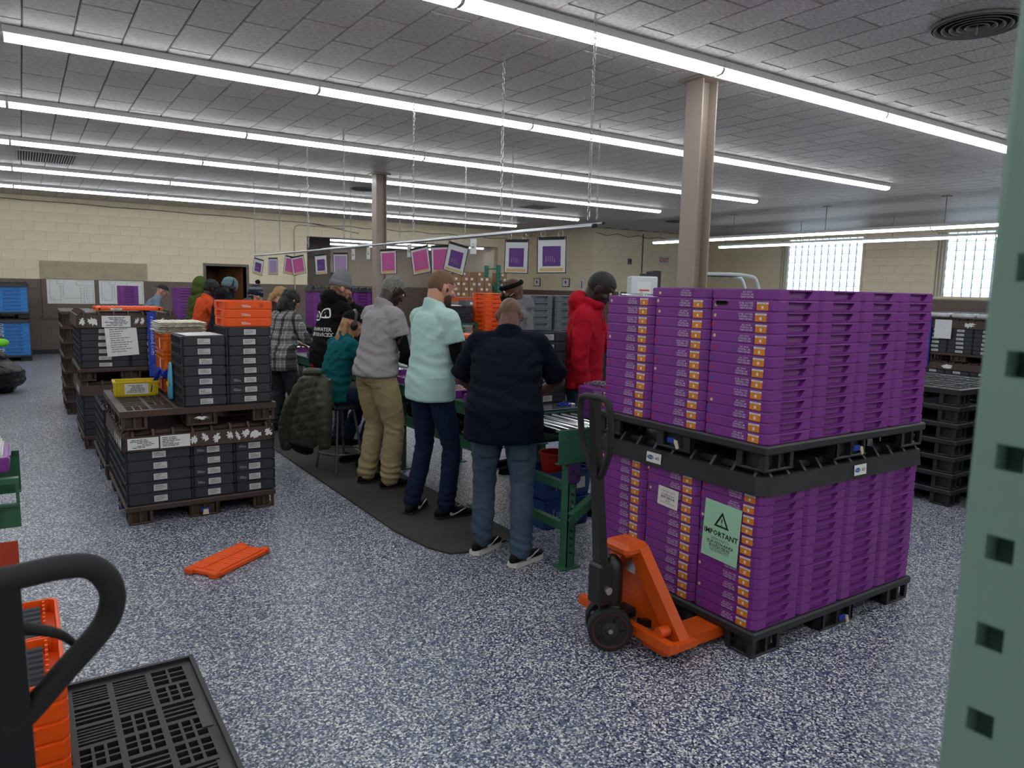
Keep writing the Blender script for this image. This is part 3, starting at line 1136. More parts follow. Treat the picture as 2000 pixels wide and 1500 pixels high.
# lid stickers with the maker's oval
M_oval = pm('oval_blue', '#1c4b9c', .4)
def oval_sticker(loc, u, v, code, label):
    t = thing('lid_sticker', label, 'sticker', (0, 0, 0), 0, 'white stickers on the black lid')
    t.matrix_world = frame(loc, u, v)
    G().box(-.052, -.026, 0, .052, .026, .001).build('sheet', M_paper, t)
    G().lathe([(.023, .001), (.023, .0016)], n=24).build('oval', M_oval, t, loc=(-.024, 0, 0)).scale = (1, .5, 1)
    ob('script', text_me('Ford', .018, M_paper, shear=.3), t, (-.024, 0, .0018))
    ob('code', text_me(code, .02, M_ink, bold=.0006), t, (.026, -.001, .0014))
oval_sticker((PX - .0225, PY + .66, .815), (0, -1, 0), (0.06, 0, 1), "A'S", 'white oval-logo sticker on the label side of black lid')
oval_sticker((PX + .72, PY - .0225, .815), (1, 0, 0), (0, 0.06, 1), 'SL9', 'white oval-logo sticker on the handle side of black lid')
# notices taped on the lower load
LX = PX - .004
t = thing('green_notice', 'pale green warning notice reading IMPORTANT on purple trays', 'notice', (0, 0, 0))
t.matrix_world = frame((LX, PY + .215, .545), (.0, -1, -.045), (0, -.045, 1))
G().box(-.108, -.14, 0, .108, .14, .0012).build('sheet', pm('green_paper', '#a9dcbd', .75, var=.02, vs=8), t)
tri = G()
def triangle(g, r0, r1, cy, z0, z1):
    a = [(r0 * cos(radians(90 + 120 * k)), cy + r0 * sin(radians(90 + 120 * k))) for k in range(3)]
    b = [(r1 * cos(radians(90 + 120 * k)), cy + r1 * sin(radians(90 + 120 * k))) for k in range(3)]
    vs = [(p[0], p[1], z1) for p in a + b]
    g.add(vs, [(k, (k + 1) % 3, 3 + (k + 1) % 3, 3 + k) for k in range(3)])
triangle(tri, .052, .033, .047, 0, .0018)
tri.build('warning_triangle', M_ink, t)
ob('exclamation', text_me('!', .05, M_ink, bold=.0008), t, (0, .047, .0018))
ob('heading', text_me('IMPORTANT', .036, M_ink, bold=.0009), t, (0, -.014, .0018))
ob('body_print', text_me('NEW PART!!!\n\n\nNEW PART!!!!', .019, M_inkgrey), t, (0, -.071, .0018))
ob('part_number', text_me('VL3P-7Z136-AA-Kit\nBOSCH CIDAS', .019, M_ink, bold=.0005), t, (0, -.070, .0018))
G().box(-.074, -.0715, .0012, .074, -.0705, .0018).box(-.06, -.0905, .0012, .06, -.0895, .0018).build('underline', M_ink, t)
t = thing('white_notice', 'small white taped notice on the middle purple column', 'notice', (0, 0, 0))
t.matrix_world = frame((LX, PY + .565, .625), (0, -1, -.05), (0, -.02, 1))
G().box(-.07, -.05, 0, .07, .05, .0012).build('sheet', M_paper, t)
ob('print', text_me('****************\nCertified Parts\n\n13636\n****************', .015, M_ink), t, (0, -.004, .0016))
ob('part_number', text_me('5F7P-70R10-A', .016, M_ink, bold=.0004), t, (0, -.004, .0018))
# marker scribble on the second tray of the upper corner column
g = G()
rr = random.Random(3)
for k in range(12):
    z = rr.uniform(-.007, .009)
    a = rr.uniform(0, .02)
    g.box(-.001, -.055 + a, z, 0, .01 + a * .6, z + .0035)
tag(g.build('marker_scribble', M_ink, None, loc=(PX - .002, PY + TDY - .06, 1.000 + 12.6 * TH)), 'black marker scribble on a tray near the upper corner top', 'marking')

# ------------------------------------------------------------------ shafts lying in trays
sh_g = G()
sh_g.tube([(-.13, 0, 0), (-.06, 0, 0), (-.058, 0, 0), (.0, 0, 0), (.002, 0, 0), (.07, 0, 0), (.072, 0, 0), (.13, 0, 0)], [.008, .008, .013, .013, .008, .008, .014, .014], 8)
shaft_me = sh_g.mesh('steel_shaft', M_chrome, True)
shaftd_me = sh_g.mesh('dark_shaft', pm('dark_steel', '#3a3c40', .35, .8), True)

# ------------------------------------------------------------------ hand pallet truck
def bar(g, a, b, w, h, up=(0, 0, 1)):
    """rectangular bar between two points, w across, h along up-ish"""
    a, b = V(a), V(b)
    d_ = (b - a)
    L_ = d_.length
    x = d_.normalized()
    y = V(up).cross(x)
    y = y.normalized() if y.length > 1e-5 else V((0, 1, 0))
    z = x.cross(y)
    M_ = Matrix((x, y, z)).transposed().to_4x4()
    M_.translation = (a + b) / 2
    g.cbox((0, 0, 0), (L_, w, h), M_)
    return g

def smooth_path(pts, n=6):
    """Catmull-Rom through pts"""
    pts = [V(p) for p in pts]
    out = []
    for i in range(len(pts) - 1):
        p0, p1, p2, p3 = pts[max(i - 1, 0)], pts[i], pts[i + 1], pts[min(i + 2, len(pts) - 1)]
        for k in range(n):
            t = k / n
            out.append(.5 * ((2 * p1) + (p2 - p0) * t + (2 * p0 - 5 * p1 + 4 * p2 - p3) * t * t + (3 * p1 - p0 - 3 * p2 + p3) * t ** 3))
    out.append(pts[-1])
    return out

M_redrim = pm('dark_red_rim', '#5a1f24', .5)
def pallet_truck(x, y, rz, label, tip, hw, lh, steer, wsteer=None, loop=None, tube_r=.013, bw=.065, fork_len=1.1, side=1):
    """origin on the floor under the pump; forks run along local +x. tip: loop top centre in local coordinates"""
    t = thing('hand_pallet_truck', label, 'pallet truck', (x, y, 0), rz, 'hand pallet trucks')
    for s in (-1, 1):
        g = G()
        cy = s * .2
        g.prism([(.05, .03), (.05, .085), (fork_len, .08), (fork_len + .07, .05), (fork_len + .07, .03)], 'y', cy - .07, cy + .07)
        f_ = g.build('fork', M_orangep, t)
        G().cyl((fork_len - .12, cy - .03, .036), (fork_len - .12, cy + .03, .036), .034, 14).build('load_roller', M_rubber, f_, True)
        g = G()
        bar(g, (.075, s * .05, .465), (.15, s * .285, .05), .08, .06, (1, 0, 0))
        a_ = g.build('sloping_arm', M_orangep, t)
        G().cyl((.04, s * .235, .13), (.10, s * .235, .13), .026, 12).build('pivot_boss', M_orangep, a_, True)
    G().prism([(-.05, .46), (.05, .46), (.25, .085), (-.25, .085)], 'x', .12, .135).build('bulkhead', M_orangep, t)
    G().chbox(-.03, -.085, .44, .12, .085, .5, .02).build('head_plate', M_orangep, t)
    g = G().box(.02, -.33, .07, .06, .31, .115)
    g.box(.06, -.33, .07, .2, -.29, .1).box(.06, .27, .07, .2, .31, .1)
    g.build('base_bar', M_orangep, t)
    plate(t, 'rating_plate', (.119, .05, .34), (0, -1, 0), (0, 0, 1), .08, .06, M_steel)
    g = G().lathe([(.055, .16), (.06, .17), (.06, .2), (.052, .21), (.052, .38), (.045, .41), (.02, .44)], (-.04, 0, 0), 18)
    pu_ = g.build('pump', M_blackp, t, True)
    g = G().chbox(-.13, -.05, .12, .09, .05, .17, .012)
    g.build('pump_base', M_blackp, t)
    g = G()
    bar(g, (.06, -.09, .12), (.3, -.12, .06), .03, .035)
    bar(g, (.06, .09, .12), (.3, .12, .06), .03, .035)
    g.build('push_rods', M_blackp, t)['kind'] = 'stuff'
    Rs = Matrix.Rotation(steer, 4, 'Z')
    e = ob('steering_head', None, t, (-.05, 0, 0), (0, 0, steer if wsteer is None else wsteer))
    for s in (-1, 1):
        wm = G()
        wm.mi = 0
        ys = s * .055
        wp = [(.035, -.022), (.074, -.022), (.078, -.025), (.1, -.025), (.104, -.018), (.104, .018), (.1, .025), (.078, .025), (.074, .022), (.035, .022)]
        q = G().lathe([(r, z) for r, z in wp], n=26)
        w_ = q.build('wheel', M_rubber, e, True, 30, loc=(0, ys, .105), rot=(pi / 2, 0, 0))
        q = G().lathe([(.079, -.0255), (.084, -.0265), (.084, .0265), (.079, .0255)], n=26, cap=False)
        q.build('rim_band', M_redrim, w_, True)
        q = G().lathe([(.001, -.03), (.02, -.03), (.024, -.024), (.07, -.018), (.07, .018), (.024, .024), (.02, .03), (.001, .03)], n=18)
        for k in range(5):
            a = 2 * pi * k / 5
            bar(q, (.022 * cos(a), .022 * sin(a), 0), (.07 * cos(a), .07 * sin(a), 0), .012, .044)
        q.build('hub', pm('wheel_hub', '#2f2c2c', .5), w_, False)
        G().lathe([(.001, -.034), (.011, -.034), (.011, .034), (.001, .034)], n=10).build('axle_nut', M_steel, w_)
    g = G().chbox(-.05, -.03, .1, .03, .03, .2, .01)
    g.build('axle_block', M_blackp, e)
    # handle base block, bar and loop
    b0 = V((-.11, 0, .36))
    g = G().chbox(-.15, -.05, .22, -.07, .05, .42, .012)
    hb = g.build('handle_base', M_blackp, t)
    G().cyl((-.11, -.065, .3), (-.11, .065, .3), .018, 12).build('pivot_pin', M_steel, hb, True)
    tp = V(tip)
    ax = (tp - b0).normalized()
    lat = (Rs @ V((0, 1, 0)))
    lat = (lat - ax * lat.dot(ax)).normalized()
    thin = ax.cross(lat)
    g = G()
    Mh = Matrix((lat, thin, ax)).transposed().to_4x4()
    Mh.translation = b0
    L_ = (tp - b0).length
    n_ = [(bw * .5, .022), (bw * .36, .016)]
    vs = []
    for (a, b), zz in zip(n_, (0, L_ - lh * .02)):
        vs += [Mh @ V((sx * a, sy * b, zz)) for sx, sy in ((-1, -1), (1, -1), (1, 1), (-1, 1))]
    g.add(vs, [(3, 2, 1, 0), (4, 5, 6, 7), (0, 1, 5, 4), (1, 2, 6, 5), (2, 3, 7, 6), (3, 0, 4, 7)])
    g.build('handle_bar', M_blackp, t)
    prof = loop or [(0, 0), (.55, 0), (.86, -.04), (1, -.16), (1, -.45), (.85, -.68), (.3, -.98), (0, -1.02)]
    half = [V((a * hw, 0, L_ + b * lh)) for a, b in prof]
    full = [V((-p.x, 0, p.z)) for p in reversed(half)] + half[1:]
    pts = [Mh @ p for p in smooth_path(full, 6)]
    lo = G().tube(pts, tube_r, 12).build('handle_loop', M_rubber, t, True, 60)
    g = G()
    lv = [V((0, -.01, L_ - lh * .35)), V((side * hw * .28, -.015, L_ - lh * .43)), V((side * hw * .5, -.02, L_ - lh * .52)), V((side * hw * .66, -.02, L_ - lh * .64))]
    lv = [Mh @ p for p in lv]
    g.tube(smooth_path(lv, 4), [tube_r * (.62 - .03 * k) for k in range(13)], 10, dome=True)
    g.build('lever', M_rubber if hw > .12 else M_steel, t, True)
    return t
pallet_truck(2.28, 2.46, 0, 'orange hand pallet truck with forks under the purple load', (-.155, .04, 1.19), .125, .36, radians(-8), radians(-34), tube_r=.015, fork_len=1.0)

# ------------------------------------------------------------------ charcoal totes
def tote_mesh(w, d, h, mat, open_top=0.0):
    g = G()
    c = .01
    me = tray_mesh('tmp', mat, w, d, h, (), open_top=open_top)
    g.v = [tuple(v.co) for v in me.vertices]
    g.f = [tuple(p.vertices) for p in me.polygons]
    g.m = [0] * len(g.f)
    bpy.data.meshes.remove(me)
    # raised panels on the front and back, leaving the label bay sunk
    for s in (-1, 1):
        y = s * d / 2
        for a, b in ((-w / 2 + .012, -w * .16), (w * .16, w / 2 - .012)):
            g.box(a, min(y, y + s * .005), h * .14, b, max(y, y + s * .005), h * .86)
        g.box(-w * .18, min(y, y + s * .007), h * .86, w * .18, max(y, y + s * .007), h * .94)
    # ribbed sides
    for s in (-1, 1):
        x = s * w / 2
        nr = max(4, int(d / .06))
        for k in range(nr + 1):
            y = -d / 2 + .012 + (d - .024) * k / nr
            g.box(min(x, x + s * .006), y - .003, h * .08, max(x, x + s * .006), y + .003, h * .92)
        for zz in (.1, .9):
            g.box(min(x, x + s * .008), -d / 2 + .01, h * zz - .003, max(x, x + s * .008), d / 2 - .01, h * zz + .003)
    return g.mesh('body', mat)
LINES = {}
def lines_me(w, h, n, mat, seed=0, th=.35):
    k = (w, h, n, mat.name, seed, th)
    if k not in LINES:
        g = G()
        r_ = random.Random(seed + n)
        for i in range(n):
            y = h / 2 - (i + .5) * h / n
            ww = w * r_.uniform(.45, .98)
            x = -w / 2 + (w - ww) * (r_.random() if seed % 2 else 0)
            while x < w / 2 - .002 and ww > 0:
                s_ = min(ww, w * r_.uniform(.08, .25))
                g.box(x, y - h / n * th / 2, 0, x + s_ * .86, y + h / n * th / 2, .0004)
                x += s_
                ww -= s_
        LINES[k] = g.mesh('print_lines', mat)
    return LINES[k]
TOTE = {}
M_lab = pm('tote_label', '#c9c9c6', .7, var=.06, vs=30, rnd=.06)
M_tprint = pm('tote_print', '#b8bcc2', .6)
def tote(x, y, z, w, d, h, label, group, mat=M_grey, front='-y', pr=False, lab=True, top=False, lw=.085):
    k = (w, d, h, mat.name, top)
    if k not in TOTE:
        TOTE[k] = tote_mesh(w, d, h, mat, h * .75 if top else 0.0)
    t = thing('stacking_tote', label, 'tote', (x, y, z), 0, group)
    ob('body', TOTE[k], t)
    if lab:
        e = plate(t, 'label_card', (random.uniform(-.006, .006), -d / 2 - .0005, h * .5), (1, 0, 0), (0, 0, 1), min(lw, w * .3), h * .56, M_lab, .0015)
        ob('print_lines', lines_me(round(min(lw, w * .3) * .8, 3), round(h * .4, 3), 3, M_inkgrey, int(random.random() * 3)), e, (0, 0, .0016))
    if pr:
        ob('print_lines', lines_me(.055, .02, 3, M_tprint, 1), t, mtx=frame((-w * .31, -d / 2 - .0052, h * .5), (1, 0, 0), (0, 0, 1)))
    return t

def torn(parent, o, u, v, w, h, seed, mat=None):
    """ragged remains of a paper label"""
    r_ = random.Random(seed)
    n = 18
    sk = r_.uniform(-.5, .5)
    pts = []
    for i in range(n):
        q = r_.uniform(.75, 1.15) if i % 2 else r_.uniform(.3, .95)
        x, y = w / 2 * cos(2 * pi * i / n) * q, h / 2 * sin(2 * pi * i / n) * q
        pts.append((x + sk * y * .6, y))
    return ob('label_remnant', G().prism(pts, 'z', 0, .0012).mesh('label_remnant', mat or M_paper), parent, mtx=frame(o, u, v))
def paper_label(parent, o, u, v, w, h, seed=1, n=6):
    e = plate(parent, 'label_sheet', o, u, v, w, h, M_paper)
    ob('print_lines', lines_me(round(w * .86, 3), round(h * .8, 3), n, M_ink, seed, .42), e, (0, 0, .0013))
    return e
FU = ((1, 0, 0), (0, 0, 1))      # front faces (towards -y)
SU = ((0, -1, 0), (0, 0, 1))     # left faces (towards -x)

# ---- load A (front left): pallet, totes, lid, second pallet with things on it
AX, AY, AW, AD = .512, 5.41, 1.0, 1.15
def strap_tail(t, x, y, z, side):
    e = ob('strap_buckle', None, t, (x, y, z), (0, 0, 0 if side == 'y' else -pi / 2))
    G().box(-.03, -.012, -.01, .03, -.002, .014).build('webbing', M_strap, e)
    G().prism([(-.016, .006), (.016, .006), (.02, -.03), (-.02, -.03)], 'y', -.018, -.009).build('clip', M_tan, e)
pa = pallet(AX, AY, 0, AW, AD, .132, M_brownpl, 'brown plastic pallet on floor under nearest charcoal tote load', rim=0)
strap_tail(pa, AW / 2, -.004, .05, 'y')
strap_tail(pa, -.004, .35, .05, 'x')
h6 = .0775
for k in range(6):
    for j in range(4):
        tote(AX + .012 + .205, AY + .012 + .14 + j * .2825, .1325 + k * h6, .41, .28, h6 - .0005,
             'charcoal tote, %s, %s in left column of nearest pallet load' % (ordn(k, 6), 'front' if j == 0 else ORD[j] + ' from front'), 'totes of the nearest left load', lab=(j == 0))
    for i in range(2):
        for j in range(2):
            tote(AX + .426 + .1425 + i * .287, AY + .012 + .21 + j * .45, .1325 + k * h6, .283, .42, h6 - .0005,
                 'charcoal tote, %s, %s %s column of nearest pallet load' % (ordn(k, 6), 'front' if j == 0 else 'rear', ('middle', 'right')[i]), 'totes of the nearest left load', lab=(j == 0), pr=(j == 0 and k in (1, 2, 4)))
la = lid(AX - .012, AY - .012, .517, AW + .024, AD + .024, M_brownpl, 'brown ribbed lid with torn paper labels on nearest totes', .10, .045)
paper_label(la, (.13, -.0002, .052), *FU, .19, .078, 1)
paper_label(la, (.33, -.0002, .052), *FU, .19, .085, 2)
for k, (x, w) in enumerate(((.45, .05), (.52, .05), (.60, .06), (.69, .05), (.745, .04), (.80, .06), (.87, .09), (.96, .07))):
    torn(la, (x, -.0002, .05 + .01 * (k % 2)), *FU, w, .07, k)
for k, y in enumerate((.06, .16, .28, .4)):
    torn(la, (-.0002, y, .05), *SU, .07, .08, 20 + k)
pa2 = pallet(AX - .015, AY, .66, AW + .03, AD, .132, M_brownpl, 'brown slotted pallet holding the yellow bin and tote stacks', lattice=(18, 18), rim=0)
torn(pa2, (AW / 2 + .01, -.0002, .055), *FU, .1, .03, 31)
Z2 = .7925
# stack 1 and stack 2
for k in range(7):
    tote(1.045, AY + .012 + .22, Z2 + k * .0705, .29, .42, .070, 'charcoal tote, %s, lower middle stack beside the blue bag' % ordn(k, 7), 'tote stack beside the blue bag', top=(k == 6))
for k in range(8):
    tote(1.35, AY + .012 + .22, Z2 + k * .0692, .30, .42, .0687, 'charcoal tote, %s, right stack under the orange trays' % ordn(k, 8), 'tote stack under the orange trays', pr=(k in (1, 2)))
t = thing('paper_sheet', 'white paper lying in the open top charcoal tote', 'paper', (1.045, AY + .23, Z2 + 7 * .0705 + .002), radians(4))
G().box(-.125, -.17, 0, .125, .17, .002).build('sheet', M_paper, t)
otm = tray_mesh('body', M_orange, .335, .36, .0615, ('x',))
ottm = tray_mesh('body', M_orange, .335, .36, .0615, ('x',), open_top=.045)
for k in range(3):
    t = thing('orange_tray', 'orange tray, %s of three atop the right tote stack' % ('bottom', 'middle', 'top')[k], 'tray', (1.36, AY + .23, Z2 + 8 * .0692 + .001 + k * .0615), radians(-1.5 + k), 'orange trays on the tote stack')
    ob('body', ottm if k == 2 else otm, t)
    ob('print_lines', lines_me(.07, .02, 3, M_paper, 1, .5), t, mtx=frame((-.02, -.1806, .026), *FU))
    if k == 2:
        g = G().tube([(.012 * cos(a), 0, .012 * sin(a)) for a in [2 * pi * q / 16 for q in range(16)]], .0014, 5, closed=True)
        g.box(-.001, -.001, -.01, .001, .001, .01).box(-.005, -.001, .003, .005, .001, .005)
        g.build('round_logo', M_ink, t, loc=(.085, -.181, .03))
# yellow bin
t = thing('yellow_bin', 'yellow open bin with white shipping label on brown pallet', 'bin', (.69, AY + .80, Z2), radians(-3))
me = tray_mesh('body', M_yellow, .30, .19, .11, (), ribs=0, open_top=.095)
ob('body', me, t)
g = G().box(-.158, -.102, .1, .158, -.093, .112).box(-.158, .093, .1, .158, .102, .112).box(-.158, -.093, .1, -.149, .093, .112).box(.149, -.093, .1, .158, .093, .112)
g.build('rim', M_yellow, t)
for x in (-.14, -.11, .11, .14):
    G().box(x - .004, -.1, .012, x + .004, -.094, .1).build('rib', M_yellow, t)
paper_label(t, (0, -.0955, .056), *FU, .16, .078, 3)
# amber crates behind, wrapped with blue film
def crate(x, y, z, label, w=.30, d=.40, h=.155):
    t = thing('amber_crate', label, 'crate', (x, y, z), 0, 'amber crates on the brown pallet')
    ob('body', tray_mesh('body', M_amber, w, d, h, (), open_top=h * .85), t)
    for i in range(5):
        xx = -w / 2 + .02 + i * (w - .04) / 4
        G().box(xx - .004, -d / 2 - .01, .01, xx + .004, -d / 2, h - .01).build('rib', M_amber, t)
    for i in range(5):
        yy = -d / 2 + .03 + i * (d - .06) / 4
        G().box(-w / 2 - .01, yy - .004, .01, -w / 2, yy + .004, h - .01).build('rib', M_amber, t)
    for zz in (.02, h * .72, h - .012):
        G().box(-w / 2 - .012, -d / 2 - .012, zz, w / 2 + .012, -d / 2, zz + .008).box(-w / 2 - .012, -d / 2, zz, -w / 2, d / 2, zz + .008).build('rail', M_amber, t)
    plate(t, 'label_sheet', (-w / 2 - .0105, -.06, h * .48), *SU, .04, h * .5, M_paper)
    return t
M_amber = pm('amber_plastic', '#dd6a12', .42, var=.05, vs=9)
for k in range(3):
    crate(1.04, AY + .93, Z2 + k * .156, 'amber ribbed crate, %s of three behind the tote stacks' % ('bottom', 'middle', 'top')[k])
for k in range(7):
    r_ = random.Random(k)
    t = thing('clear_tray', 'milky thin tray, %s of the pile on the amber crates' % ordn(k, 7), 'tray', (1.03 + r_.uniform(-.01, .01), AY + .93 + r_.uniform(-.01, .01), Z2 + .469 + k * .0125), r_.uniform(-.05, .05), 'milky trays piled on the crates')
    M_milk = pm('milky_plastic', '#d6d2c0', .4)
    G().chbox(-.17, -.2, 0, .17, .2, .006, .002).build('sheet', M_milk, t)
    g = G()
    for i in range(6):
        g.chbox(-.15 + i * .05, -.18, .006, -.11 + i * .05, .18, .0115, .002)
    g.build('pockets', M_milk, t)['kind'] = 'stuff'
M_film = pm('blue_film', '#2342b8', .25, bump=.6, bs=14)
t = thing('blue_film_wrap', 'crumpled blue plastic film tied round the amber crates', 'plastic film', (1.04, AY + .93, Z2 + .14))
g = G()
n = 26
lo_, hi_ = [], []
for i in range(n + 1):
    a = pi * (.15 + 1.35 * i / n)
    q = max(abs(cos(a)) / .175, abs(sin(a)) / .225)
    r_ = random.Random(i)
    x, y = cos(a) / q, sin(a) / q
    lo_.append((x, y, -.02 + r_.uniform(-.02, .015)))
    hi_.append((x * .985, y * .985, .05 + r_.uniform(-.012, .02)))
vs = lo_ + [((a[0] + b[0]) / 2 * 1.05, (a[1] + b[1]) / 2 * 1.05, (a[2] + b[2]) / 2) for a, b in zip(lo_, hi_)] + hi_
fs = [(r * (n + 1) + i, r * (n + 1) + i + 1, (r + 1) * (n + 1) + i + 1, (r + 1) * (n + 1) + i) for r in range(2) for i in range(n)]
g.add(vs, fs)
g.build('wrap', M_film, t, True, 60)
g = G().tube([(-.18, -.15, .04), (-.21, -.2, 0), (-.24, -.22, -.06), (-.26, -.24, -.11)], [.012, .03, .022, .006], 7, flat=.3)
g.build('loose_tail', M_film, t, True, 60)
t = thing('blue_bag', 'pale blue printed plastic bag wedged beside the tote stack', 'bag', (.88, AY + .3, Z2 - .0))
g = G().loft([((0, .12, .02), (.022, 0, 0), (0, .07, 0)), ((-.005, .1, .1), (.02, 0, 0), (0, .08, 0)), ((.0, .11, .2), (.018, 0, 0), (0, .06, 0)), ((.004, .13, .27), (.008, 0, 0), (0, .05, 0))], 12)
g.build('sack', pm('pale_blue_film', '#58a9cf', .3, bump=.8, bs=18), t, True)
G().box(-.027, .05, .11, -.0225, .13, .135).build('yellow_print', M_yellow, t)

# ---- load D (middle, low): pallet with a part load of dark totes
pd = pallet(.50, 6.78, 0, 1.0, 1.15, .132, M_brownpl, 'brown floor pallet half hidden behind the nearest load', rim=0)
strap_tail(pd, -.004, .3, .05, 'x')
for k in range(6):
    for j in range(3):
        tote(.505 + .11, 6.95 + j * .31, .1325 + k * .0775, .20, .30, .077, 'charcoal tote, %s, %s on half hidden middle pallet' % (ordn(k, 6), ('front', 'centre', 'rear')[j]), 'totes on the half hidden pallet', lab=False, top=(k == 5))
# ---- load B (rear): two storeys, upper one strapped
BX, BY = .43, 8.14
pallet(BX, BY, 0, .88, 1.15, .132, M_brownpl, 'brown floor pallet of the rear strapped load', rim=0)
def wide_stack(zb, n, h, ln):
    for k in range(n):
        for i in range(2):
            for j in range(2):
                tote(BX + .012 + .214 + i * .429, BY + .012 + .28 + j * .56, zb + k * h, .425, .555, h - .0005,
                     'charcoal tote, %s, %s %s of %s strapped rear load' % (ordn(k, n), ('front', 'back')[j], ('left', 'right')[i], ln), 'totes of the strapped rear load', lab=(j == 0), lw=.11)
wide_stack(.1325, 6, .0665, 'lower')
lb1 = lid(BX - .012, BY - .012, .532, .904, 1.174, M_brownpl, 'brown lid on the lower storey of strapped rear load', .10, .045)
for k in range(3):
    torn(lb1, (-.0002, .1 + k * .15, .05), *SU, .08, .08, 40 + k)
pb2 = pallet(BX - .01, BY, .672, .90, 1.15, .125, M_brownpl, 'brown pallet of the upper strapped rear load', rim=0)
wide_stack(.7975, 6, .066, 'upper')
lb2 = lid(BX - .012, BY - .012, 1.194, .904, 1.174, M_brownpl, 'brown lid with white label on top of strapped rear load', .12, .045)
paper_label(lb2, (.34, -.0002, .06), *FU, .25, .11, 5)
for k, (x, w) in enumerate(((.05, .06), (.14, .10), (.52, .05), (.57, .04), (.75, .04))):
    torn(lb2, (x, -.0002, .06), *FU, w, .08, 50 + k)
t = thing('paper_notice', 'white printed notice taped to the strapped rear totes', 'notice', (0, 0, 0))
t.matrix_world = frame((BX + .37, BY - .006, 1.07), (1, 0, .06), (-.06, 0, 1))
G().box(-.14, -.155, 0, .14, .155, .0012).build('sheet', M_paper, t)
ob('print_lines', lines_me(.2, .24, 11, M_inkgrey, 8, .3), t, (0, 0, .0014))
t = thing('ratchet_strap', 'blue webbing strap lettered robinsonind.com down the rear load', 'strap', (BX + .64, BY - .022, 0))
g = G()
g.box(-.04, -.006, .70, .04, 0, 1.33)
g.box(-.04, -.006, 1.33, .04, 1.19, 1.345)
g.build('webbing', M_strap, t)
text(t, 'robinsonind.com', (.003, -.0075, 1.11), (0, 0, -1), (1, 0, 0), .057, pm('strap_print', '#c9d4f0', .6))
# orange lid and studs on top of rear load
def orange_lid(x, y, z, rz, label, w=.40, d=.56):
    t = thing('orange_slatted_cover', label, 'lid', (x, y, z), rz, 'orange slatted lids')
    g = G().chbox(-w / 2, -d / 2, .0, w / 2, d / 2, .03, .006)
    g.build('plate', M_orange, t)
    sm_ = G().chbox(-w / 4 + .008, -.014, .029, w / 4 - .012, .014, .037, .003).mesh('slat', M_orange)
    for k in range(13):
        for s in (-1, 1):
            ob('slat', sm_, t, (s * w / 4, -d / 2 + .035 + k * (d - .07) / 12, 0))
    for sx in (-1, 1):
        for sy in (-1, 1):
            G().chbox(sx * (w / 2 - w * .12) - w * .12, sy * (d / 2 - .005) - .025, -.002, sx * (w / 2 - w * .12) + w * .12, sy * (d / 2 - .005) + .025, .034, .006).build('corner_lug', M_orange, t)
    return t
tl_ = orange_lid(BX + .46, BY + .25, 1.358, pi / 2, 'orange slatted lid lying on top of the strapped rear load', .4, .56)
paper_label(tl_, (-.2005, .12, .015), (0, -1, 0), (0, 0, 1), .1, .02, 3, 2)
orange_lid(.945, 4.41, .002, radians(-54), 'orange slatted lid lying alone on the speckled floor', .23, .43)
# ---- stack C: nested brown pallets and lids far left
for k in range(7):
    pallet(.38, 10.35, k * .181, 1.0, 1.1, .18, M_brownpl, 'brown pallet, %s of the far pile behind rear load' % ordn(k, 7), rim=0, group='brown pallets in the far pile')

# ---- blue loads against the far wall
bm_tr = tray_mesh('body', M_blue, .55, .36, .0715, ('y',))
for lev, (zb, n) in enumerate(((.12, 9), (.97, 7))):
    pallet(-1.12, 17.4, zb - .12 if lev == 0 else .85, 1.24, 1.1, .12, M_black, 'black pallet under the %s blue trays by far wall' % ('lower', 'upper')[lev], rim=0)
    for i in range(2):
        for k in range(n):
            t = thing('blue_tray', 'blue tray, %s, %s column of %s far wall load' % (ordn(k, n), ('left', 'right')[i], ('lower', 'upper')[lev]), 'tray', (-1.12 + .3 + i * .64, 17.6, zb + k * .0715), 0, 'blue trays by the far wall')
            ob('body', bm_tr, t)
            if lev == 0 and i == 1 and k not in (2, 3):
                plate(t, 'label_card', (-.2, -.1806, .036), *FU, .08, .04, M_paper)
                plate(t, 'label_print', (-.2, -.1820, .036), *FU, .06, .02, M_ink)
    lid(-1.13, 17.39, zb + n * .0715 + .001, 1.26, 1.12, M_black, 'black lid over the %s blue trays by far wall' % ('lower', 'upper')[lev], .06, .04)
# ---- black bin bag
t = thing('bin_bag', 'full black plastic bin bag slumped on the floor', 'bag', (-.38, 12.8, 0))
g = G()
g.ball((0, 0, .24), (.36, .36, .26), 40)
g.ball((-.05, 0, .45), (.2, .2, .2), 30)
me = g.mesh('sack', M_rubber)
tmp = bpy.data.objects.new('tmp', me)
m_ = tmp.modifiers.new('r', 'REMESH')
m_.mode = 'VOXEL'
m_.voxel_size = .018
me2 = baked(tmp)
for v in me2.vertices:
    p = v.co * 1.0
    n_ = noise.noise(V((p.x * 3, p.y * 3, p.z * 9))) * .05 + abs(noise.noise(p * 9)) * .03
    v.co += v.normal * n_
    v.co.z = max(v.co.z, .002)
me2.polygons.foreach_set('use_smooth', [True] * len(me2.polygons))
me2.materials.clear()
me2.materials.append(pm('bag_film', '#141416', .28, bump=.7, bs=20))
ob('sack', me2, t)
G().tube([(0, -.02, .6), (.03, .0, .68), (.1, .02, .75)], [.05, .03, .06], 8, dome=True).build('knot', pm('bag_film', '#141416', .28), t, True)
tag(G().ball((-.27, 12.5, .74), (.09, .09, .06), 12).build('neon_cap', pm('neon_green', '#7fe02c', .5), None, True), 'neon green knit bundle on top of the bin bag', 'hat')

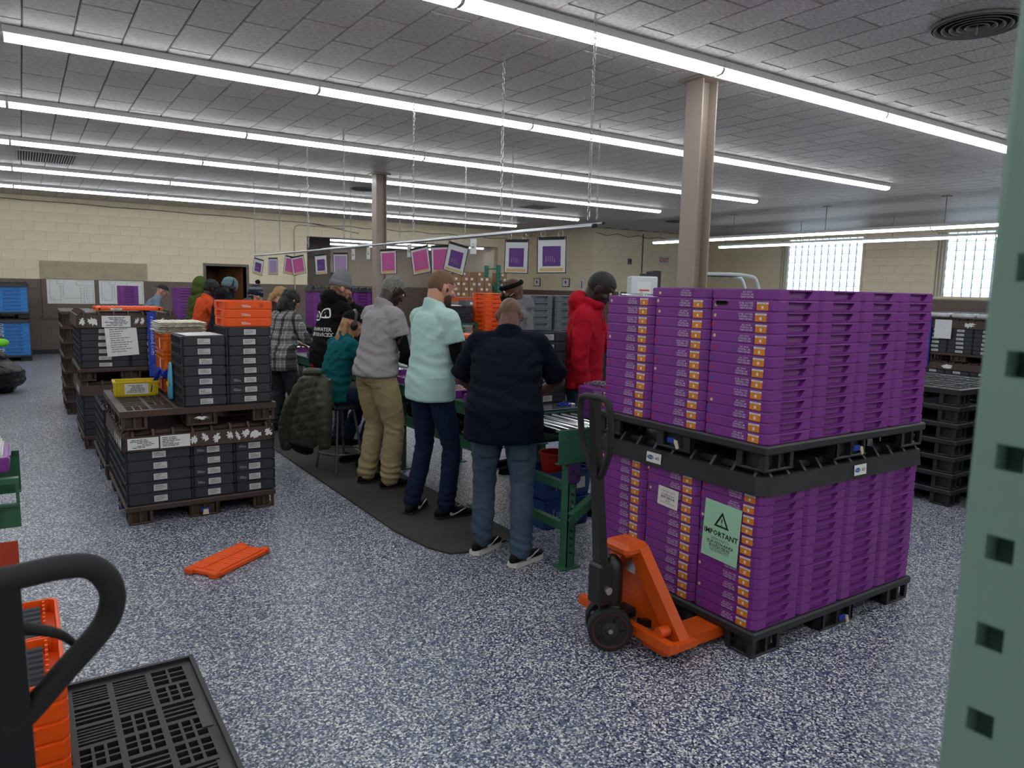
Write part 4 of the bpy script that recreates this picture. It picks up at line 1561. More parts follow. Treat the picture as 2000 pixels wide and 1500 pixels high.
# ------------------------------------------------------------------ foreground left: black pallet, orange trays, truck, conveyor end
fp = pallet(-.5, 1.88, 0, 1.0, 1.155, .15, M_black, 'black slotted pallet in the foreground holding orange shaft trays', lattice=(21, 24), rim=.014, mid=(1.155 / 2, .2))
plate(fp, 'mould_plate', (.955, .72, .151), (0, -1, 0), (1, 0, 0), .19, .035, pm('black_plastic_b', '#2b2c30', .4), .002)
plate(fp, 'mould_plate', (.955, .36, .151), (0, -1, 0), (1, 0, 0), .12, .035, pm('black_plastic_b', '#2b2c30', .4), .002)
ofm = tray_mesh('body', M_orange, .37, .338, .0605, ('y',))
oft = tray_mesh('body', M_orange, .37, .338, .0605, ('y',), open_top=.048)
for j in range(2):
    for k in range(6):
        t = thing('orange_tray', 'orange tray, %s of %s foreground stack' % (ordn(k, 6), ('nearer', 'farther')[j]), 'tray', (-.135, 2.35 + .17 + j * .34, .151 + k * .0605), 0, 'orange trays on the foreground pallet')
        ob('body', oft if k == 5 else ofm, t)
        if k == 5:
            for q in range(7):
                o = ob('dark_shaft', shaftd_me, None, (-.135, 2.40 + j * .34 + q * .038, .151 + 6 * .0605 - .018), (0, 0, random.uniform(-.03, .03)))
                tag(o, 'dark steel shaft, %s in %s foreground orange tray' % (ORD[q], ('nearer', 'farther')[j]), 'shaft', 'dark shafts in the foreground trays')
            for q in range(9):
                for s in (-1, 1):
                    G().box(s * .14 - .004, -.145 + q * .036, .012, s * .14 + .004, -.135 + q * .036, .058).build('comb_tooth', M_orange, t)
pallet_truck(-.045, 1.50, pi / 2, 'black-handled pallet truck at the left edge of foreground', (-.30, .0, 1.25), .135, .24, 0.0, None, loop=[(0, 0), (.5, .02), (.8, -.01), (.97, -.14), (1.0, -.3), (.88, -.48), (.5, -.74), (.15, -.98), (0, -1.04)], tube_r=.0185, bw=.06, side=-1)

def conveyor(x0, x1, y0, y1, z, label, legs, hang=.2, group='green roller conveyors', rol=None, gap=False):
    t = thing('roller_conveyor', label, 'conveyor', (0, 0, 0), 0, group)
    for k, y in enumerate((y0, y1)):
        g = G()
        if gap and k == 0:
            g.box(x0, y - .004, z - hang, x1, y + .004, z - .105).box(x0, y - .004, z - .022, x1, y + .004, z).box(x0, y - .02, z - .11, x1, y + .004, z - .1).box(x1 - .012, y - .004, z - .105, x1, y + .004, z - .022)
        else:
            g.box(x0, y - .004, z - hang, x1, y + .004, z)
        s_ = 1 if k == 0 else -1
        g.box(x0, min(y, y + s_ * .035), z - .008, x1, max(y, y + s_ * .035), z)
        g.box(x0, min(y, y + s_ * .035), z - hang, x1, max(y, y + s_ * .035), z - hang + .006)
        sr = g.build('side_rail', M_green, t)
        n = int((x1 - x0) / .076)
        for q in range(n):
            if k == 0:
                G().cyl((x0 + .04 + q * .076, y - .01, z - .045), (x0 + .04 + q * .076, y - .003, z - .045), .009, 8).build('bolt', M_steel, sr, True)
    n = int((x1 - x0 - .05) / .076)
    rm = G().cyl((0, y0 + .01, 0), (0, y1 - .01, 0), .024, 16).mesh('roller', M_chrome, True)
    for q in range(n):
        ob('roller', rm, t, (x0 + .06 + q * .076, 0, z - (.062 if gap else .026)))
    for x in legs:
        for y in (y0 + .03, y1 - .03):
            g = G()
            w_ = .06
            g.box(x - w_ / 2, y - .035, .012, x - w_ / 2 + .005, y + .035, z - hang - .02)
            g.box(x + w_ / 2 - .005, y - .035, .012, x + w_ / 2, y + .035, z - hang - .02)
            g.box(x - w_ / 2, y - .035, .012, x + w_ / 2, y - .03, z - hang - .02)
            l_ = g.build('leg', M_green, t)
            for q in range(9):
                Mx = Matrix.Translation((x, y - .0355, .1 + q * .045)) @ Matrix.Rotation(radians(35), 4, 'Y')
                gg = G()
                gg.cbox((0, 0, 0), (.028, .001, .009), Mx)
                gg.build('slot', pm('slot_dark', '#12241b', .8), l_)
            for q in range(4):
                zq = .30 + q * .09
                G().cyl((x, y - .045, zq), (x, y - .034, zq), .009, 10).build('bolt', M_steel, l_, True)
            G().chbox(x - .07, y - .05, 0, x + .07, y + .05, .012, .003).build('foot_plate', M_green, l_)
            G().prism([(x - .045, z - hang - .1), (x - .03, z - hang - .12), (x + .03, z - hang - .12), (x + .045, z - hang - .1), (x + .045, z - hang), (x - .045, z - hang)], 'y', y - .05, y - .042).build('bracket', pm('purple_bracket', '#43305e', .45), l_)
            for q in (-.02, .015):
                G().cyl((x + q, y - .06, z - hang - .06 - q), (x + q, y - .05, z - hang - .06 - q), .011, 8).build('bolt', M_chrome, l_, True)
        for zz in (.25, .50):
            G().box(x - .02, y0 + .04, zz - .03, x + .02, y1 - .04, zz + .02).build('cross_brace', M_green, t)
    return t
conveyor(-2.6, -.05, 3.46, 4.06, .87, 'green roller conveyor end at the left edge', (-.35, -2.2), gap=True)
t = thing('purple_tray', 'purple tray holding papers on left edge conveyor', 'tray', (-.30, 3.75, .872))
ob('body', tray_mesh('body', M_purple, .44, .36, .06, ('x',)), t)
t = thing('paper_stack', 'stack of white sheets on the left edge purple tray', 'papers', (-.30, 3.74, .933))
for k in range(3):
    G().box(-.2 + k * .004, -.16, k * .012, .2 - k * .006, .16, k * .012 + .011).build('sheet_bundle', M_paper, t)
t = thing('conveyor_bracket', 'red steel bracket bolted below the left edge conveyor', 'bracket', (-.12, 3.44, .52))
G().prism([(-.2, -.06), (.02, -.06), (.055, -.03), (.055, .1), (-.2, .1)], 'y', -.008, 0).build('plate', pm('red_enamel', '#b2452f', .45), t)
G().cyl((-.02, -.02, .2), (-.02, -.008, .2), .014, 10).build('bolt', M_steel, t, True)
G().prism([(-.07, .15), (-.03, .13), (-.005, .15), (-.005, .25), (-.03, .27), (-.07, .24)], 'y', -.009, -.002).build('upper_plate', pm('red_enamel', '#b2452f', .45), t)

# ------------------------------------------------------------------ green rack post, right foreground
t = thing('rack_upright', 'pale green perforated rack post close at right edge', 'rack post', (.655, .285, 0), 0)
M_post = pm('sage_enamel', '#7d9c90', .35, var=.04, vs=6)
W_, t_, PT = .082, .003, 2.6
hy, hs_ = -.030, .0215
g = G()
g.box(0, -W_, 0, t_, hy - hs_ / 2, PT)
g.box(0, hy + hs_ / 2, 0, t_, -.006, PT)
pit = .0762
z = 1.314 % pit
zz = [z + k * pit for k in range(int((PT - z) / pit) + 1)]
prev = 0
for c in zz:
    g.box(0, hy - hs_ / 2, prev, t_, hy + hs_ / 2, c - hs_ / 2)
    prev = c + hs_ / 2
g.box(0, hy - hs_ / 2, prev, t_, hy + hs_ / 2, PT)
g.build('face_plate', M_post, t)
g = G()
g.prism([(0, -.006), (.0015, -.0015), (.006, 0), (.07, 0), (.07, -.003), (.006, -.003), (.0045, -.006)], 'z', 0, PT)
g.prism([(0, -W_), (.07, -W_), (.07, -W_ + .003), (0, -W_ + .003)], 'z', 0, PT)
g.prism([(.067, -.003), (.07, -.003), (.07, -.022), (.067, -.022)], 'z', 0, PT)
g.prism([(.067, -W_ + .003), (.07, -W_ + .003), (.07, -W_ + .025), (.067, -W_ + .025)], 'z', 0, PT)
g.build('channel_sides', M_post, t)
G().chbox(-.03, -W_ - .03, 0, .1, .03, .01, .002).build('foot_plate', M_post, t)

# ------------------------------------------------------------------ people
M_SK = {'dark': pm('skin_dark', '#5a3a2b', .5, var=.08, vs=14, bump=.1, bs=120), 'brown': pm('skin_brown', '#62402f', .45, var=.1, vs=12, bump=.1, bs=120),
        'light': pm('skin_light', '#c8937a', .5, var=.08, vs=12, bump=.1, bs=120), 'deep': pm('skin_deep', '#39261f', .45, var=.08, vs=14, bump=.1, bs=120)}
def remesh(g, voxel, smooth=6, name='m'):
    me = g.mesh(name, M_white)
    o = bpy.data.objects.new('tmp', me)
    m_ = o.modifiers.new('r', 'REMESH')
    m_.mode = 'VOXEL'
    m_.voxel_size = voxel
    m_.use_smooth_shade = True
    if smooth:
        s_ = o.modifiers.new('s', 'SMOOTH')
        s_.iterations = smooth
        s_.factor = .5
    out = baked(o)
    bpy.data.meshes.remove(me)
    out.polygons.foreach_set('use_smooth', [True] * len(out.polygons))
    return out
def setmat(me, *mats):
    me.materials.clear()
    for m in mats:
        me.materials.append(m)
    return me
def wrinkle(me, fn):
    ns = [v.normal.copy() for v in me.vertices]
    for v, n in zip(me.vertices, ns):
        v.co += n * fn(v.co)
    me.update()
def ik(a, b, l1, l2, pole):
    a, b, pole = V(a), V(b), V(pole)
    d = b - a
    L_ = min(d.length, (l1 + l2) * .998)
    u = d.normalized()
    x = (l1 * l1 - l2 * l2 + L_ * L_) / (2 * L_)
    h = math.sqrt(max(l1 * l1 - x * x, 0))
    p = pole - u * pole.dot(u)
    p = p.normalized() if p.length > 1e-6 else u.orthogonal().normalized()
    return a + u * x + p * h, a + u * L_

def limb(g, pts, rs, n=14):
    """tapered round limb with spheres at its joints"""
    g.tube(pts, rs, n, dome=True)
    for p, r in zip(pts[1:-1], rs[1:-1]):
        g.ball(p, r * .99, 12)

def hand(g, w, fdir, pn, side, s=1.0, curl=.5):
    """palm and five fingers; w wrist, fdir pointing direction, pn palm normal (palm side)"""
    f = V(fdir).normalized()
    pn = V(pn)
    pn = (pn - f * pn.dot(f)).normalized()
    lt = f.cross(pn).normalized() * side       # towards the thumb
    w = V(w)
    g.loft([(w, lt * .027 * s, pn * .018 * s), (w + f * .04 * s, lt * .036 * s, pn * .016 * s), (w + f * .085 * s, lt * .040 * s, pn * .014 * s)], 12)
    for k, (off, L_) in enumerate(((.030, .072), (.010, .082), (-.010, .076), (-.029, .06))):
        p = w + f * .085 * s + lt * off * s
        d1 = (f + pn * .25 * curl).normalized()
        d2 = (f + pn * 1.1 * curl).normalized()
        d3 = (f * .8 + pn * 1.8 * curl).normalized()
        q = [p - f * .01, p + d1 * L_ * .42 * s, p + d1 * L_ * .42 * s + d2 * L_ * .32 * s, p + d1 * L_ * .42 * s + d2 * L_ * .32 * s + d3 * L_ * .26 * s]
        g.tube(q, [.0095 * s, .009 * s, .0085 * s, .0072 * s], 10, dome=True)
    p = w + f * .025 * s + lt * .026 * s
    d1 = (f * .65 + lt * .7 + pn * .3).normalized()
    d2 = (f * .9 + lt * .25 + pn * .4).normalized()
    g.tube([p, p + d1 * .035 * s, p + d1 * .035 * s + d2 * .03 * s, p + d1 * .035 * s + d2 * .055 * s], [.014 * s, .012 * s, .010 * s, .008 * s], 10, dome=True)

def head_shape(g, M_, s=1.0, jaw=1.0, nose=1.0):
    """M_ places the head: origin at skull centre, +y face direction, +z up"""
    R_ = M_.to_3x3()
    def b(c, r):
        g.ball(M_ @ (V(c) * s), tuple(q * s for q in r), 22, R_)
    b((0, -.006, .018), (.076, .098, .094))
    b((0, .028, -.03), (.064, .064, .078))
    b((0, .045, -.078), (.044 * jaw, .044, .036))
    b((0, .058, -.098), (.026, .026, .02))
    b((0, -.045, -.03), (.06, .045, .06))
    b((0, .075, .03), (.05, .02, .018))
    for q in (-1, 1):
        b((q * .042, .062, -.03), (.022, .024, .022))
        b((q * .080, -.006, -.02), (.011, .021, .033))
        b((q * .088, -.016, -.012), (.007, .016, .03))
    g.tube([M_ @ (V((0, .086, .012)) * s), M_ @ (V((0, .098, -.012)) * s), M_ @ (V((0, .108 * (.95 + .05 * nose), -.032)) * s)], [.009 * s, .011 * s, .015 * s], 10, dome=True)
    b((0, .086, -.062), (.024, .012, .008))
    b((0, .083, -.075), (.022, .012, .008))

def shell(M_, s, r, c=(0, -.006, .018), keep=None, n=40, off=0.0, noise_a=0.0, noise_s=30):
    """part of an ellipsoid shell round the skull as a solid cap; keep(x,y,z in units of skull) -> bool"""
    g = G()
    k = n // 2
    idx = {}
    vs, fs = [], []
    for q in range(k + 1):
        th = pi * q / k
        for i in range(n):
            ph = 2 * pi * i / n
            p = V((sin(th) * cos(ph), sin(th) * sin(ph), cos(th)))
            rad = 1 + (noise.noise(p * noise_s * .2) * noise_a if noise_a else 0)
            vs.append(V(c) + V((p.x * r[0], p.y * r[1], p.z * r[2])) * rad)
    for q in range(k):
        for i in range(n):
            j = (i + 1) % n
            f = (q * n + i, (q + 1) * n + i, (q + 1) * n + j, q * n + j)
            m_ = sum((vs[a] for a in f), V()) / 4
            if keep is None or keep(m_):
                fs.append(f)
    used = sorted({a for f in fs for a in f})
    mp = {a: i for i, a in enumerate(used)}
    V1 = [vs[a] for a in used]
    cen = V(c)
    V2 = [cen + (p - cen) * .9 for p in V1]
    m = len(V1)
    F = [tuple(mp[a] for a in f) for f in fs]
    F2 = [tuple(mp[a] + m for a in reversed(f)) for f in fs]
    ed = {}
    for f in F:
        for a, b in zip(f, f[1:] + f[:1]):
            ed[(a, b)] = 1
    rim = [(a, b, b + m, a + m) for (a, b) in ed if (b, a) not in ed]
    g.add([M_ @ (p * s) for p in V1 + V2], F + F2 + rim)
    return g

def hairline(m):
    # front hairline over the brow, behind the ears, down to the nape
    if m.y > .055:
        return m.z > .058
    if m.y > .0:
        return m.z > .03 - .3 * (.0 - m.y) * -1 * .3
    if m.y > -.03:
        return m.z > .012
    return m.z > -.045
def buzz(m):
    return hairline(m)

SHOE = {}
def shoe(parent, ank, yaw, s, mat, solem, logo=None):
    """ank: ankle position (parent space); yaw: toe direction angle"""
    M_ = Matrix.Translation((ank[0], ank[1], ank[2])) @ Matrix.Rotation(yaw - pi / 2, 4, 'Z')
    zf = -ank[2]
    L_ = .27 * s
    g = G()
    def ring(y, z, a, b):
        return (M_ @ V((0, y * s, zf + z * s)), (M_.to_3x3() @ V((a * s, 0, 0))), V((0, 0, b * s)))
    g.loft([ring(-.075, .052, .026, .030), ring(-.055, .06, .036, .042), ring(-.01, .066, .039, .046), ring(.05, .056, .042, .036), ring(.10, .047, .046, .026), ring(.15, .042, .044, .020), ring(.185, .04, .030, .015)], 14)
    g.loft([ring(-.03, .085, .032, .02), ring(-.025, .105, .034, .012)], 12)
    o = setmat(remesh(g, .007 * s, 3, 'shoe_upper'), mat)
    sh = ob('shoe', o, parent)
    g = G()
    outl = [(-.04, -.085), (.0, -.098), (.04, -.085), (.046, -.03), (.044, .05), (.052, .11), (.046, .165), (.022, .198), (-.012, .203), (-.042, .175), (-.05, .11), (-.04, .04), (-.044, -.03)]
    for z0, z1, k in ((.003, .014, 1.0), (.014, .03, .98)):
        P0 = [M_ @ V((x * s * k, y * s * k, zf + z0 * s)) for x, y in outl]
        P1 = [M_ @ V((x * s * k * .98, y * s * k * .985, zf + z1 * s)) for x, y in outl]
        n = len(outl)
        g.add(P0 + P1, [tuple(range(n - 1, -1, -1)), tuple(range(n, 2 * n))] + [(i, (i + 1) % n, n + (i + 1) % n, n + i) for i in range(n)])
    so = g.build('sole', solem, sh, True, 50)
    if logo:
        for sx in (-1, 1):
            pts = [(.0, .045), (-.03, .058), (-.055, .04), (-.045, .032), (.05, .062), (.09, .075)]
            pl = [(.095, .078), (.02, .050), (-.03, .034), (-.055, .036), (-.06, .05), (-.045, .06), (-.04, .05), (-.02, .046), (.02, .056)]
            gg = G()
            n = len(pl)
            A = [M_ @ V((sx * .0455 * s, -y * -1 * s * .8 + .05 * s, zf + z * s)) for y, z in pl]
            Bq = [M_ @ V((sx * .038 * s, -y * -1 * s * .8 + .05 * s, zf + z * s)) for y, z in pl]
            gg.add(A + Bq, [tuple(range(n)), tuple(range(2 * n - 1, n - 1, -1))] + [(i, (i + 1) % n, n + (i + 1) % n, n + i) for i in range(n)])
            gg.build('side_mark', logo, sh)
    return sh

def person(label, loc, face, H=1.75, skin='light', bulk=1.0, lean=8, hips=None, feet=((-.11, 0), (.11, .05)), foot_yaw=(8, -8),
           hands=((-.2, .38, 1.0), (.2, .38, 1.0)), elbow_out=(.5, .5), shirt=None, sleeve='short', undersleeve=None, pants=None, shoes=None, sole=None,
           head_yaw=0, head_pitch=20, head_roll=0, hem=.0, voxel=.0085, belly=0.0, hood=None, hood_up=False, shirt_loose=1.0, seat=None, fold=1.0, tuck=False, legs=True, baggy=1.0, mark=None, hscale=1.0, jaw=1.0, neck=.0, twist=0, headfn=None, logo=None, slen=.66):
    """face: world heading in degrees. local frame: x right, y forward, z up."""
    t = thing('person', label, 'person', (loc[0], loc[1], 0 if len(loc) < 3 else loc[2]), radians(face - 90), 'people working in the hall')
    f = H / 1.75
    hipz = (seat + .09) if seat else .962 * f
    hip = V((0, 0, hipz)) + (V((hips[0], hips[1], 0)) if hips else V((0, 0, 0)))
    Rl = Matrix.Rotation(radians(-lean), 3, 'X')
    Rl2 = Matrix.Rotation(radians(-lean * 1.35), 3, 'X')
    Tw = Matrix.Rotation(radians(twist), 3, 'Z')
    waist = hip + Rl @ V((0, 0, .14 * f))
    chest = hip + Rl @ V((0, 0, .335 * f))
    nb = chest + Tw @ (Rl2 @ V((0, -.005, .20 * f)))
    sh = [nb + Tw @ (Rl2 @ V((sx * .172 * f * (1 + .35 * (bulk - 1)), 0, -.092 * f))) for sx in (-1, 1)]
    # ---- arms
    la_, lf = .30 * f, .265 * f
    el, wr = [], []
    for k, sx in enumerate((-1, 1)):
        e_, w_ = ik(sh[k], V(hands[k]), la_, lf, V((sx * elbow_out[k] * 1.2, -.35, -.8)))
        el.append(e_)
        wr.append(w_)
    # ---- legs
    hj = [hip + V((sx * .092 * f * (1 + .2 * (bulk - 1)), 0, -.03 * f)) for sx in (-1, 1)]
    kn, an = [], []
    for k in (0, 1):
        a_ = V((feet[k][0], feet[k][1], .085 * f if len(feet[k]) < 3 else feet[k][2]))
        k_, a2 = ik(hj[k], a_, .43 * f, .43 * f, V((.15 * (-1, 1)[k], 1, .1)))
        kn.append(k_)
        an.append(a_)
    b = bulk
    # ---- head
    hd = nb + Tw @ (Rl2 @ V((0, .014 * f, .034 * f + neck)))
    Mh = Matrix.Translation(hd) @ Matrix.Rotation(radians(head_yaw), 4, 'Z') @ Matrix.Rotation(radians(-head_pitch), 4, 'X') @ Matrix.Rotation(radians(head_roll), 4, 'Y') @ Matrix.Translation((0, .012, .095 * f * hscale))
    # ---- skin body, one surface
    g = G()
    hs = f * hscale
    head_shape(g, Mh, hs, jaw)
    nr = .066 * f * (1 + .45 * (b - 1))
    g.tube([nb + V((0, .022, -.05 * f)), nb + V((0, .006, .015 * f)), Mh @ V((0, -.022 * f, -.06 * f))], [nr * .82, nr * .95, nr * .97], 16, dome=True)
    X = V((1, 0, 0))
    Yv = V((0, 1, 0))
    g.loft([(hip + V((0, 0, -.06)), X * .13 * b, Yv * .09), (hip, X * .14 * b, Yv * .095 * b), (waist, X * .125 * b, Yv * .085 * b), (chest, X * .14 * b, Yv * .085 * b), (nb + V((0, .02, -.08)), X * .09, Yv * .045)], 18)
    for k, sx in enumerate((-1, 1)):
        limb(g, [sh[k], sh[k].lerp(el[k], .5), el[k], el[k].lerp(wr[k], .35), wr[k]], [.052 * b, .046 * b * f, .038 * f * b ** .5, .038 * f * b ** .5, .026 * f])
        limb(g, [hj[k], hj[k].lerp(kn[k], .5)], [.07 * b, .06])
        fd = (wr[k] - el[k]).normalized()
        fd = (fd + V((0, .15, -.25))).normalized()
        pn = V((-sx * .25, .1, -1))
        hand(g, wr[k], fd, pn, 1 if sx < 0 else -1, f * .98, .55)
    body = setmat(remesh(g, min(voxel * .8, .009), 3, 'body'), M_SK[skin])
    bo = ob('body', body, t)
    # eyes
    g = G()
    R3_ = Mh.to_3x3()
    for q in (-1, 1):
        g.mi = 0
        g.ball(Mh @ (V((q * .031, .079, .006)) * hs), tuple(.0125 * hs for _ in range(3)), 10, R3_)
        g.mi = 1
        g.ball(Mh @ (V((q * .031, .0885, .005)) * hs), tuple(.0055 * hs for _ in range(3)), 8, R3_)
    g.build('eyes', [pm('eye_white', '#d9d4cc', .3), M_ink], bo, True)['kind'] = 'stuff'
    nrs = nr
    # ---- shirt
    sl = shirt_loose
    g = G()
    hemz = V((0, 0, -.06 * f - hem))
    lo = hip + hemz
    by = .0 + belly
    def rr(c, a, d_, dy=0.0):
        return (c + V((0, dy, 0)), Tw @ (X * a * f * b), (Tw @ Yv) * d_ * f * (b if b < 1.15 else b * 1.0))
    g.loft([rr(lo, .186 * sl, .142 * sl, by * .5 - .008), rr(hip + V((0, 0, .02)), .182 * sl, .140 * sl, by * .7 - .008), rr(waist, .168 * sl, .126 * sl, by), rr(hip.lerp(chest, .75), .168 * sl, .12 * sl, by * .6), rr(chest, .176, .122), rr(chest.lerp(nb, .45), .168, .112, -.008), rr(chest.lerp(nb, .72), .128, .09, -.012)], 24, dome=False)
    g.loft([(nb + V((0, -.012, -.07 * f)), X * .125 * f, Yv * .085 * f), (nb + V((0, -.006, -.025 * f)), X * .088 * f * b ** .4, Yv * .076 * f), (nb + (hd - nb) * .5 + V((0, -.006, .004)), X * nrs * 1.12, Yv * nrs * 1.12 + V((0, 0, -nrs * .55)))], 18, dome=False)
    for k, sx in enumerate((-1, 1)):
        ue = sh[k].lerp(el[k], .5)
        tr = nb.lerp(sh[k], .45) + V((0, -.005, -.004))
        limb(g, [nb.lerp(sh[k], .1) + V((0, -.01, -.045 * f)), tr + V((0, -.004, -.022 * f)), sh[k]], [.058 * f, .062 * f, .068 * f * b ** .4])
        g.ball(sh[k], .068 * f * b ** .4, 14)
        if sleeve == 'short':
            c_ = sh[k].lerp(el[k], slen)
            g.tube([sh[k], ue, c_], [.069 * f * b ** .5, .068 * f * b ** .6, .072 * f * b ** .6], 18)
        else:
            e1 = .055 * f * b ** .5
            limb(g, [sh[k], ue, el[k], el[k].lerp(wr[k], .5), wr[k].lerp(el[k], .04)], [.068 * f * b ** .5, .062 * f * b ** .5, e1, .049 * f, .038 * f])
        g.loft([(chest + Tw @ V((sx * .15 * f * b, 0, .0)), X * .045 * f, Yv * .085 * f), (sh[k] + V((-sx * .01, 0, -.05)), X * .06 * f, Yv * .068 * f)], 12)
    if hood and not hood_up:
        hc = nb + Tw @ (Rl2 @ V((0, -.075 * f, -.005)))
        g.ball(hc, (.125 * f, .075 * f, .085 * f), 20)
        g.ball(hc + V((0, -.015, -.075 * f)), (.085 * f, .06 * f, .075 * f), 18)
        g.tube([nb + V((.092 * cos(a), .004 + .088 * sin(a), .012 - .03 * sin(a))) for a in [2 * pi * q / 20 for q in range(20)]], .030, 10, closed=True)
    if tuck:
        pass
    sm_ = remesh(g, voxel, 13, 'shirt')
    sd = random.random() * 50
    chz, hz = chest.z, hip.z
    def wf(p):
        a = noise.noise(V((p.x * 7 + sd, p.y * 7, p.z * 5))) * .005
        r1 = 1 - abs(noise.noise(V((p.x * 5 + p.z * 5 + sd, p.y * 6, p.z * 9 - p.x * 4)))) * 2.2
        r2 = 1 - abs(noise.noise(V((p.x * 6 - p.z * 6 - sd, p.y * 6, p.z * 8 + p.x * 5)))) * 2.2
        a += (max(0, r1) ** 4 + max(0, r2) ** 4) * .0048
        a += noise.noise(V((p.x * 24 + sd, p.y * 24, p.z * 24))) * .0015
        # sagging cross-folds towards the waist
        w_ = max(0, 1 - abs(p.z - (hz + .1)) / .22)
        a += w_ * .006 * sin(p.z * 75 + p.x * 22 + 4 * noise.noise(p * 5))
        w2 = max(0, 1 - (V((abs(p.x), p.y, p.z)) - V((.17 * f, 0, chz))).length / .2)
        a += w2 * .006 * sin((p.z * 50 - abs(p.x) * 60))
        return a * fold
    wrinkle(sm_, wf)
    setmat(sm_, shirt)
    so = ob('shirt' if sleeve == 'short' else 'sweatshirt', sm_, t)
    if undersleeve:
        for k, sx in enumerate((-1, 1)):
            g = G()
            limb(g, [sh[k].lerp(el[k], .4), el[k], el[k].lerp(wr[k], .5), wr[k]], [.05 * f * b ** .4, .044 * f, .043 * f, .032 * f])
            me = remesh(g, .009, 3, 'undersleeve')
            wrinkle(me, lambda p: noise.noise(p * 26) * .003)
            ob('undersleeve', setmat(me, undersleeve), t)
    # ---- trousers
    if legs:
        g = G()
        bg = baggy
        g.loft([(hip + V((0, 0, .055 * f)), X * .153 * f * b, Yv * .108 * f * b), (hip, X * .165 * f * b, Yv * .118 * f * b), (hip + V((0, 0, -.07 * f)), X * .165 * f * b, Yv * .118 * f * b), (hip + V((0, 0, -.11 * f)), X * .12 * f * b, Yv * .09 * f * b)], 22, dome=False)
        for k in (0, 1):
            th = .088 * f * (1 + .6 * (b - 1)) * (1 + .5 * (bg - 1))
            limb(g, [hj[k] + V((0, 0, -.02)), hj[k].lerp(kn[k], .5), kn[k], kn[k].lerp(an[k], .5), an[k] + V((0, -.01, .015))], [th, .079 * f * (1 + .5 * (b - 1)) * bg, .064 * f * bg, .062 * f * bg, .060 * f * bg], 18)
            g.ball(hj[k] + V((0, -.04 * f, -.01)), (.072 * f, .066 * f, .085 * f), 14)
        pm_ = remesh(g, voxel, 4, 'trousers')
        az = .085 * f
        def pf(p):
            a = noise.noise(V((p.x * 8 + sd, p.y * 8, p.z * 6))) * .005
            r1 = 1 - abs(noise.noise(V((p.x * 7 + p.z * 4 + sd, p.y * 7, p.z * 9)))) * 2.2
            r2 = 1 - abs(noise.noise(V((p.x * 7 - p.z * 5 - sd, p.y * 7 + p.z * 4, p.z * 8)))) * 2.2
            a += (max(0, r1) ** 4 + max(0, r2) ** 4) * .006
            w_ = max(0, 1 - abs(p.z - (az + .06)) / .16)
            a += w_ * .007 * sin(p.z * 95 + p.x * 30 + 5 * noise.noise(p * 6))
            w3 = max(0, 1 - abs(p.z - .48 * f) / .14) if not seat else 0
            a += w3 * .004 * sin(p.z * 80 + p.y * 40 + 4 * noise.noise(p * 7))
            return a * fold
        wrinkle(pm_, pf)
        po = ob('trousers', setmat(pm_, pants), t)
        for k in (0, 1):
            shoe(t, an[k], radians(90 + foot_yaw[k]), f, shoes, sole or shoes, logo)
    else:
        po = None
    return dict(root=t, M=Mh, s=hs, nb=nb, hip=hip, chest=chest, sh=sh, el=el, wr=wr, body=bo, shirt=so, trousers=po, f=f, kn=kn, an=an, b=b, waist=waist)

def hair_cap(P, mat, keep=hairline, r=(.080, .102, .099), na=0.0, name='hair'):
    g = shell(P['M'], P['s'], r, keep=keep, noise_a=na, n=48, noise_s=60)
    return g.build(name, mat, P['root'], True, 60)
def lump_hair(P, mat, blobs, voxel=.0085, amp=.008, fr=30, name='hair'):
    g = G()
    R_ = P['M'].to_3x3()
    for c, r in blobs:
        g.ball(P['M'] @ (V(c) * P['s']), tuple(q * P['s'] for q in r), 20, R_)
    me = remesh(g, voxel, 2, 'hair')
    wrinkle(me, lambda p: noise.noise(V((p.x * fr, p.y * fr, p.z * fr * .35))) * amp + noise.noise(p * fr * 2) * amp * .4)
    return ob(name, setmat(me, mat), P['root'])
def beanie(P, mat, band=None, up=.045, pom=None, tilt=0):
    M_, s = P['M'], P['s']
    T = M_ @ Matrix.Translation((0, -.012 * s, .03 * s)) @ Matrix.Rotation(radians(tilt), 4, 'X')
    g = G()
    pr = [(.088, -.012), (.09, .02), (.086, .055), (.072, .085 + up * .3), (.045, .105 + up * .7), (.018, .112 + up), (.004, .114 + up)]
    n = 28
    vs = []
    for r, z in pr:
        vs += [T @ V((r * .95 * s * cos(2 * pi * i / n), r * 1.2 * s * sin(2 * pi * i / n), z * s)) for i in range(n)]
    fs = [(k * n + i, k * n + (i + 1) % n, (k + 1) * n + (i + 1) % n, (k + 1) * n + i) for k in range(len(pr) - 1) for i in range(n)]
    fs += [tuple(range((len(pr) - 1) * n, len(pr) * n)), tuple(range(n - 1, -1, -1))]
    o = g.add(vs, fs).build('knit_hat', mat, P['root'], True, 60)
    g = G()
    pr = [(.089, -.03), (.097, -.025), (.098, .02), (.09, .028)]
    vs = []
    for r, z in pr:
        vs += [T @ V((r * .95 * s * cos(2 * pi * i / n), r * 1.18 * s * sin(2 * pi * i / n), z * s)) for i in range(n)]
    fs = [(k * n + i, k * n + (i + 1) % n, (k + 1) * n + (i + 1) % n, (k + 1) * n + i) for k in range(3) for i in range(n)]
    g.add(vs, fs).build('folded_band', band or mat, o, True, 60)
    if pom:
        g = G().ball(T @ V((0, 0, (.14 + up) * s)), .034 * s, 16)
        me = remesh(g, .006, 0, 'pompom')
        wrinkle(me, lambda p: noise.noise(p * 90) * .008)
        ob('pompom', setmat(me, pom), o)
    return o
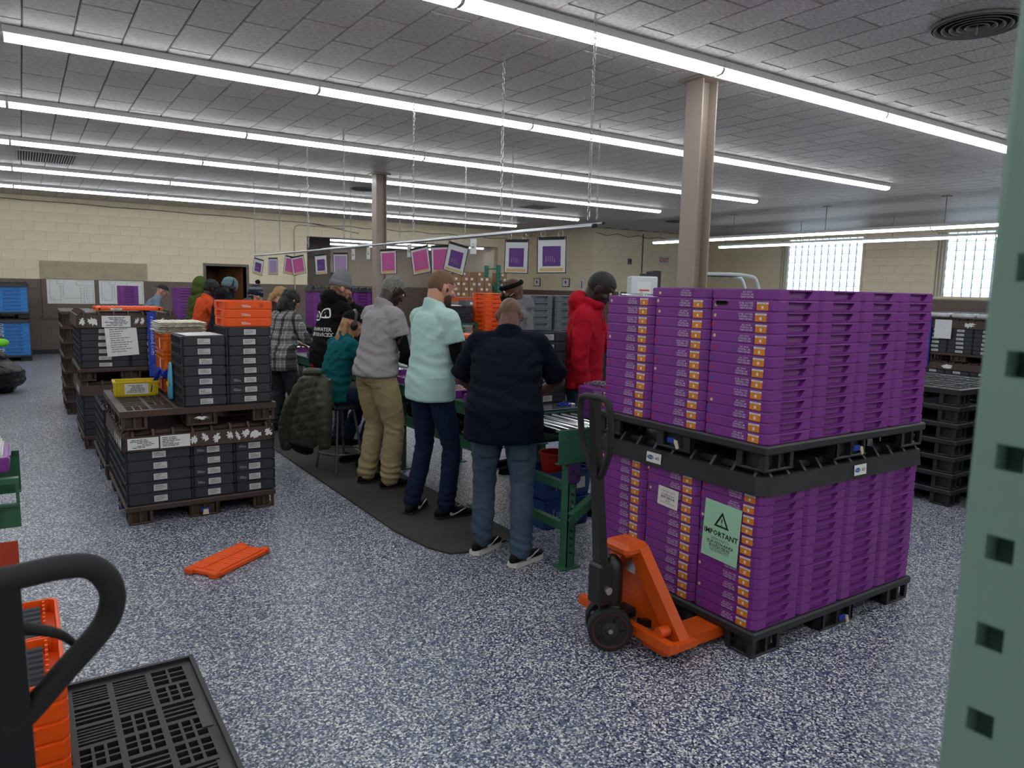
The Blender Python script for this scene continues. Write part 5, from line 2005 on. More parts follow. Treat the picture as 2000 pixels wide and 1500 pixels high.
def cap(P, mat, brim=1, back=False, brimmat=None):
    M_, s = P['M'], P['s']
    T = M_ @ (Matrix.Rotation(pi, 4, 'Z') if back else Matrix.Identity(4))
    g = shell(M_, s, (.088, .108, .104), keep=lambda m: m.z > .034, n=36)
    o = g.build('cap', mat, P['root'], True, 60)
    g = G()
    a0 = .098 if not back else .088
    pts0, pts1 = [], []
    for i in range(13):
        a = radians(22 + 136 * i / 12)
        pts0.append(V((.086 * cos(a), a0 * sin(a) - .006, .04)))
        pts1.append(V((.092 * cos(a) * .95, (a0 + .075 * sin(a)) * sin(a) + .01, .034 - .012 * (1 - sin(a)))))
    vs = [T @ (p * s) for p in pts0] + [T @ (p * s) for p in pts1] + [T @ ((p + V((0, 0, .005))) * s) for p in pts0] + [T @ ((p + V((0, 0, .005))) * s) for p in pts1]
    fs = []
    for i in range(12):
        fs += [(i, i + 1, 13 + i + 1, 13 + i), (26 + i, 39 + i, 39 + i + 1, 26 + i + 1), (13 + i, 13 + i + 1, 39 + i + 1, 39 + i)]
    g.add(vs, fs).build('brim', brimmat or mat, o, True, 60)
    return o
def headphones(P, mat, r=.098):
    M_, s = P['M'], P['s']
    t = P['root']
    pts = [M_ @ (V((r * cos(a), -.005, .012 + (r + .012) * sin(a))) * s) for a in [pi * q / 16 for q in range(17)]]
    e = ob('headphones', None, t)
    G().tube(pts, .012 * s, 8, flat=1.5).build('headband', mat, e, True)
    for q in (-1, 1):
        R_ = M_.to_3x3()
        G().ball(M_ @ (V((q * .092, -.002, -.018)) * s), (.022 * s, .037 * s, .043 * s), 18, R_).build('ear_cup', mat, e, True)
def glasses(P, mat):
    M_, s = P['M'], P['s']
    g = G()
    for q in (-1, 1):
        c = V((q * .034, .098, .004))
        g.tube([M_ @ ((c + V((.024 * cos(a), -.004 * abs(cos(a)), .017 * sin(a)))) * s) for a in [2 * pi * k / 14 for k in range(14)]], .0022 * s, 5, closed=True)
        g.tube([M_ @ (V((q * .058, .094, .008)) * s), M_ @ (V((q * .082, .04, .012)) * s), M_ @ (V((q * .087, -.01, .004)) * s)], .0024 * s, 5)
    g.tube([M_ @ (V((-.010, .1, .008)) * s), M_ @ (V((.010, .1, .008)) * s)], .002 * s, 5)
    return g.build('glasses', mat, P['root'], True)
def earpiece(P, mat):
    M_, s = P['M'], P['s']
    for q in (-1, 1):
        G().ball(M_ @ (V((q * .09, .0, -.02)) * s), (.009 * s, .009 * s, .015 * s), 10, M_.to_3x3()).build('ear_plug', mat, P['root'], True)
def pocket(P, name, mat, cx, cz, w, h, back=True, off=.0):
    """stitched patch on the trouser seat/leg found by casting onto the mesh"""
    me = P['trousers'].data
    g = G()
    nx_, nz_ = 6, 6
    from mathutils.bvhtree import BVHTree
    bv = BVHTree.FromPolygons([v.co for v in me.vertices], [tuple(p.vertices) for p in me.polygons])
    vs, ok = [], True
    for j in range(nz_ + 1):
        for i in range(nx_ + 1):
            x = cx + w * (i / nx_ - .5)
            z = cz - h * (j / nz_) * (1 - .12 * abs(i / nx_ - .5) * 2 * (j == nz_))
            if back is True:
                hit = bv.ray_cast(V((x, -.6, z)), V((0, 1, 0)))
            else:
                s_ = back
                hit = bv.ray_cast(V((s_ * .8, x, z)), V((-s_, 0, 0)))
            if hit[0] is None:
                return None
            vs.append(hit[0] + hit[1] * .004)
    fs = [(j * (nx_ + 1) + i, j * (nx_ + 1) + i + 1, (j + 1) * (nx_ + 1) + i + 1, (j + 1) * (nx_ + 1) + i) for j in range(nz_) for i in range(nx_)]
    vs2 = [v - V((0, 0, 0)) for v in vs]
    g.add(vs, fs)
    o = g.build(name, mat, P['trousers'], True, 80)
    m_ = o.modifiers.new('thickness', 'SOLIDIFY')
    m_.thickness = .006
    m_.offset = 0
    return o
def project_text(P, s, size, cx, cz, mat, name='back_print', extra=None):
    """lettering laid on the back of a garment, following its surface"""
    from mathutils.bvhtree import BVHTree
    me0 = P['shirt'].data
    bv = BVHTree.FromPolygons([v.co for v in me0.vertices], [tuple(p.vertices) for p in me0.polygons])
    me = (extra or text_me(s, size, mat, bold=size * .012)).copy()
    for v in me.vertices:
        x, z = -0 + cx + v.co.x, cz + v.co.y
        hit = bv.ray_cast(V((x, -.8, z)), V((0, 1, 0)))
        if hit[0] is not None:
            v.co = hit[0] + V((0, -.004, 0))
        else:
            v.co = V((x, 0, z))
    return ob(name, me, P['shirt'])

def cloth(name, col, var=.06, rough=.85, bs=240, b=.15, vs=5):
    return pm(name, col, rough, 0, var, vs, b, bs, spec=.12)
M_navy, M_mint, M_gtee = cloth('navy_cotton', '#0e1422'), cloth('mint_cotton', '#b4d5cf', .03), cloth('heather_cotton', '#a09c9d', .05, vs=90)
M_jean, M_jeanl, M_khaki = cloth('dark_denim', '#1b2740', .2, vs=7), cloth('faded_denim', '#46576a', .2, vs=6), cloth('khaki_twill', '#a3936f', .08)
M_blk, M_teal, M_red = cloth('black_cotton', '#121214'), cloth('teal_fleece', '#0f5a5f'), cloth('red_fleece', '#b4162c')
M_gfl, M_char, M_org = cloth('grey_fleece', '#77787b'), cloth('charcoal_cotton', '#34363b', .1), cloth('orange_cotton', '#e2572e')
M_olive, M_bluegrey = cloth('olive_fleece', '#4c5a2c'), cloth('blue_grey_cotton', '#7b8ea0')
M_sneak, M_sole, M_soleb = cloth('black_sneaker', '#17171a', .1, .6), pm('white_sole', '#d6d3cc', .6), pm('black_sole', '#1c1c1e', .6)
M_swoosh = pm('white_mark', '#dcdcdc', .5)
M_hblk, M_hbrn, M_hgry = pm('black_hair', '#131112', .55, bump=.6, bs=160, var=.2, vs=30), pm('brown_hair', '#5d4230', .55, bump=.6, bs=160, var=.25, vs=40), pm('grey_hair', '#77756f', .6, bump=.7, bs=200, var=.35, vs=60)
M_hbld = pm('blonde_hair', '#a5824f', .5, bump=.5, bs=120, var=.35, vs=25, stretch=(4, 4, .6))
M_hlng = pm('long_brown_hair', '#6b452c', .5, bump=.5, bs=120, var=.35, vs=25, stretch=(4, 4, .6))

def plaid():
    m = bpy.data.materials.new('plaid_flannel')
    m.use_nodes = True
    N, L = m.node_tree.nodes, m.node_tree.links
    b = N['Principled BSDF']
    b.inputs['Roughness'].default_value = .9
    tc = N.new('ShaderNodeTexCoord')
    sp = N.new('ShaderNodeSeparateXYZ')
    L.new(tc.outputs['Object'], sp.inputs[0])
    def stripes(sock, period, ph, ramp):
        a = N.new('ShaderNodeMath')
        a.operation = 'MULTIPLY_ADD'
        a.inputs[1].default_value = 1 / period
        a.inputs[2].default_value = ph
        L.new(sock, a.inputs[0])
        f = N.new('ShaderNodeMath')
        f.operation = 'FRACT'
        L.new(a.outputs[0], f.inputs[0])
        r = N.new('ShaderNodeValToRGB')
        r.color_ramp.interpolation = 'CONSTANT'
        for k, (p, v) in enumerate(ramp):
            e = r.color_ramp.elements[k] if k < 2 else r.color_ramp.elements.new(p)
            e.position = p
            e.color = (v, v, v, 1)
        L.new(f.outputs[0], r.inputs[0])
        return r.outputs[0]
    rp = [(0, .10), (.30, .55), (.40, .38), (.62, .95), (.67, .38), (.9, .55)]
    cx = stripes(sp.outputs[0], .105, .2, rp)
    cz = stripes(sp.outputs[2], .105, .1, rp)
    mx = N.new('ShaderNodeMix')
    mx.data_type = 'RGBA'
    mx.blend_type = 'MULTIPLY'
    mx.inputs[0].default_value = .9
    L.new(cx, mx.inputs[6])
    L.new(cz, mx.inputs[7])
    gm = N.new('ShaderNodeGamma')
    gm.inputs[1].default_value = .9
    L.new(mx.outputs[2], gm.inputs[0])
    L.new(gm.outputs[0], b.inputs['Base Color'])
    return m
M_plaid = plaid()
def striped():
    m = bpy.data.materials.new('striped_knit')
    m.use_nodes = True
    N, L = m.node_tree.nodes, m.node_tree.links
    b = N['Principled BSDF']
    b.inputs['Roughness'].default_value = .95
    tc = N.new('ShaderNodeTexCoord')
    w = N.new('ShaderNodeTexWave')
    w.bands_direction = 'Z'
    w.inputs['Scale'].default_value = 5.2
    w.inputs['Phase Offset'].default_value = 1.0
    L.new(tc.outputs['Object'], w.inputs['Vector'])
    r = N.new('ShaderNodeValToRGB')
    r.color_ramp.interpolation = 'CONSTANT'
    r.color_ramp.elements[0].color = (*lin('#2b3039'), 1)
    r.color_ramp.elements[1].position = .5
    r.color_ramp.elements[1].color = (*lin('#70757a'), 1)
    L.new(w.outputs['Fac'], r.inputs[0])
    L.new(r.outputs[0], b.inputs['Base Color'])
    return m

# 1 navy tee, nearest
P = person('bald worker in navy t-shirt and faded jeans, seen from behind', (2.40, 3.66), 52, 1.71, 'brown', 1.24, 25, feet=((-.13, .09), (.13, -.09)), foot_yaw=(-30, -38),
           hands=((-.12, .40, .95), (.14, .40, .95)), elbow_out=(2.4, 2.4), slen=.92, shirt=M_navy, pants=M_jeanl, shoes=M_sneak, sole=M_sole, head_yaw=4, head_pitch=24, hem=.13, voxel=.0085, belly=.0, shirt_loose=1.08, fold=.8, baggy=1.12, neck=.0, hscale=.98, logo=M_swoosh)
pocket(P, 'back_pocket', M_jeanl, -.09, .755, .13, .12)
pocket(P, 'back_pocket', M_jeanl, .10, .755, .13, .12)
# 2 mint tee
P = person('bearded worker in mint t-shirt, black sleeves and dark jeans', (2.40, 4.62), 8, 1.80, 'light', 1.05, 3, feet=((-.13, -.06), (.13, .06)), foot_yaw=(28, -12),
           hands=((-.1, .36, 1.02), (.2, .30, .99)), elbow_out=(.3, .2), slen=.54, shirt=M_mint, undersleeve=M_blk, pants=M_jean, shoes=M_sneak, sole=M_soleb, head_yaw=-8, head_pitch=16, hem=.06, voxel=.0085, shirt_loose=1.05, fold=.6, baggy=1.0, logo=M_swoosh)
hair_cap(P, pm('short_auburn_hair', '#6d4e35', .6, bump=.5, bs=200, var=.2, vs=40), r=(.079, .101, .099))
lump_hair(P, pm('auburn_beard', '#4a3022', .7, bump=.6, bs=160, var=.2, vs=40), [((0, .062, -.092), (.04, .04, .035)), ((-.04, .04, -.07), (.026, .036, .045)), ((.04, .04, -.07), (.026, .036, .045)), ((0, .08, -.105), (.026, .022, .024))], .007, .003, 60, 'beard')
earpiece(P, M_ink)
pocket(P, 'back_pocket', M_jean, -.085, .88, .13, .15)
pocket(P, 'back_pocket', M_jean, .09, .88, .13, .15)
# 3 grey tee, khaki trousers
P = person('grey-haired worker in heather grey t-shirt and khaki cargo trousers', (2.38, 5.55), 10, 1.78, 'deep', 1.10, 8, feet=((-.13, 0), (.14, .05)), foot_yaw=(5, -14),
           hands=((-.1, .38, 1.02), (.22, .34, 1.0)), elbow_out=(.3, .3), slen=.56, shirt=M_gtee, undersleeve=M_blk, pants=M_khaki, shoes=M_blk, sole=M_soleb, head_yaw=-6, head_pitch=30, hem=-.02, voxel=.0085, shirt_loose=1.06, fold=.85, baggy=1.28)
hair_cap(P, M_hgry, r=(.080, .102, .100))
glasses(P, M_ink)
earpiece(P, M_ink)
G().tube([P['hip'] + V((.168 * cos(a), .125 * sin(a), .055)) for a in [2 * pi * q / 28 for q in range(28)]], .018, 8, closed=True, flat=.5).build('belt', M_ink, P['root'], True)
pocket(P, 'back_pocket', M_khaki, -.09, .88, .13, .03)
pocket(P, 'back_pocket', M_khaki, .1, .88, .13, .03)
pocket(P, 'cargo_flap', M_khaki, .02, .64, .17, .06, back=1)
pocket(P, 'cargo_pocket', M_khaki, .02, .585, .16, .16, back=1)
# 4 teal sweatshirt, seated on the stool
P = person('seated worker in teal sweatshirt, black cap and headphones', (2.27, 6.28), 8, 1.68, 'light', 1.0, 15, seat=.625, feet=((-.12, .22, .24), (.12, .26, .24)), foot_yaw=(6, -6),
           hands=((-.12, .44, .95), (.16, .44, .95)), elbow_out=(.5, .5), shirt=M_teal, sleeve='long', pants=M_jean, shoes=M_blk, sole=M_soleb, head_yaw=-14, head_pitch=14, hem=.02, voxel=.0085, shirt_loose=1.05, fold=1.2)
cap(P, M_blk)
ob('cap_print', text_me('L', .05, M_paper, bold=.001), P['root'], mtx=P['M'] @ frame((.06, .085, .07), (-.72, .69, 0), (0, 0, 1)) if False else P['M'] @ frame((.0835, .045, .075), (-.55, .83, 0), (-.2, -.2, 1)))
headphones(P, M_blackp)
lump_hair(P, M_hbld, [((0, -.06, -.02), (.07, .05, .06)), ((-.05, -.07, -.1), (.03, .035, .09)), ((.05, -.06, -.1), (.03, .035, .09)), ((.055, .0, -.14), (.022, .03, .09)), ((0, -.09, -.14), (.05, .03, .09))], .008, .006, 40)
# 5 black hoodie, grey beanie
P = person('worker in black hoodie with white back print and grey beanie', (2.58, 7.25), 14, 1.78, 'light', 1.03, 10, feet=((-.11, 0), (.12, .05)), hands=((-.15, .36, 1.0), (.2, .36, 1.0)), shirt=M_blk, sleeve='long', pants=M_jean, shoes=M_blk, head_yaw=-16, head_pitch=14, hem=.06, voxel=.0085, hood=True, shirt_loose=1.1)
beanie(P, M_gfl, up=.05)
lump_hair(P, M_hlng, [((0, -.05, -.05), (.075, .05, .08)), ((-.03, -.06, -.13), (.045, .04, .09)), ((.05, -.04, -.13), (.04, .05, .10)), ((.07, .02, -.1), (.022, .035, .09))], .009, .008, 40)
glasses(P, M_ink)
project_text(P, 'HIGHWATER\nFEEDSERVICES', .052, .0, P['chest'].z - .13, M_paper)
lg_ = G()
a_ = [(-.13, -.03), (-.12, .03), (-.09, .055), (-.04, .045), (-.012, .02), (-.01, -.03)]
for q, sx in ((0, 1), (1, -1)):
    pts = [(sx * x, z + (.03 if q else 0)) for x, z in a_]
    cl = smooth_path([V((x, z, 0)) for x, z in pts] + [V((pts[0][0], pts[0][1], 0))], 5)
    for u, v in zip(cl, cl[1:]):
        d_ = (v - u)
        if d_.length < 1e-5:
            continue
        n_ = V((-d_.y, d_.x, 0)).normalized() * .007
        lg_.quad(u - n_, v - n_, v + n_, u + n_)
lg_.add([(.03, -.01, 0), (.10, -.01, 0), (.06, .055, 0)], [(0, 1, 2)])
lg_.add([(-.1, -.01, 0), (-.04, -.005, 0), (-.05, .025, 0), (-.09, .02, 0)], [(0, 1, 2, 3)])
project_text(P, '', .05, -.02, P['chest'].z + .02, M_paper, 'back_emblem', extra=lg_.mesh('emblem', M_paper))
G().tube([P['hip'] + V((-.05, -.14, -.1)), P['hip'] + V((-.02, -.16, -.2)), P['hip'] + V((0, -.15, -.34))], [.02, .03, .035], 8, flat=.3).build('red_cloth', M_red, P['root'], True)
# 6 plaid shirt
P = person('worker with dark curly hair in black and white plaid shirt', (2.35, 8.12), 20, 1.62, 'light', 1.1, 10, feet=((-.12, 0), (.12, .04)), hands=((-.15, .36, .98), (.2, .36, .98)), shirt=M_plaid, sleeve='long', pants=M_char, shoes=M_blk, head_yaw=-6, head_pitch=22, hem=.12, voxel=.0085, shirt_loose=1.12, baggy=1.15)
lump_hair(P, M_hblk, [((0, -.02, .02), (.098, .115, .11)), ((0, -.06, -.08), (.105, .085, .11)), ((-.06, -.03, -.09), (.06, .07, .09)), ((.06, -.03, -.09), (.06, .07, .09))], .010, .022, 26)
# 7 blonde ponytail
P = person('worker with blonde tied-back hair and brown jacket', (2.48, 9.05), 20, 1.66, 'light', 1.0, 12, feet=((-.11, 0), (.11, .04)), hands=((-.15, .36, .98), (.2, .36, .98)), shirt=cloth('brown_jacket', '#3a2f2a'), sleeve='long', pants=M_jean, shoes=M_blk, head_pitch=25, voxel=.015)
lump_hair(P, M_hbld, [((0, -.012, .022), (.084, .106, .1)), ((0, -.08, -.03), (.05, .05, .05)), ((0, -.12, -.07), (.032, .04, .06)), ((0, -.13, -.14), (.028, .03, .07))], .009, .005, 30)
# 8 pompom beanie
P = person('worker in striped pompom beanie and grey jacket', (2.42, 9.85), 20, 1.62, 'light', 1.0, 10, feet=((-.11, 0), (.11, .04)), hands=((-.15, .36, .98), (.2, .36, .98)), shirt=cloth('grey_jacket', '#56585e'), sleeve='long', pants=M_blk, shoes=M_blk, head_pitch=14, voxel=.015, hood=True)
beanie(P, striped(), band=cloth('navy_knit', '#22293a'), up=.03, pom=cloth('black_yarn', '#1a1c22'))
lump_hair(P, M_hblk, [((0, -.07, -.05), (.06, .04, .06)), ((-.07, -.03, -.06), (.03, .05, .06))], .01, .01, 30)
# 9 black shirt, teal-grey beanie
P = person('worker in black sweatshirt with teal knit hat and headphones', (2.26, 10.75), 15, 1.74, 'deep', 1.08, 12, feet=((-.11, 0), (.11, .04)), hands=((-.15, .36, 1.0), (.2, .36, 1.0)), shirt=cloth('black_sweat', '#1f1f25'), sleeve='long', pants=M_blk, shoes=M_blk, head_yaw=-8, head_pitch=18, voxel=.015, hood=True)
beanie(P, cloth('teal_knit', '#6b8a8c'), up=.0, tilt=8)
headphones(P, M_blackp, .1)
# 10 orange tee
P = person('worker in bright orange t-shirt with short black hair', (2.10, 11.3), 10, 1.72, 'deep', .98, 14, feet=((-.11, 0), (.11, .04)), hands=((-.15, .40, .98), (.22, .34, .98)), elbow_out=(.6, .8), shirt=M_org, pants=M_blk, shoes=M_blk, head_yaw=-8, head_pitch=24, voxel=.015, hem=.1)
lump_hair(P, M_hblk, [((0, -.014, .03), (.09, .112, .1)), ((0, -.05, -.02), (.075, .07, .06))], .009, .012, 40)
# 11 olive hood
P = person('worker in olive green sweatshirt with the hood up', (2.16, 11.95), 12, 1.74, 'dark', 1.0, 8, feet=((-.11, 0), (.11, .04)), hands=((-.15, .36, 1.0), (.2, .36, 1.0)), shirt=M_olive, sleeve='long', pants=M_blk, shoes=M_blk, head_pitch=14, voxel=.015, hem=.05)
g = G()
R_ = P['M'].to_3x3()
g.ball(P['M'] @ V((0, -.02, .015)), (.1, .118, .122), 24, R_)
g.ball(P['M'] @ V((0, -.05, -.1)), (.1, .09, .1), 24, R_)
me = remesh(g, .012, 4, 'hood')
wrinkle(me, lambda p: noise.noise(p * 14) * .008)
for v in me.vertices:
    q = P['M'].inverted() @ v.co
    if q.y > .045:
        q.y = .045 + (q.y - .045) * .15
        v.co = P['M'] @ q
ob('hood', setmat(me, M_olive), P['root'])
# 12 backwards cap
P = person('worker in blue-grey shirt and backwards dark cap', (1.82, 14.7), -5, 1.68, 'light', 1.08, 26, feet=((-.11, 0), (.11, .04)), hands=((-.15, .45, .95), (.2, .45, .95)), shirt=M_bluegrey, sleeve='long', pants=M_jean, shoes=M_blk, head_yaw=-12, head_pitch=20, voxel=.016)
cap(P, M_char, back=True)
glasses(P, M_steel)
# 13 black and red cap, far side of line
P = person('worker in black cap with red band across the line', (3.95, 9.9), 205, 1.66, 'dark', 1.0, 14, feet=((-.11, 0), (.11, .04)), hands=((-.15, .38, .98), (.2, .38, .98)), shirt=M_blk, sleeve='long', pants=M_blk, shoes=M_blk, head_pitch=26, voxel=.016)
cap(P, M_blk, brimmat=M_red)
# 14 headband man in grey hoodie
P = person('worker in grey hoodie with black headband and face mask', (3.74, 5.42), 150, 1.78, 'dark', 1.05, 6, feet=((-.11, 0), (.11, .04)), hands=((-.15, .38, 1.0), (.2, .38, 1.0)), shirt=M_gfl, sleeve='long', pants=M_blk, shoes=M_blk, head_yaw=14, head_pitch=12, voxel=.0085, hood=True)
s_, M_ = P['s'], P['M']
G().tube([M_ @ (V((.083 * cos(a), -.004 + .104 * sin(a), .048 - .014 * sin(a))) * s_) for a in [2 * pi * q / 28 for q in range(28)]], .019 * s_, 8, closed=True, flat=.35).build('headband', M_blk, P['root'], True)
g = shell(M_, s_, (.074, .078, .062), c=(0, .034, -.055), keep=lambda m: m.y > .03, n=28)
g.build('face_mask', M_blk, P['root'], True, 60)
for q in (-1, 1):
    G().tube([M_ @ (V((q * .066, .055, -.04)) * s_), M_ @ (V((q * .084, .0, -.01)) * s_)], .002, 5).build('mask_loop', M_paper, P['root'])
g = G()
for q in (-1, 1):
    c = V((q * .03, .085, .092))
    g.tube([M_ @ ((c + V((.022 * cos(a), -.004, .016 * sin(a)))) * s_) for a in [2 * pi * k / 12 for k in range(12)]], .0022, 5, closed=True)
    g.tube([M_ @ (V((q * .052, .08, .094)) * s_), M_ @ (V((q * .082, .0, .062)) * s_)], .0022, 5)
g.build('glasses', M_ink, P['root'])
# 15 red hoodie
P = person('worker in bright red hoodie looking down behind purple trays', (3.47, 4.26), -48, 1.84, 'deep', 1.1, 5, feet=((-.12, 0), (.12, .04)), hands=((-.16, .42, .96), (.27, .10, .90)), elbow_out=(.5, .5), shirt=M_red, sleeve='long', pants=M_jeanl, shoes=M_blk, head_yaw=0, head_pitch=34, voxel=.0085, hood=True, shirt_loose=1.08, fold=.6)
hair_cap(P, M_hblk, r=(.082, .104, .101))
for q in (-1, 1):
    G().tube([P['nb'] + V((q * .045, .09, -.02)), P['nb'] + V((q * .05, .11, -.1)), P['nb'] + V((q * .045, .125, -.2))], .004, 6).build('drawstring', M_red, P['root'], True)

# ------------------------------------------------------------------ the assembly line
conveyor(2.55, 3.45, 3.30, 3.88, .85, 'green roller conveyor end beside the man in navy', (2.66,))
t = thing('diagonal_strut', 'green angle strut bracing the conveyor leg near purple load', 'strut', (0, 0, 0))
bar(G(), (2.64, 3.272, .33), (3.1, 3.272, .60), .05, .05).build('angle_bar', M_green, t)
bar(G(), (2.62, 3.262, .30), (3.1, 3.262, .58), .008, .05).build('flange', M_green, t)

LX0, LX1 = 2.80, 3.45
t = thing('assembly_table', 'long green-framed assembly line table the workers stand along', 'table', (0, 0, 0))
for x in (LX0, LX1):
    ya = 3.93 if x == LX0 else 4.5
    G().box(x - .004, ya, .69, x + .004, 12.4, .79).box(x - .02, ya, .782, x + .02, 12.4, .79).build('side_rail', M_green, t)
    G().box(x - .004, 4.62, .43, x + .004, 12.4, .52).box(x - .018, 4.62, .43, x + .018, 12.4, .436).build('shelf_rail', M_green, t)
for k in range(6):
    G().box(LX0 + .006, 3.95 + k * 1.41, .765, (LX1 if k else 3.22) - .006, 3.95 + (k + 1) * 1.41 - .004 - (.86 if k == 0 else 0), .78).build('top_panel', pm('worn_steel', '#6e7680', .3, .6, var=.15, vs=8), t)
G().box(LX0 + .006, 4.5, .765, LX1 - .006, 5.356, .78).build('top_panel', MATS['worn_steel'], t)
G().box(LX0 + .006, 4.62, .44, LX1 - .006, 12.4, .45).build('lower_shelf', M_steel, t)
lgm = G().box(-.025, -.03, .01, -.02, .03, .69).box(.02, -.03, .01, .025, .03, .69).box(-.025, -.03, .01, .025, -.025, .69).box(-.06, -.06, 0, .06, .06, .01).mesh('leg', M_green)
for y in (4.66, 6.0, 7.6, 9.2, 10.8, 12.3):
    for x in (LX0 + .03, LX1 - .03):
        ob('leg', lgm, t, (x, y, 0))
# transfer plate
t = thing('transfer_plate', 'bright steel plate joining the table to roller conveyor', 'steel plate', (0, 0, 0))
G().chbox(2.80, 3.90, .852, 3.26, 4.44, .86, .002).build('plate', pm('plate_steel', '#9aa3a8', .22, .85, var=.06, vs=5), t)
for x in (2.86, 3.16):
    G().box(x, 4.0, .782, x + .03, 4.3, .852).build('support', M_green, t)
t = thing('lanyard', 'coiled blue and white lanyard on the steel plate', 'lanyard', (3.14, 4.01, .861))
G().tube([(.05 * cos(a) * (1 + .2 * sin(3 * a)), .04 * sin(a), .006 + .004 * sin(5 * a)) for a in [2 * pi * q / 24 for q in range(24)]], .006, 6, closed=True).build('cord', M_strap, t, True)
G().chbox(.03, -.03, 0, .07, .0, .012, .003).build('clip', M_paper, t)

def shaft_tray(x, y, z, n, label, glab, rz=0.0):
    t = thing('purple_tray', label, 'tray', (x, y, z), rz, 'purple trays on the assembly line')
    ob('body', topen, t)
    for q in range(n):
        o = ob('steel_shaft', shaft_me, None, (x + random.uniform(-.005, .005), y - .14 + q * .28 / max(1, n - 1), z + .052), (0, 0, random.uniform(-.04, .04)))
        tag(o, 'bright steel shaft, %s in the %s' % (ORD[q], glab), 'shaft', 'steel shafts on the line')
topen = tray_mesh('body', M_purple, TWX, TDY, .062, ('y',), open_top=.05)
for k, (y, n) in enumerate(((4.72, 7), (5.25, 6), (5.95, 7), (6.75, 6), (7.55, 6), (8.5, 5), (9.6, 5))):
    shaft_tray(2.99, y, .781, n, 'open purple tray of shafts, %s along the line from the steel plate' % ORD[k], '%s purple tray along the line' % ORD[k])
# stack of purple trays on the cross conveyor
for k in range(4):
    purple_tray(3.14, 3.50, .852 + k * .0495, 'purple tray, %s of the four on the conveyor by the truck handle' % ordn(k, 4), 'purple trays on the roller conveyor', True, mark=(1, 0, 1, 1)[k], lab=(k > 1))
for q in range(8):
    o = ob('steel_shaft', shaft_me, None, (3.14, 3.36 + q * .04, .852 + 4 * .0495 + .016), (0, 0, random.uniform(-.05, .05)))
    tag(o, 'bright steel shaft, %s from near end on conveyor tray stack' % ORD[q], 'shaft', 'steel shafts on the line')
# charcoal totes on the line
for k in range(7):
    tote(3.07, 4.27, .861 + k * .0725, .32, .30, .072, 'charcoal tote, %s, stack on line behind the man in navy' % ordn(k, 7), 'tote stack on the line', pr=True, top=(k == 6), lw=.08)
for k in range(6):
    tote(3.26, 5.62, .781 + k * .0725, .26, .40, .072, 'charcoal tote, %s, stack on line beyond the man in navy' % ordn(k, 6), 'second tote stack on the line', top=(k == 5))
orange_lid(3.27, 5.62, .781 + 6 * .0725 + .003, .4, 'orange slatted lid across the tote stack beyond the man in navy', .22, .40)
# blue totes and bucket under the line
tbm = tray_mesh('body', M_blued, .40, .34, .20, (), open_top=.17)
for k in range(2):
    t = thing('blue_tote', 'dark blue tote under the conveyor, %s of the pair' % ('lower', 'upper')[k], 'tote', (3.13 + .012 * k, 4.10 + .01 * k, .002 + k * .202), radians(3 * k), 'dark blue totes under the conveyor')
    ob('body', tbm, t)
    G().box(-.208, -.178, .185, .208, -.168, .2).box(-.208, .168, .185, .208, .178, .2).box(-.208, -.168, .185, -.198, .168, .2).box(.198, -.168, .185, .208, .168, .2).build('rim', M_blued, t)
    plate(t, 'label_sheet', (.1, -.1712, .10), *FU, .09, .08, M_paper)
    g = G()
    for sx in (-1, 1):
        g.box(sx * .04 - .003, -.172, .07, sx * .04 + .003, -.1705, .125)
        g.add([(sx * .04 - .012, -.172, .12), (sx * .04 + .012, -.172, .12), (sx * .04, -.172, .14)], [(0, 1, 2)])
    for q in range(3):
        g.box(-.02, -.172, .08 + q * .015, .02, -.1705, .086 + q * .015)
    o = g.build('arrow_print', pm('blue_print', '#8fb0da', .6), t, loc=(-.08, 0, 0))
    o['kind'] = 'stuff'
t = thing('red_bucket', 'small red plastic bucket standing in the blue tote', 'bucket', (3.12, 4.08, .30))
G().lathe([(.085, 0), (.105, .2), (.112, .2), (.112, .215), (.102, .215), (.08, .012), (.001, .012)], n=26, cap=False).build('pail', pm('red_plastic', '#c21f1c', .4), t, True, 40)
G().lathe([(.113, .195), (.118, .2), (.118, .212), (.113, .215)], n=26, cap=False).build('rim', pm('red_plastic', '#c21f1c', .4), t, True)
t = thing('cardboard_box', 'low brown cardboard box on the floor behind truck handle', 'box', (3.52, 3.72, 0))
G().chbox(-.12, -.1, 0, .12, .1, .16, .004).build('carton', M_card, t)
G().box(-.02, -.1015, 0, .02, -.1, .16).build('tape', pm('tape', '#b99a6b', .4), t)
# loose parts on the lower shelf
for k, y in enumerate((4.75, 5.3, 6.1)):
    t = thing('black_bag', 'black bag of parts on lower shelf, %s from near end' % ORD[k], 'bag', (3.0, y, .452), 0, 'black bags on the lower shelf')
    me = remesh(G().ball((0, 0, .1), (.14, .18, .1), 20), .016, 1)
    wrinkle(me, lambda p: noise.noise(p * 16) * .03)
    for v in me.vertices:
        v.co.z = max(v.co.z, 0)
    ob('sack', setmat(me, pm('bag_film', '#141416', .28)), t)
    G().tube([(0, 0, .17), (.01, 0, .23)], [.03, .04], 8).build('neck', pm('bag_film', '#141416', .28), t, True)

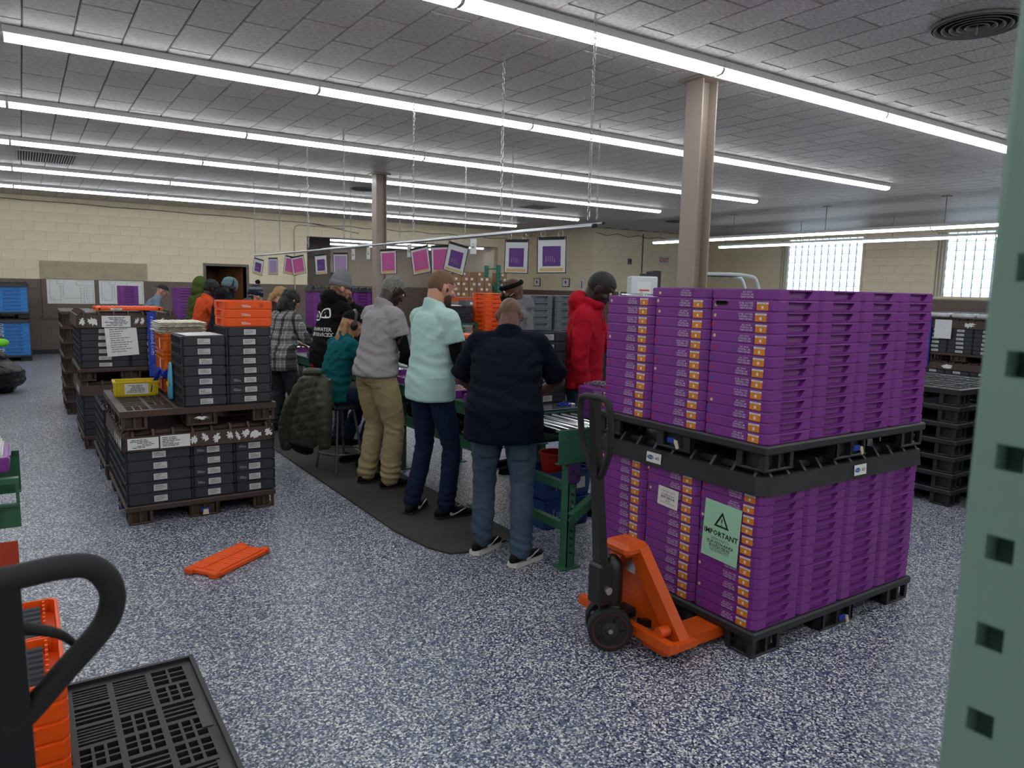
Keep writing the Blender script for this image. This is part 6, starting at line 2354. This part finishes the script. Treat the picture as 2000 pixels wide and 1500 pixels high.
# ------------------------------------------------------------------ overhead rails, chains, cards
t = thing('overhead_rail', 'long grey pipe rail carrying most of the work cards', 'rail', (3.08, 0, 2.077))
G().cyl((0, 3.69, 0), (0, 11.95, 0), .012, 12).build('pipe', M_steel, t, True)
G().cyl((0, 3.675, 0), (0, 3.70, 0), .014, 12).build('end_plug', M_ink, t, True)
for y in (5.6, 8.2, 10.0):
    G().cyl((0, y - .05, 0), (0, y + .05, 0), .0155, 12).build('coupling', M_steel, t, True)
t = thing('overhead_rail', 'second higher grey pipe rail behind the first one', 'rail', (5.08, 0, 2.36))
G().cyl((0, 5.94, 0), (0, 14.6, 0), .012, 12).build('pipe', M_steel, t, True)
G().cyl((0, 5.925, 0), (0, 5.95, 0), .014, 12).build('end_plug', M_ink, t, True)
def chain_mesh(L_):
    g = G()
    n = int(L_ / .036)
    for k in range(n):
        z = -.018 - k * .036
        a = [(.010 * cos(q), .024 * sin(q)) for q in [2 * pi * i / 8 for i in range(8)]]
        if k % 2:
            pts = [(x, 0, z + y) for x, y in a]
        else:
            pts = [(0, x, z + y) for x, y in a]
        g.tube(pts, .0034, 4, closed=True)
    return g.mesh('links', M_steel)
ch1, ch2 = chain_mesh(CZ - 2.095), chain_mesh(CZ - 2.38)
for r, (x, ys, cm) in enumerate(((3.08, (3.75, 4.8, 6.31, 8.08, 9.33, 10.57, 11.9), ch1), (5.08, (6.05, 7.67, 8.81, 10.9, 13.0), ch2))):
    for k, y in enumerate(ys):
        t = thing('hanging_chain', 'ceiling chain, %s from near end of the %s rail' % (ORD[k], ('first', 'second')[r]), 'chain', (x, y, CZ), 0, 'chains holding the rails')
        o = ob('links', cm, t)
        o['kind'] = 'stuff'
        G().tube([(0, 0, 0), (0, .012, -.01), (0, .0, -.025)], .003, 6).build('ceiling_hook', M_steel, t)
M_pink, M_pur, M_lil = pm('pink_print', '#c25597', .55), pm('purple_print', '#5d3580', .55), pm('lilac_print', '#a98fbd', .55)
M_sleeve = pm('clear_sleeve', '#d5d8dc', .18)
ring_m = G().tube([(0, .018 * cos(a), .022 * sin(a)) for a in [2 * pi * q / 12 for q in range(12)]], .0016, 5, closed=True).mesh('ring', M_steel)
def card(x, y, z, w, h, mat, tilt, label, small=False, clip=True, photo=True, yaw=0):
    t = thing('hanging_card', label, 'card', (x, y, z), radians(yaw), 'work cards hung from the rails')
    e = ob('sleeve', plate_me(w, h, .002, M_sleeve if not small else M_paper), t, mtx=Matrix.Translation((0, 0, -.05)) @ Matrix.Rotation(radians(tilt), 4, 'X') @ frame((0, 0, -h / 2), (0, -1, 0), (0, 0, 1)))
    for s in (-.3, .3):
        ob('ring', ring_m, t, (0, s * w, -.03))
    if small:
        ob('code_bars', lines_me(round(w * .5, 3), round(h * .16, 3), 2, M_ink, 4, .6), e, (0, -h * .05, .0024))
        ob('print_lines', lines_me(round(w * .5, 3), round(h * .08, 3), 1, M_inkgrey, 2, .5), e, (0, h * .15, .0024))
        return t
    g = G()
    b = .006
    g.box(-w / 2, -h / 2, -.001, w / 2, -h / 2 + b, .003).box(-w / 2, h / 2 - b, -.001, w / 2, h / 2, .003).box(-w / 2, -h / 2, -.001, -w / 2 + b, h / 2, .003).box(w / 2 - b, -h / 2, -.001, w / 2, h / 2, .003)
    g.build('edge_binding', M_ink, e)
    G().box(-w * .45, h * .42, .002, w * .45, h * .5, .005).build('header', M_ink, e)
    px_, py_ = w * (.62 if mat is M_pur else .78), h * (.55 if mat is M_pur else .78)
    pr = ob('picture', plate_me(px_, py_, .001, mat), e, (0, -h * .03 if mat is M_pur else -.01, .0022))
    if mat is M_pur:
        ob('picture_parts', lines_me(round(py_ * .35, 3), round(px_ * .6, 3), 5, M_lil, 1, .22), pr, (-.01, -py_ * .16, .0013), (0, 0, pi / 2))
    else:
        ob('glare', lines_me(round(py_ * .8, 3), round(px_ * .4, 3), 2, M_lil, 3, .08), pr, (0, 0, .0013), (0, 0, radians(70)))
    ob('caption', plate_me(w * .8, h * .09, .001, pm('tan_print', '#cfae76', .6)), e, (0, -h * .4, .0026))
    return t
RZ = 2.077 - .0
CARDS = [(4.14, M_pur, -1, 'large hanging card with purple picture nearest the rail end'), (4.57, M_pur, 1, 'large hanging card with purple picture second from rail end'),
         (5.44, M_pur, 14, 'tilted hanging card with dark purple picture beside pink one'), (5.75, M_pink, -2, 'straight pink hanging card between two tilted cards'),
         (6.19, M_pink, -10, 'tilted pink hanging card left of the bearded man'), (6.88, M_pink, -2, 'pink hanging card just right of the farther column'),
         (8.20, M_lil, 0, 'pale lilac hanging card behind the grey beanie'), (8.88, M_pur, -4, 'purple and white glossy hanging card by the opening edge'),
         (9.81, M_pink, -10, 'tilted pink hanging card overlapping its twin'), (10.03, M_pink, 9, 'pink hanging card half hidden behind its twin'),
         (10.93, M_lil, 0, 'pale lilac hanging card second from far rail end'), (11.68, M_pur, 12, 'tilted dark purple hanging card at far rail end')]
for y, m, tilt, lb in CARDS:
    card(3.08, y, 2.077, .216, .25, m, tilt, lb, yaw=random.uniform(20, 36))
for k, y in enumerate((8.58, 10.54, 12.17, 12.88)):
    card(5.08, y, 2.36, .16, .20, None, random.uniform(-4, 4), 'small white barcode card, %s from near end of second rail' % ORD[k], True)

# ------------------------------------------------------------------ floor mat, stool and jacket
t = tag(G().prism([(2.03, 4.42), (2.08, 4.02), (2.15, 3.86), (2.33, 3.81), (2.72, 3.93), (2.74, 9.6), (2.03, 9.6)], 'z', .001, .014).build('floor_mat', pm('mat_rubber', '#3b3733', .75, var=.12, vs=6, bump=.2, bs=90)), 'long dark anti-fatigue mat under the workers by the line', 'mat')
t = thing('stool', 'grey steel stool the seated worker sits on', 'stool', (2.33, 6.25, 0), radians(15))
M_gun = pm('gunmetal', '#6e6a62', .4, .6)
G().lathe([(.001, .565), (.15, .565), (.165, .575), (.165, .595), (.15, .605), (.001, .605)], n=28).build('seat', M_rubber, t, True, 40)
for k in range(4):
    a = pi / 4 + k * pi / 2
    G().cyl((.12 * cos(a), .12 * sin(a), .57), (.215 * cos(a), .215 * sin(a), .0), .012, 10).build('leg', M_gun, t, True)
G().tube([(.185 * cos(a), .185 * sin(a), .17) for a in [2 * pi * q / 28 for q in range(28)]], .009, 8, closed=True).build('foot_ring', M_gun, t, True)
for s in (-1, 1):
    G().tube([(-.13, s * .11, .58), (-.19, s * .12, .68), (-.2, s * .13, .84)], .011, 8).build('back_post', M_gun, t, True)
G().tube([(-.2, -.16, .84), (-.21, 0, .85), (-.2, .16, .84)], .016, 8).build('back_rail', M_gun, t, True)
t = thing('quilted_jacket', 'olive quilted jacket draped over the stool back', 'jacket', (2.13, 6.27, 0), radians(15))
g = G()
Yv_, Xv_ = V((0, 1, 0)), V((1, 0, 0))
g.loft([((0, 0, .885), Xv_ * .045, Yv_ * .13), ((-.01, 0, .84), Xv_ * .07, Yv_ * .19), ((-.035, .0, .70), Xv_ * .075, Yv_ * .22), ((-.06, .03, .52), Xv_ * .075, Yv_ * .25), ((-.085, .07, .36), Xv_ * .07, Yv_ * .25), ((-.10, .1, .24), Xv_ * .05, Yv_ * .2)], 24, dome=False)
limb(g, [(-.03, -.17, .80), (-.08, -.22, .62), (-.09, -.24, .44), (-.075, -.22, .30)], [.07, .072, .066, .06], 14)
limb(g, [(-.02, .16, .78), (-.09, .27, .56), (-.12, .33, .36), (-.12, .31, .2)], [.07, .075, .07, .06], 14)
me = remesh(g, .011, 5)
def quilt(p):
    u = p.z + .25 * p.y + .1 * p.x
    return -.010 * (abs(sin(u * 42)) ** .25 * -1 + 1) + .010 * noise.noise(V((p.x * 12, p.y * 12, p.z * 9))) + .006 * noise.noise(p * 26)
wrinkle(me, quilt)
ob('shell', setmat(me, pm('olive_nylon', '#39412f', .62, 0, .08, 5, .2, 120)), t)
G().tube([(-.13, -.02, .9), (-.04, -.1, .905), (.03, 0, .9), (-.02, .1, .9)], .028, 8, dome=True).build('collar', pm('olive_nylon', '#39412f', .62), t, True)
G().loft([((-.105, .09, .24), Xv_ * .04, Yv_ * .17), ((-.1, .09, .2), Xv_ * .045, Yv_ * .16)], 16).build('lining', M_blk, t, True)

# ------------------------------------------------------------------ loads and stock in the background
def purple_load(x, y, z0, nx_, ny_, n, tag_, lowlab):
    W, D = nx_ * TWX, ny_ * TDY
    pallet(x - .012, y - .012, 0, W + .024, D + .024, .13, M_black, 'black floor pallet of the %s' % tag_, rim=0)
    for i in range(nx_):
        for j in range(ny_):
            if i and j:
                continue
            for k in range(5):
                t = thing('purple_tote', 'deep purple tote, %s, column %s %s, below %s' % (ordn(k, 5), ORD[i], ORD[j], lowlab), 'tote', (x + (i + .5) * TWX, y + (j + .5) * TDY, .1305 + k * .128), 0, 'deep purple totes of the background loads')
                ob('body', ptote, t)
            for k in range(n):
                purple_tray(x + (i + .5) * TWX, y + (j + .5) * TDY, 1.0005 + k * TH, 'purple tray, %s, column %s %s of %s' % (ordn(k, n), ORD[i], ORD[j], tag_), 'purple trays of the background loads', False)
    lid(x - .02, y - .02, .7715, W + .04, D + .04, M_black, 'black lid between the storeys of %s' % tag_, .085, .05)
    pallet(x - .012, y - .012, .877, W + .024, D + .024, .123, M_black, 'black upper pallet of the %s' % tag_, rim=0)
    return W, D, 1.0005 + n * TH
ptote = tray_mesh('body', M_purple, TWX - .006, TDY - .004, .1275, ('y',))
purple_load(1.50, 15.4, 0, 1, 1, 11, 'lone purple stack by floor plans', 'lone stack')
W, D, zt = purple_load(2.22, 13.9, 0, 3, 1, 11, 'purple load behind olive hood', 'olive hood load')
W, D, zt = purple_load(3.78, 11.3, 0, 4, 1, 11, 'purple load behind black hoodie', 'hoodie load')
lid(3.76, 11.28, zt + .001, W + .04, D + .04, M_black, 'dark lid topping the purple load behind black hoodie', .05, .045)
t = thing('yellow_strap', 'yellow strap hanging on purple load behind the hoodie', 'strap', (4.0, 11.27, 1.35))
G().tube([(0, 0, .25), (.02, -.015, .1), (-.005, -.02, 0), (.015, -.015, -.1)], .016, 6, flat=.3).build('webbing', M_yellow, t, True)

# orange crates stack beyond the line
obm = tray_mesh('body', M_orange, .42, .40, .0655, ('y', 'x'))
for k in range(24):
    t = thing('orange_tray', 'orange tray, %s of the tall stack behind grey hoodie' % ordn(k, 24), 'tray', (5.92, 9.45, .002 + k * .0658), 0, 'orange trays in the tall stack')
    ob('body', obm, t)
t = thing('red_tote', 'red-orange tote standing before the tall orange stack', 'tote', (5.62, 8.95, 0))
ob('body', tray_mesh('body', pm('red_orange_plastic', '#d8381f', .45), .34, .4, .96, ('y',), open_top=.1), t)
ob('rim_band', G().box(-.175, -.205, .93, .175, -.198, .965).mesh('rim_band', pm('red_orange_plastic', '#d8381f', .45)), t)
# grey totes
gbm = tray_mesh('body', M_greyl, .40, .40, .0875, ('y',))
for i in range(3):
    for k in range(18):
        t = thing('grey_tote', 'mid grey tote, %s, %s stack behind red hoodie' % (ordn(k, 18), ('left', 'middle', 'right')[i]), 'tote', (5.62 + i * .43, 7.95 - .02 * i, .002 + k * .0878), 0, 'grey totes stacked behind the line')
        ob('body', gbm, t)
for k in range(12):
    tote(5.40, 5.95, .002 + k * .0925, .42, .40, .092, 'charcoal tote, %s, floor stack beside red hoodie' % ordn(k, 12), 'charcoal floor stack')
# wire rack seen above the red shoulder
t = thing('wire_rack', 'chrome wire rack with top shelf behind red hoodie', 'rack', (6.6, 6.75, 0))
for sx in (-.35, .35):
    for sy in (-.2, .2):
        G().cyl((sx, sy, 0), (sx, sy, 1.66), .013, 8).build('post', M_chrome, t, True)
for z in (.4, 1.0, 1.63):
    g = G()
    for q in range(9):
        g.cyl((-.35, -.2 + q * .05, z), (.35, -.2 + q * .05, z), .004, 5)
    for q in (-.35, 0, .35):
        g.cyl((q, -.2, z - .01), (q, .2, z - .01), .006, 5)
    g.build('wire_shelf', M_chrome, t)['kind'] = 'stuff'
# pallet rack with cartons
t = thing('pallet_rack', 'green pallet rack with orange beam stacked with cartons', 'rack', (8.82, 13.8, 0))
M_rack = pm('rack_green', '#2f7462', .45)
for x in (-1.3, 0):
    for y in (0, .5):
        u_ = G().box(x - .04, y - .035, 0, x + .04, y + .035, 2.16).build('upright', M_rack, t)
        for q in range(20):
            G().box(x - .012, y - .037, .35 + q * .085, x + .012, y - .035, .375 + q * .085).build('slot', pm('slot_dark', '#12241b', .8), u_)
    bar(G(), (x, .03, 1.55), (x, .47, 1.95), .03, .03).build('diagonal_brace', M_rack, t)
    bar(G(), (x, .03, 2.08), (x, .47, 2.08), .03, .03).build('cross_brace', M_rack, t)
for y in (0, .5):
    G().box(-1.26, y - .03, 1.36, -.04, y + .03, 1.44).build('beam', M_orangep, t)
    G().box(.04, y - .03, 1.36, .5, y + .03, 1.44).build('beam', M_orangep, t)
G().box(-1.26, .03, 1.44, -.045, .47, 1.453).build('deck', M_steel, t)
G().box(.045, .03, 1.44, .5, .47, 1.453).build('deck', M_steel, t)
G().box(-1.26, .03, .3, -.045, .47, .33).build('lower_deck', M_steel, t)
cm_ = G().chbox(-.093, -.17, 0, .093, .17, .108, .004).mesh('carton', M_card)
cl_ = plate_me(.06, .05, .001, M_paper)
cr_ = plate_me(.035, .03, .001, pm('red_tag', '#c44a33', .6))
for k in range(5):
    for i, xx in enumerate((7.62, 7.815, 8.01, 8.205, 8.40, 8.595, 9.0, 9.2)):
        if (k == 4 and i in (0, 3, 5, 7)) or (k == 3 and i == 7):
            continue
        t = thing('carton', 'brown carton, %s column from left, %s row up, on pallet rack' % (ORD[i], ORD[k]), 'carton', (xx, 14.03, 1.4535 + k * .109), 0, 'cartons on the pallet rack')
        ob('box', cm_, t)
        o = ob('label_card', cl_, t, mtx=frame((.03 * (1 if (i + k) % 2 else -1), -.1705, .06), *FU))
        if (i * 3 + k) % 4 == 0:
            ob('red_tag', cr_, t, mtx=frame((-.068, -.1705, .085), *FU))
for k in range(4):
    for i in range(4):
        t = thing('steel_carton', 'grey parts box, %s column, %s row under rack beam' % (ORD[i], ORD[k]), 'box', (7.7 + i * .3, 13.2, .9 + k * .125), 0, 'grey parts boxes below the rack')
        G().chbox(-.14, -.14, 0, .14, .14, .122, .004).build('case', M_greyl, t)
        ob('label_card', cl_, t, mtx=frame((0, -.1405, .06), *FU))
t = thing('parts_table', 'low steel table under the grey parts boxes', 'table', (8.15, 13.2, 0))
G().box(-.7, -.25, .86, .75, .25, .899).build('top', M_steel, t)
for sx in (-.65, .7):
    for sy in (-.2, .2):
        G().box(sx - .02, sy - .02, 0, sx + .02, sy + .02, .86).build('leg', M_green, t)
# wire basket trolley
t = thing('wire_basket', 'green-framed wire basket trolley of parts behind the bearded man', 'basket trolley', (5.35, 9.75, 0))
for sx in (-.35, .35):
    for sy in (-.25, .25):
        G().box(sx - .02, sy - .02, .08, sx + .02, sy + .02, 1.15).build('post', M_green, t)
        G().cyl((sx - .015, sy, .045), (sx + .015, sy, .045), .045, 12).build('castor', M_rubber, t, True)
for z in (.12, .62, 1.1):
    G().box(-.35, -.25, z, .35, .25, z + .03).build('shelf', M_green, t)
for z in (.15, .65):
    g = G()
    for q in range(12):
        x = -.34 + q * .062
        g.cyl((x, -.25, z), (x, -.25, z + .42), .003, 5)
    for q in range(4):
        g.cyl((-.35, -.25, z + .08 + q * .1), (.35, -.25, z + .08 + q * .1), .003, 5)
    g.build('wire_front', M_steel, t)['kind'] = 'stuff'
plate(t, 'label_card', (.15, -.256, .85), *FU, .11, .16, M_paper)
plate(t, 'label_card', (.0, -.256, .72), *FU, .09, .08, M_paper)
for k in range(2):
    t = thing('parts_tray', 'black tray of loose parts, %s on the basket trolley' % ('lower', 'upper')[k], 'tray', (5.35, 9.75, 1.131 + k * .13), 0, 'parts trays on the trolley')
    ob('body', tray_mesh('body', M_grey, .62, .44, .125, ('y',), open_top=.08), t)
    for q in range(5):
        G().chbox(-.26 + q * .11, -.15, .05, -.18 + q * .11, .12, .11 + .02 * (q % 2), .01).build('part_bundle', (M_paper, M_steel, M_yellow)[q % 3], t)

# ---- right: black pallets, strapped load, forklift
for k in range(7):
    pallet(6.10, 2.76, k * .136, 1.14, 1.1, .135, M_black, 'black pallet, %s of the pile right of purple load' % ordn(k, 7), lattice=(15, 15) if k == 6 else None, rim=.0, group='black pallets in the right pile')
pv = pallet(6.34, 1.52, 0, 1.15, 1.12, .14, M_black, 'black pallet standing on edge beside the pallet pile', lattice=(15, 15), rim=0)
pv.rotation_euler = (0, -pi / 2, 0)
pv2 = pallet(6.50, 1.54, 0, 1.15, 1.12, .14, M_black, 'black pallet standing on edge behind another one', lattice=(15, 15), rim=0)
pv2.rotation_euler = (0, -pi / 2, 0)
XF[0] = Matrix.Translation((12.3, 6.25, 0)) @ Matrix.Rotation(-pi / 2, 4, 'Z')
XF[1] = -pi / 2
pallet(0, 0, 0, 1.15, 1.15, .132, M_brownpl, 'brown floor pallet of the far strapped load by windows', rim=0)
for lev, zb in enumerate((.1325, .7975)):
    for k in range(6):
        for i in range(3):
            tote(.012 + .19 + i * .376, .29, zb + k * .066, .372, .55, .0655, 'charcoal tote, %s, %s %s storey of load by windows' % (ordn(k, 6), ('left', 'middle', 'right')[i], ('lower', 'upper')[lev]), 'totes of the far load by the windows', lw=.11)
l1 = lid(-.012, -.012, .532, 1.174, 1.174, M_brownpl, 'brown lower lid of the far load by windows', .10, .045)
torn(l1, (.45, -.0002, .05), *FU, .2, .08, 77)
pallet(-.01, 0, .672, 1.17, 1.15, .125, M_brownpl, 'brown upper pallet of the far load by windows', rim=0)
l2 = lid(-.012, -.012, 1.194, 1.174, 1.174, M_brownpl, 'brown upper lid of the far load by windows', .12, .045)
plate(l2, 'notice_sheet', (.33, -.004, -.02), *FU, .26, .30, M_paper)
torn(l2, (.72, -.0002, .06), *FU, .18, .1, 78)
t = thing('ratchet_strap', 'blue lettered strap on the far load by windows', 'strap', (.1, -.02, 0))
G().box(-.04, -.006, .55, .04, 0, 1.33).build('webbing', M_strap, t)
text(t, 'robinsonind.com', (.003, -.0075, .98), (0, 0, -1), (1, 0, 0), .065, pm('strap_print', '#c9d4f0', .6))
for i in range(3):
    for j in range(2):
        t = thing('parts_pack', 'white shrink-wrapped parts pack, %s %s on far load' % (('left', 'middle', 'right')[i], ('front', 'rear')[j]), 'pack', (.2 + i * .37, .25 + j * .5, 1.362), 0, 'white packs on the far load')
        G().chbox(-.17, -.22, 0, .17, .22, .07, .02).build('wrap', pm('shrink_film', '#d5d8d8', .25, var=.2, vs=12, bump=.5, bs=30), t)
        for q in range(4):
            G().box(-.14 + q * .08, -.2, .068, -.1 + q * .08, .2, .078).build('part_bar', M_greyl, t)
XF[0] = Matrix.Identity(4)
XF[1] = 0.0
# forklift
t = thing('forklift', 'white forklift with black overhead guard and orange beacon', 'forklift', (11.85, 10.55, 0), radians(-34))
M_fw, M_fb = pm('forklift_white', '#d4d8dc', .4), pm('forklift_black', '#202226', .5)
G().chbox(-.2, -.5, .25, 1.3, .5, 1.0, .08).build('counterweight', M_fw, t)
G().chbox(-.9, -.45, .25, -.2, .45, .75, .05).build('chassis', M_fw, t)
G().chbox(.05, -.25, 1.0, .5, .25, 1.15, .04).build('seat', M_fb, t)
G().chbox(.4, -.24, 1.1, .55, .24, 1.6, .05).build('seat_back', M_fb, t)
for s in (-1, 1):
    G().tube(smooth_path([(-.6, s * .45, .7), (-.5, s * .45, 1.6), (-.35, s * .45, 1.98), (-.1, s * .45, 2.04), (.7, s * .45, 2.02), (.95, s * .45, 1.85), (1.1, s * .45, 1.0)], 5), .035, 8).build('guard_post', M_fw, t, True)
    G().box(-1.16, s * .35 - .05, .1, -1.0, s * .35 + .05, 2.08).build('mast_rail', M_fb, t)
    G().box(-2.1, s * .25 - .06, .05, -1.16, s * .25 + .06, .1).build('fork', M_fb, t)
for q in range(6):
    G().box(-.3 + q * .18, -.45, 2.0, -.24 + q * .18, .45, 2.03).build('guard_bar', M_fb, t)
G().box(-1.14, -.35, 1.96, -1.02, .35, 2.06).build('mast_crossbar', M_fb, t)
for x, r in ((-.7, .3), (.95, .25)):
    for s in (-1, 1):
        G().lathe([(.1, -.1), (r - .03, -.1), (r, -.07), (r, .07), (r - .03, .1), (.1, .1)], n=20).build('wheel', M_rubber, t, True, 40, loc=(x, s * .48, r), rot=(pi / 2, 0, 0))
G().lathe([(.05, 0), (.055, .06), (.03, .09), (.001, .095)], (0, 0, 0), 14).build('beacon', pm('beacon_amber', '#e06a12', .3), t, True, loc=(-.3, .2, 1.9))
t = thing('white_cabinet', 'white cabinet with pasted notices beside the forklift', 'cabinet', (9.44, 9.95, 0), radians(-34))
G().chbox(-.2, -.25, 0, .28, .25, 1.93, .02).build('case', M_fw, t)
G().box(-.19, -.262, .08, .27, -.25, 1.88).build('door', M_fw, t)
plate(t, 'notice_sheet', (.04, -.263, 1.70), *FU, .24, .26, M_paper)
plate(t, 'red_line', (.04, -.265, 1.68), *FU, .18, .03, pm('red_print', '#c8574e', .6))
G().chbox(.0, -.1, 1.93, .2, .1, 1.98, .01).build('top_unit', M_fb, t)

bpy.data.scenes.remove(WS_)
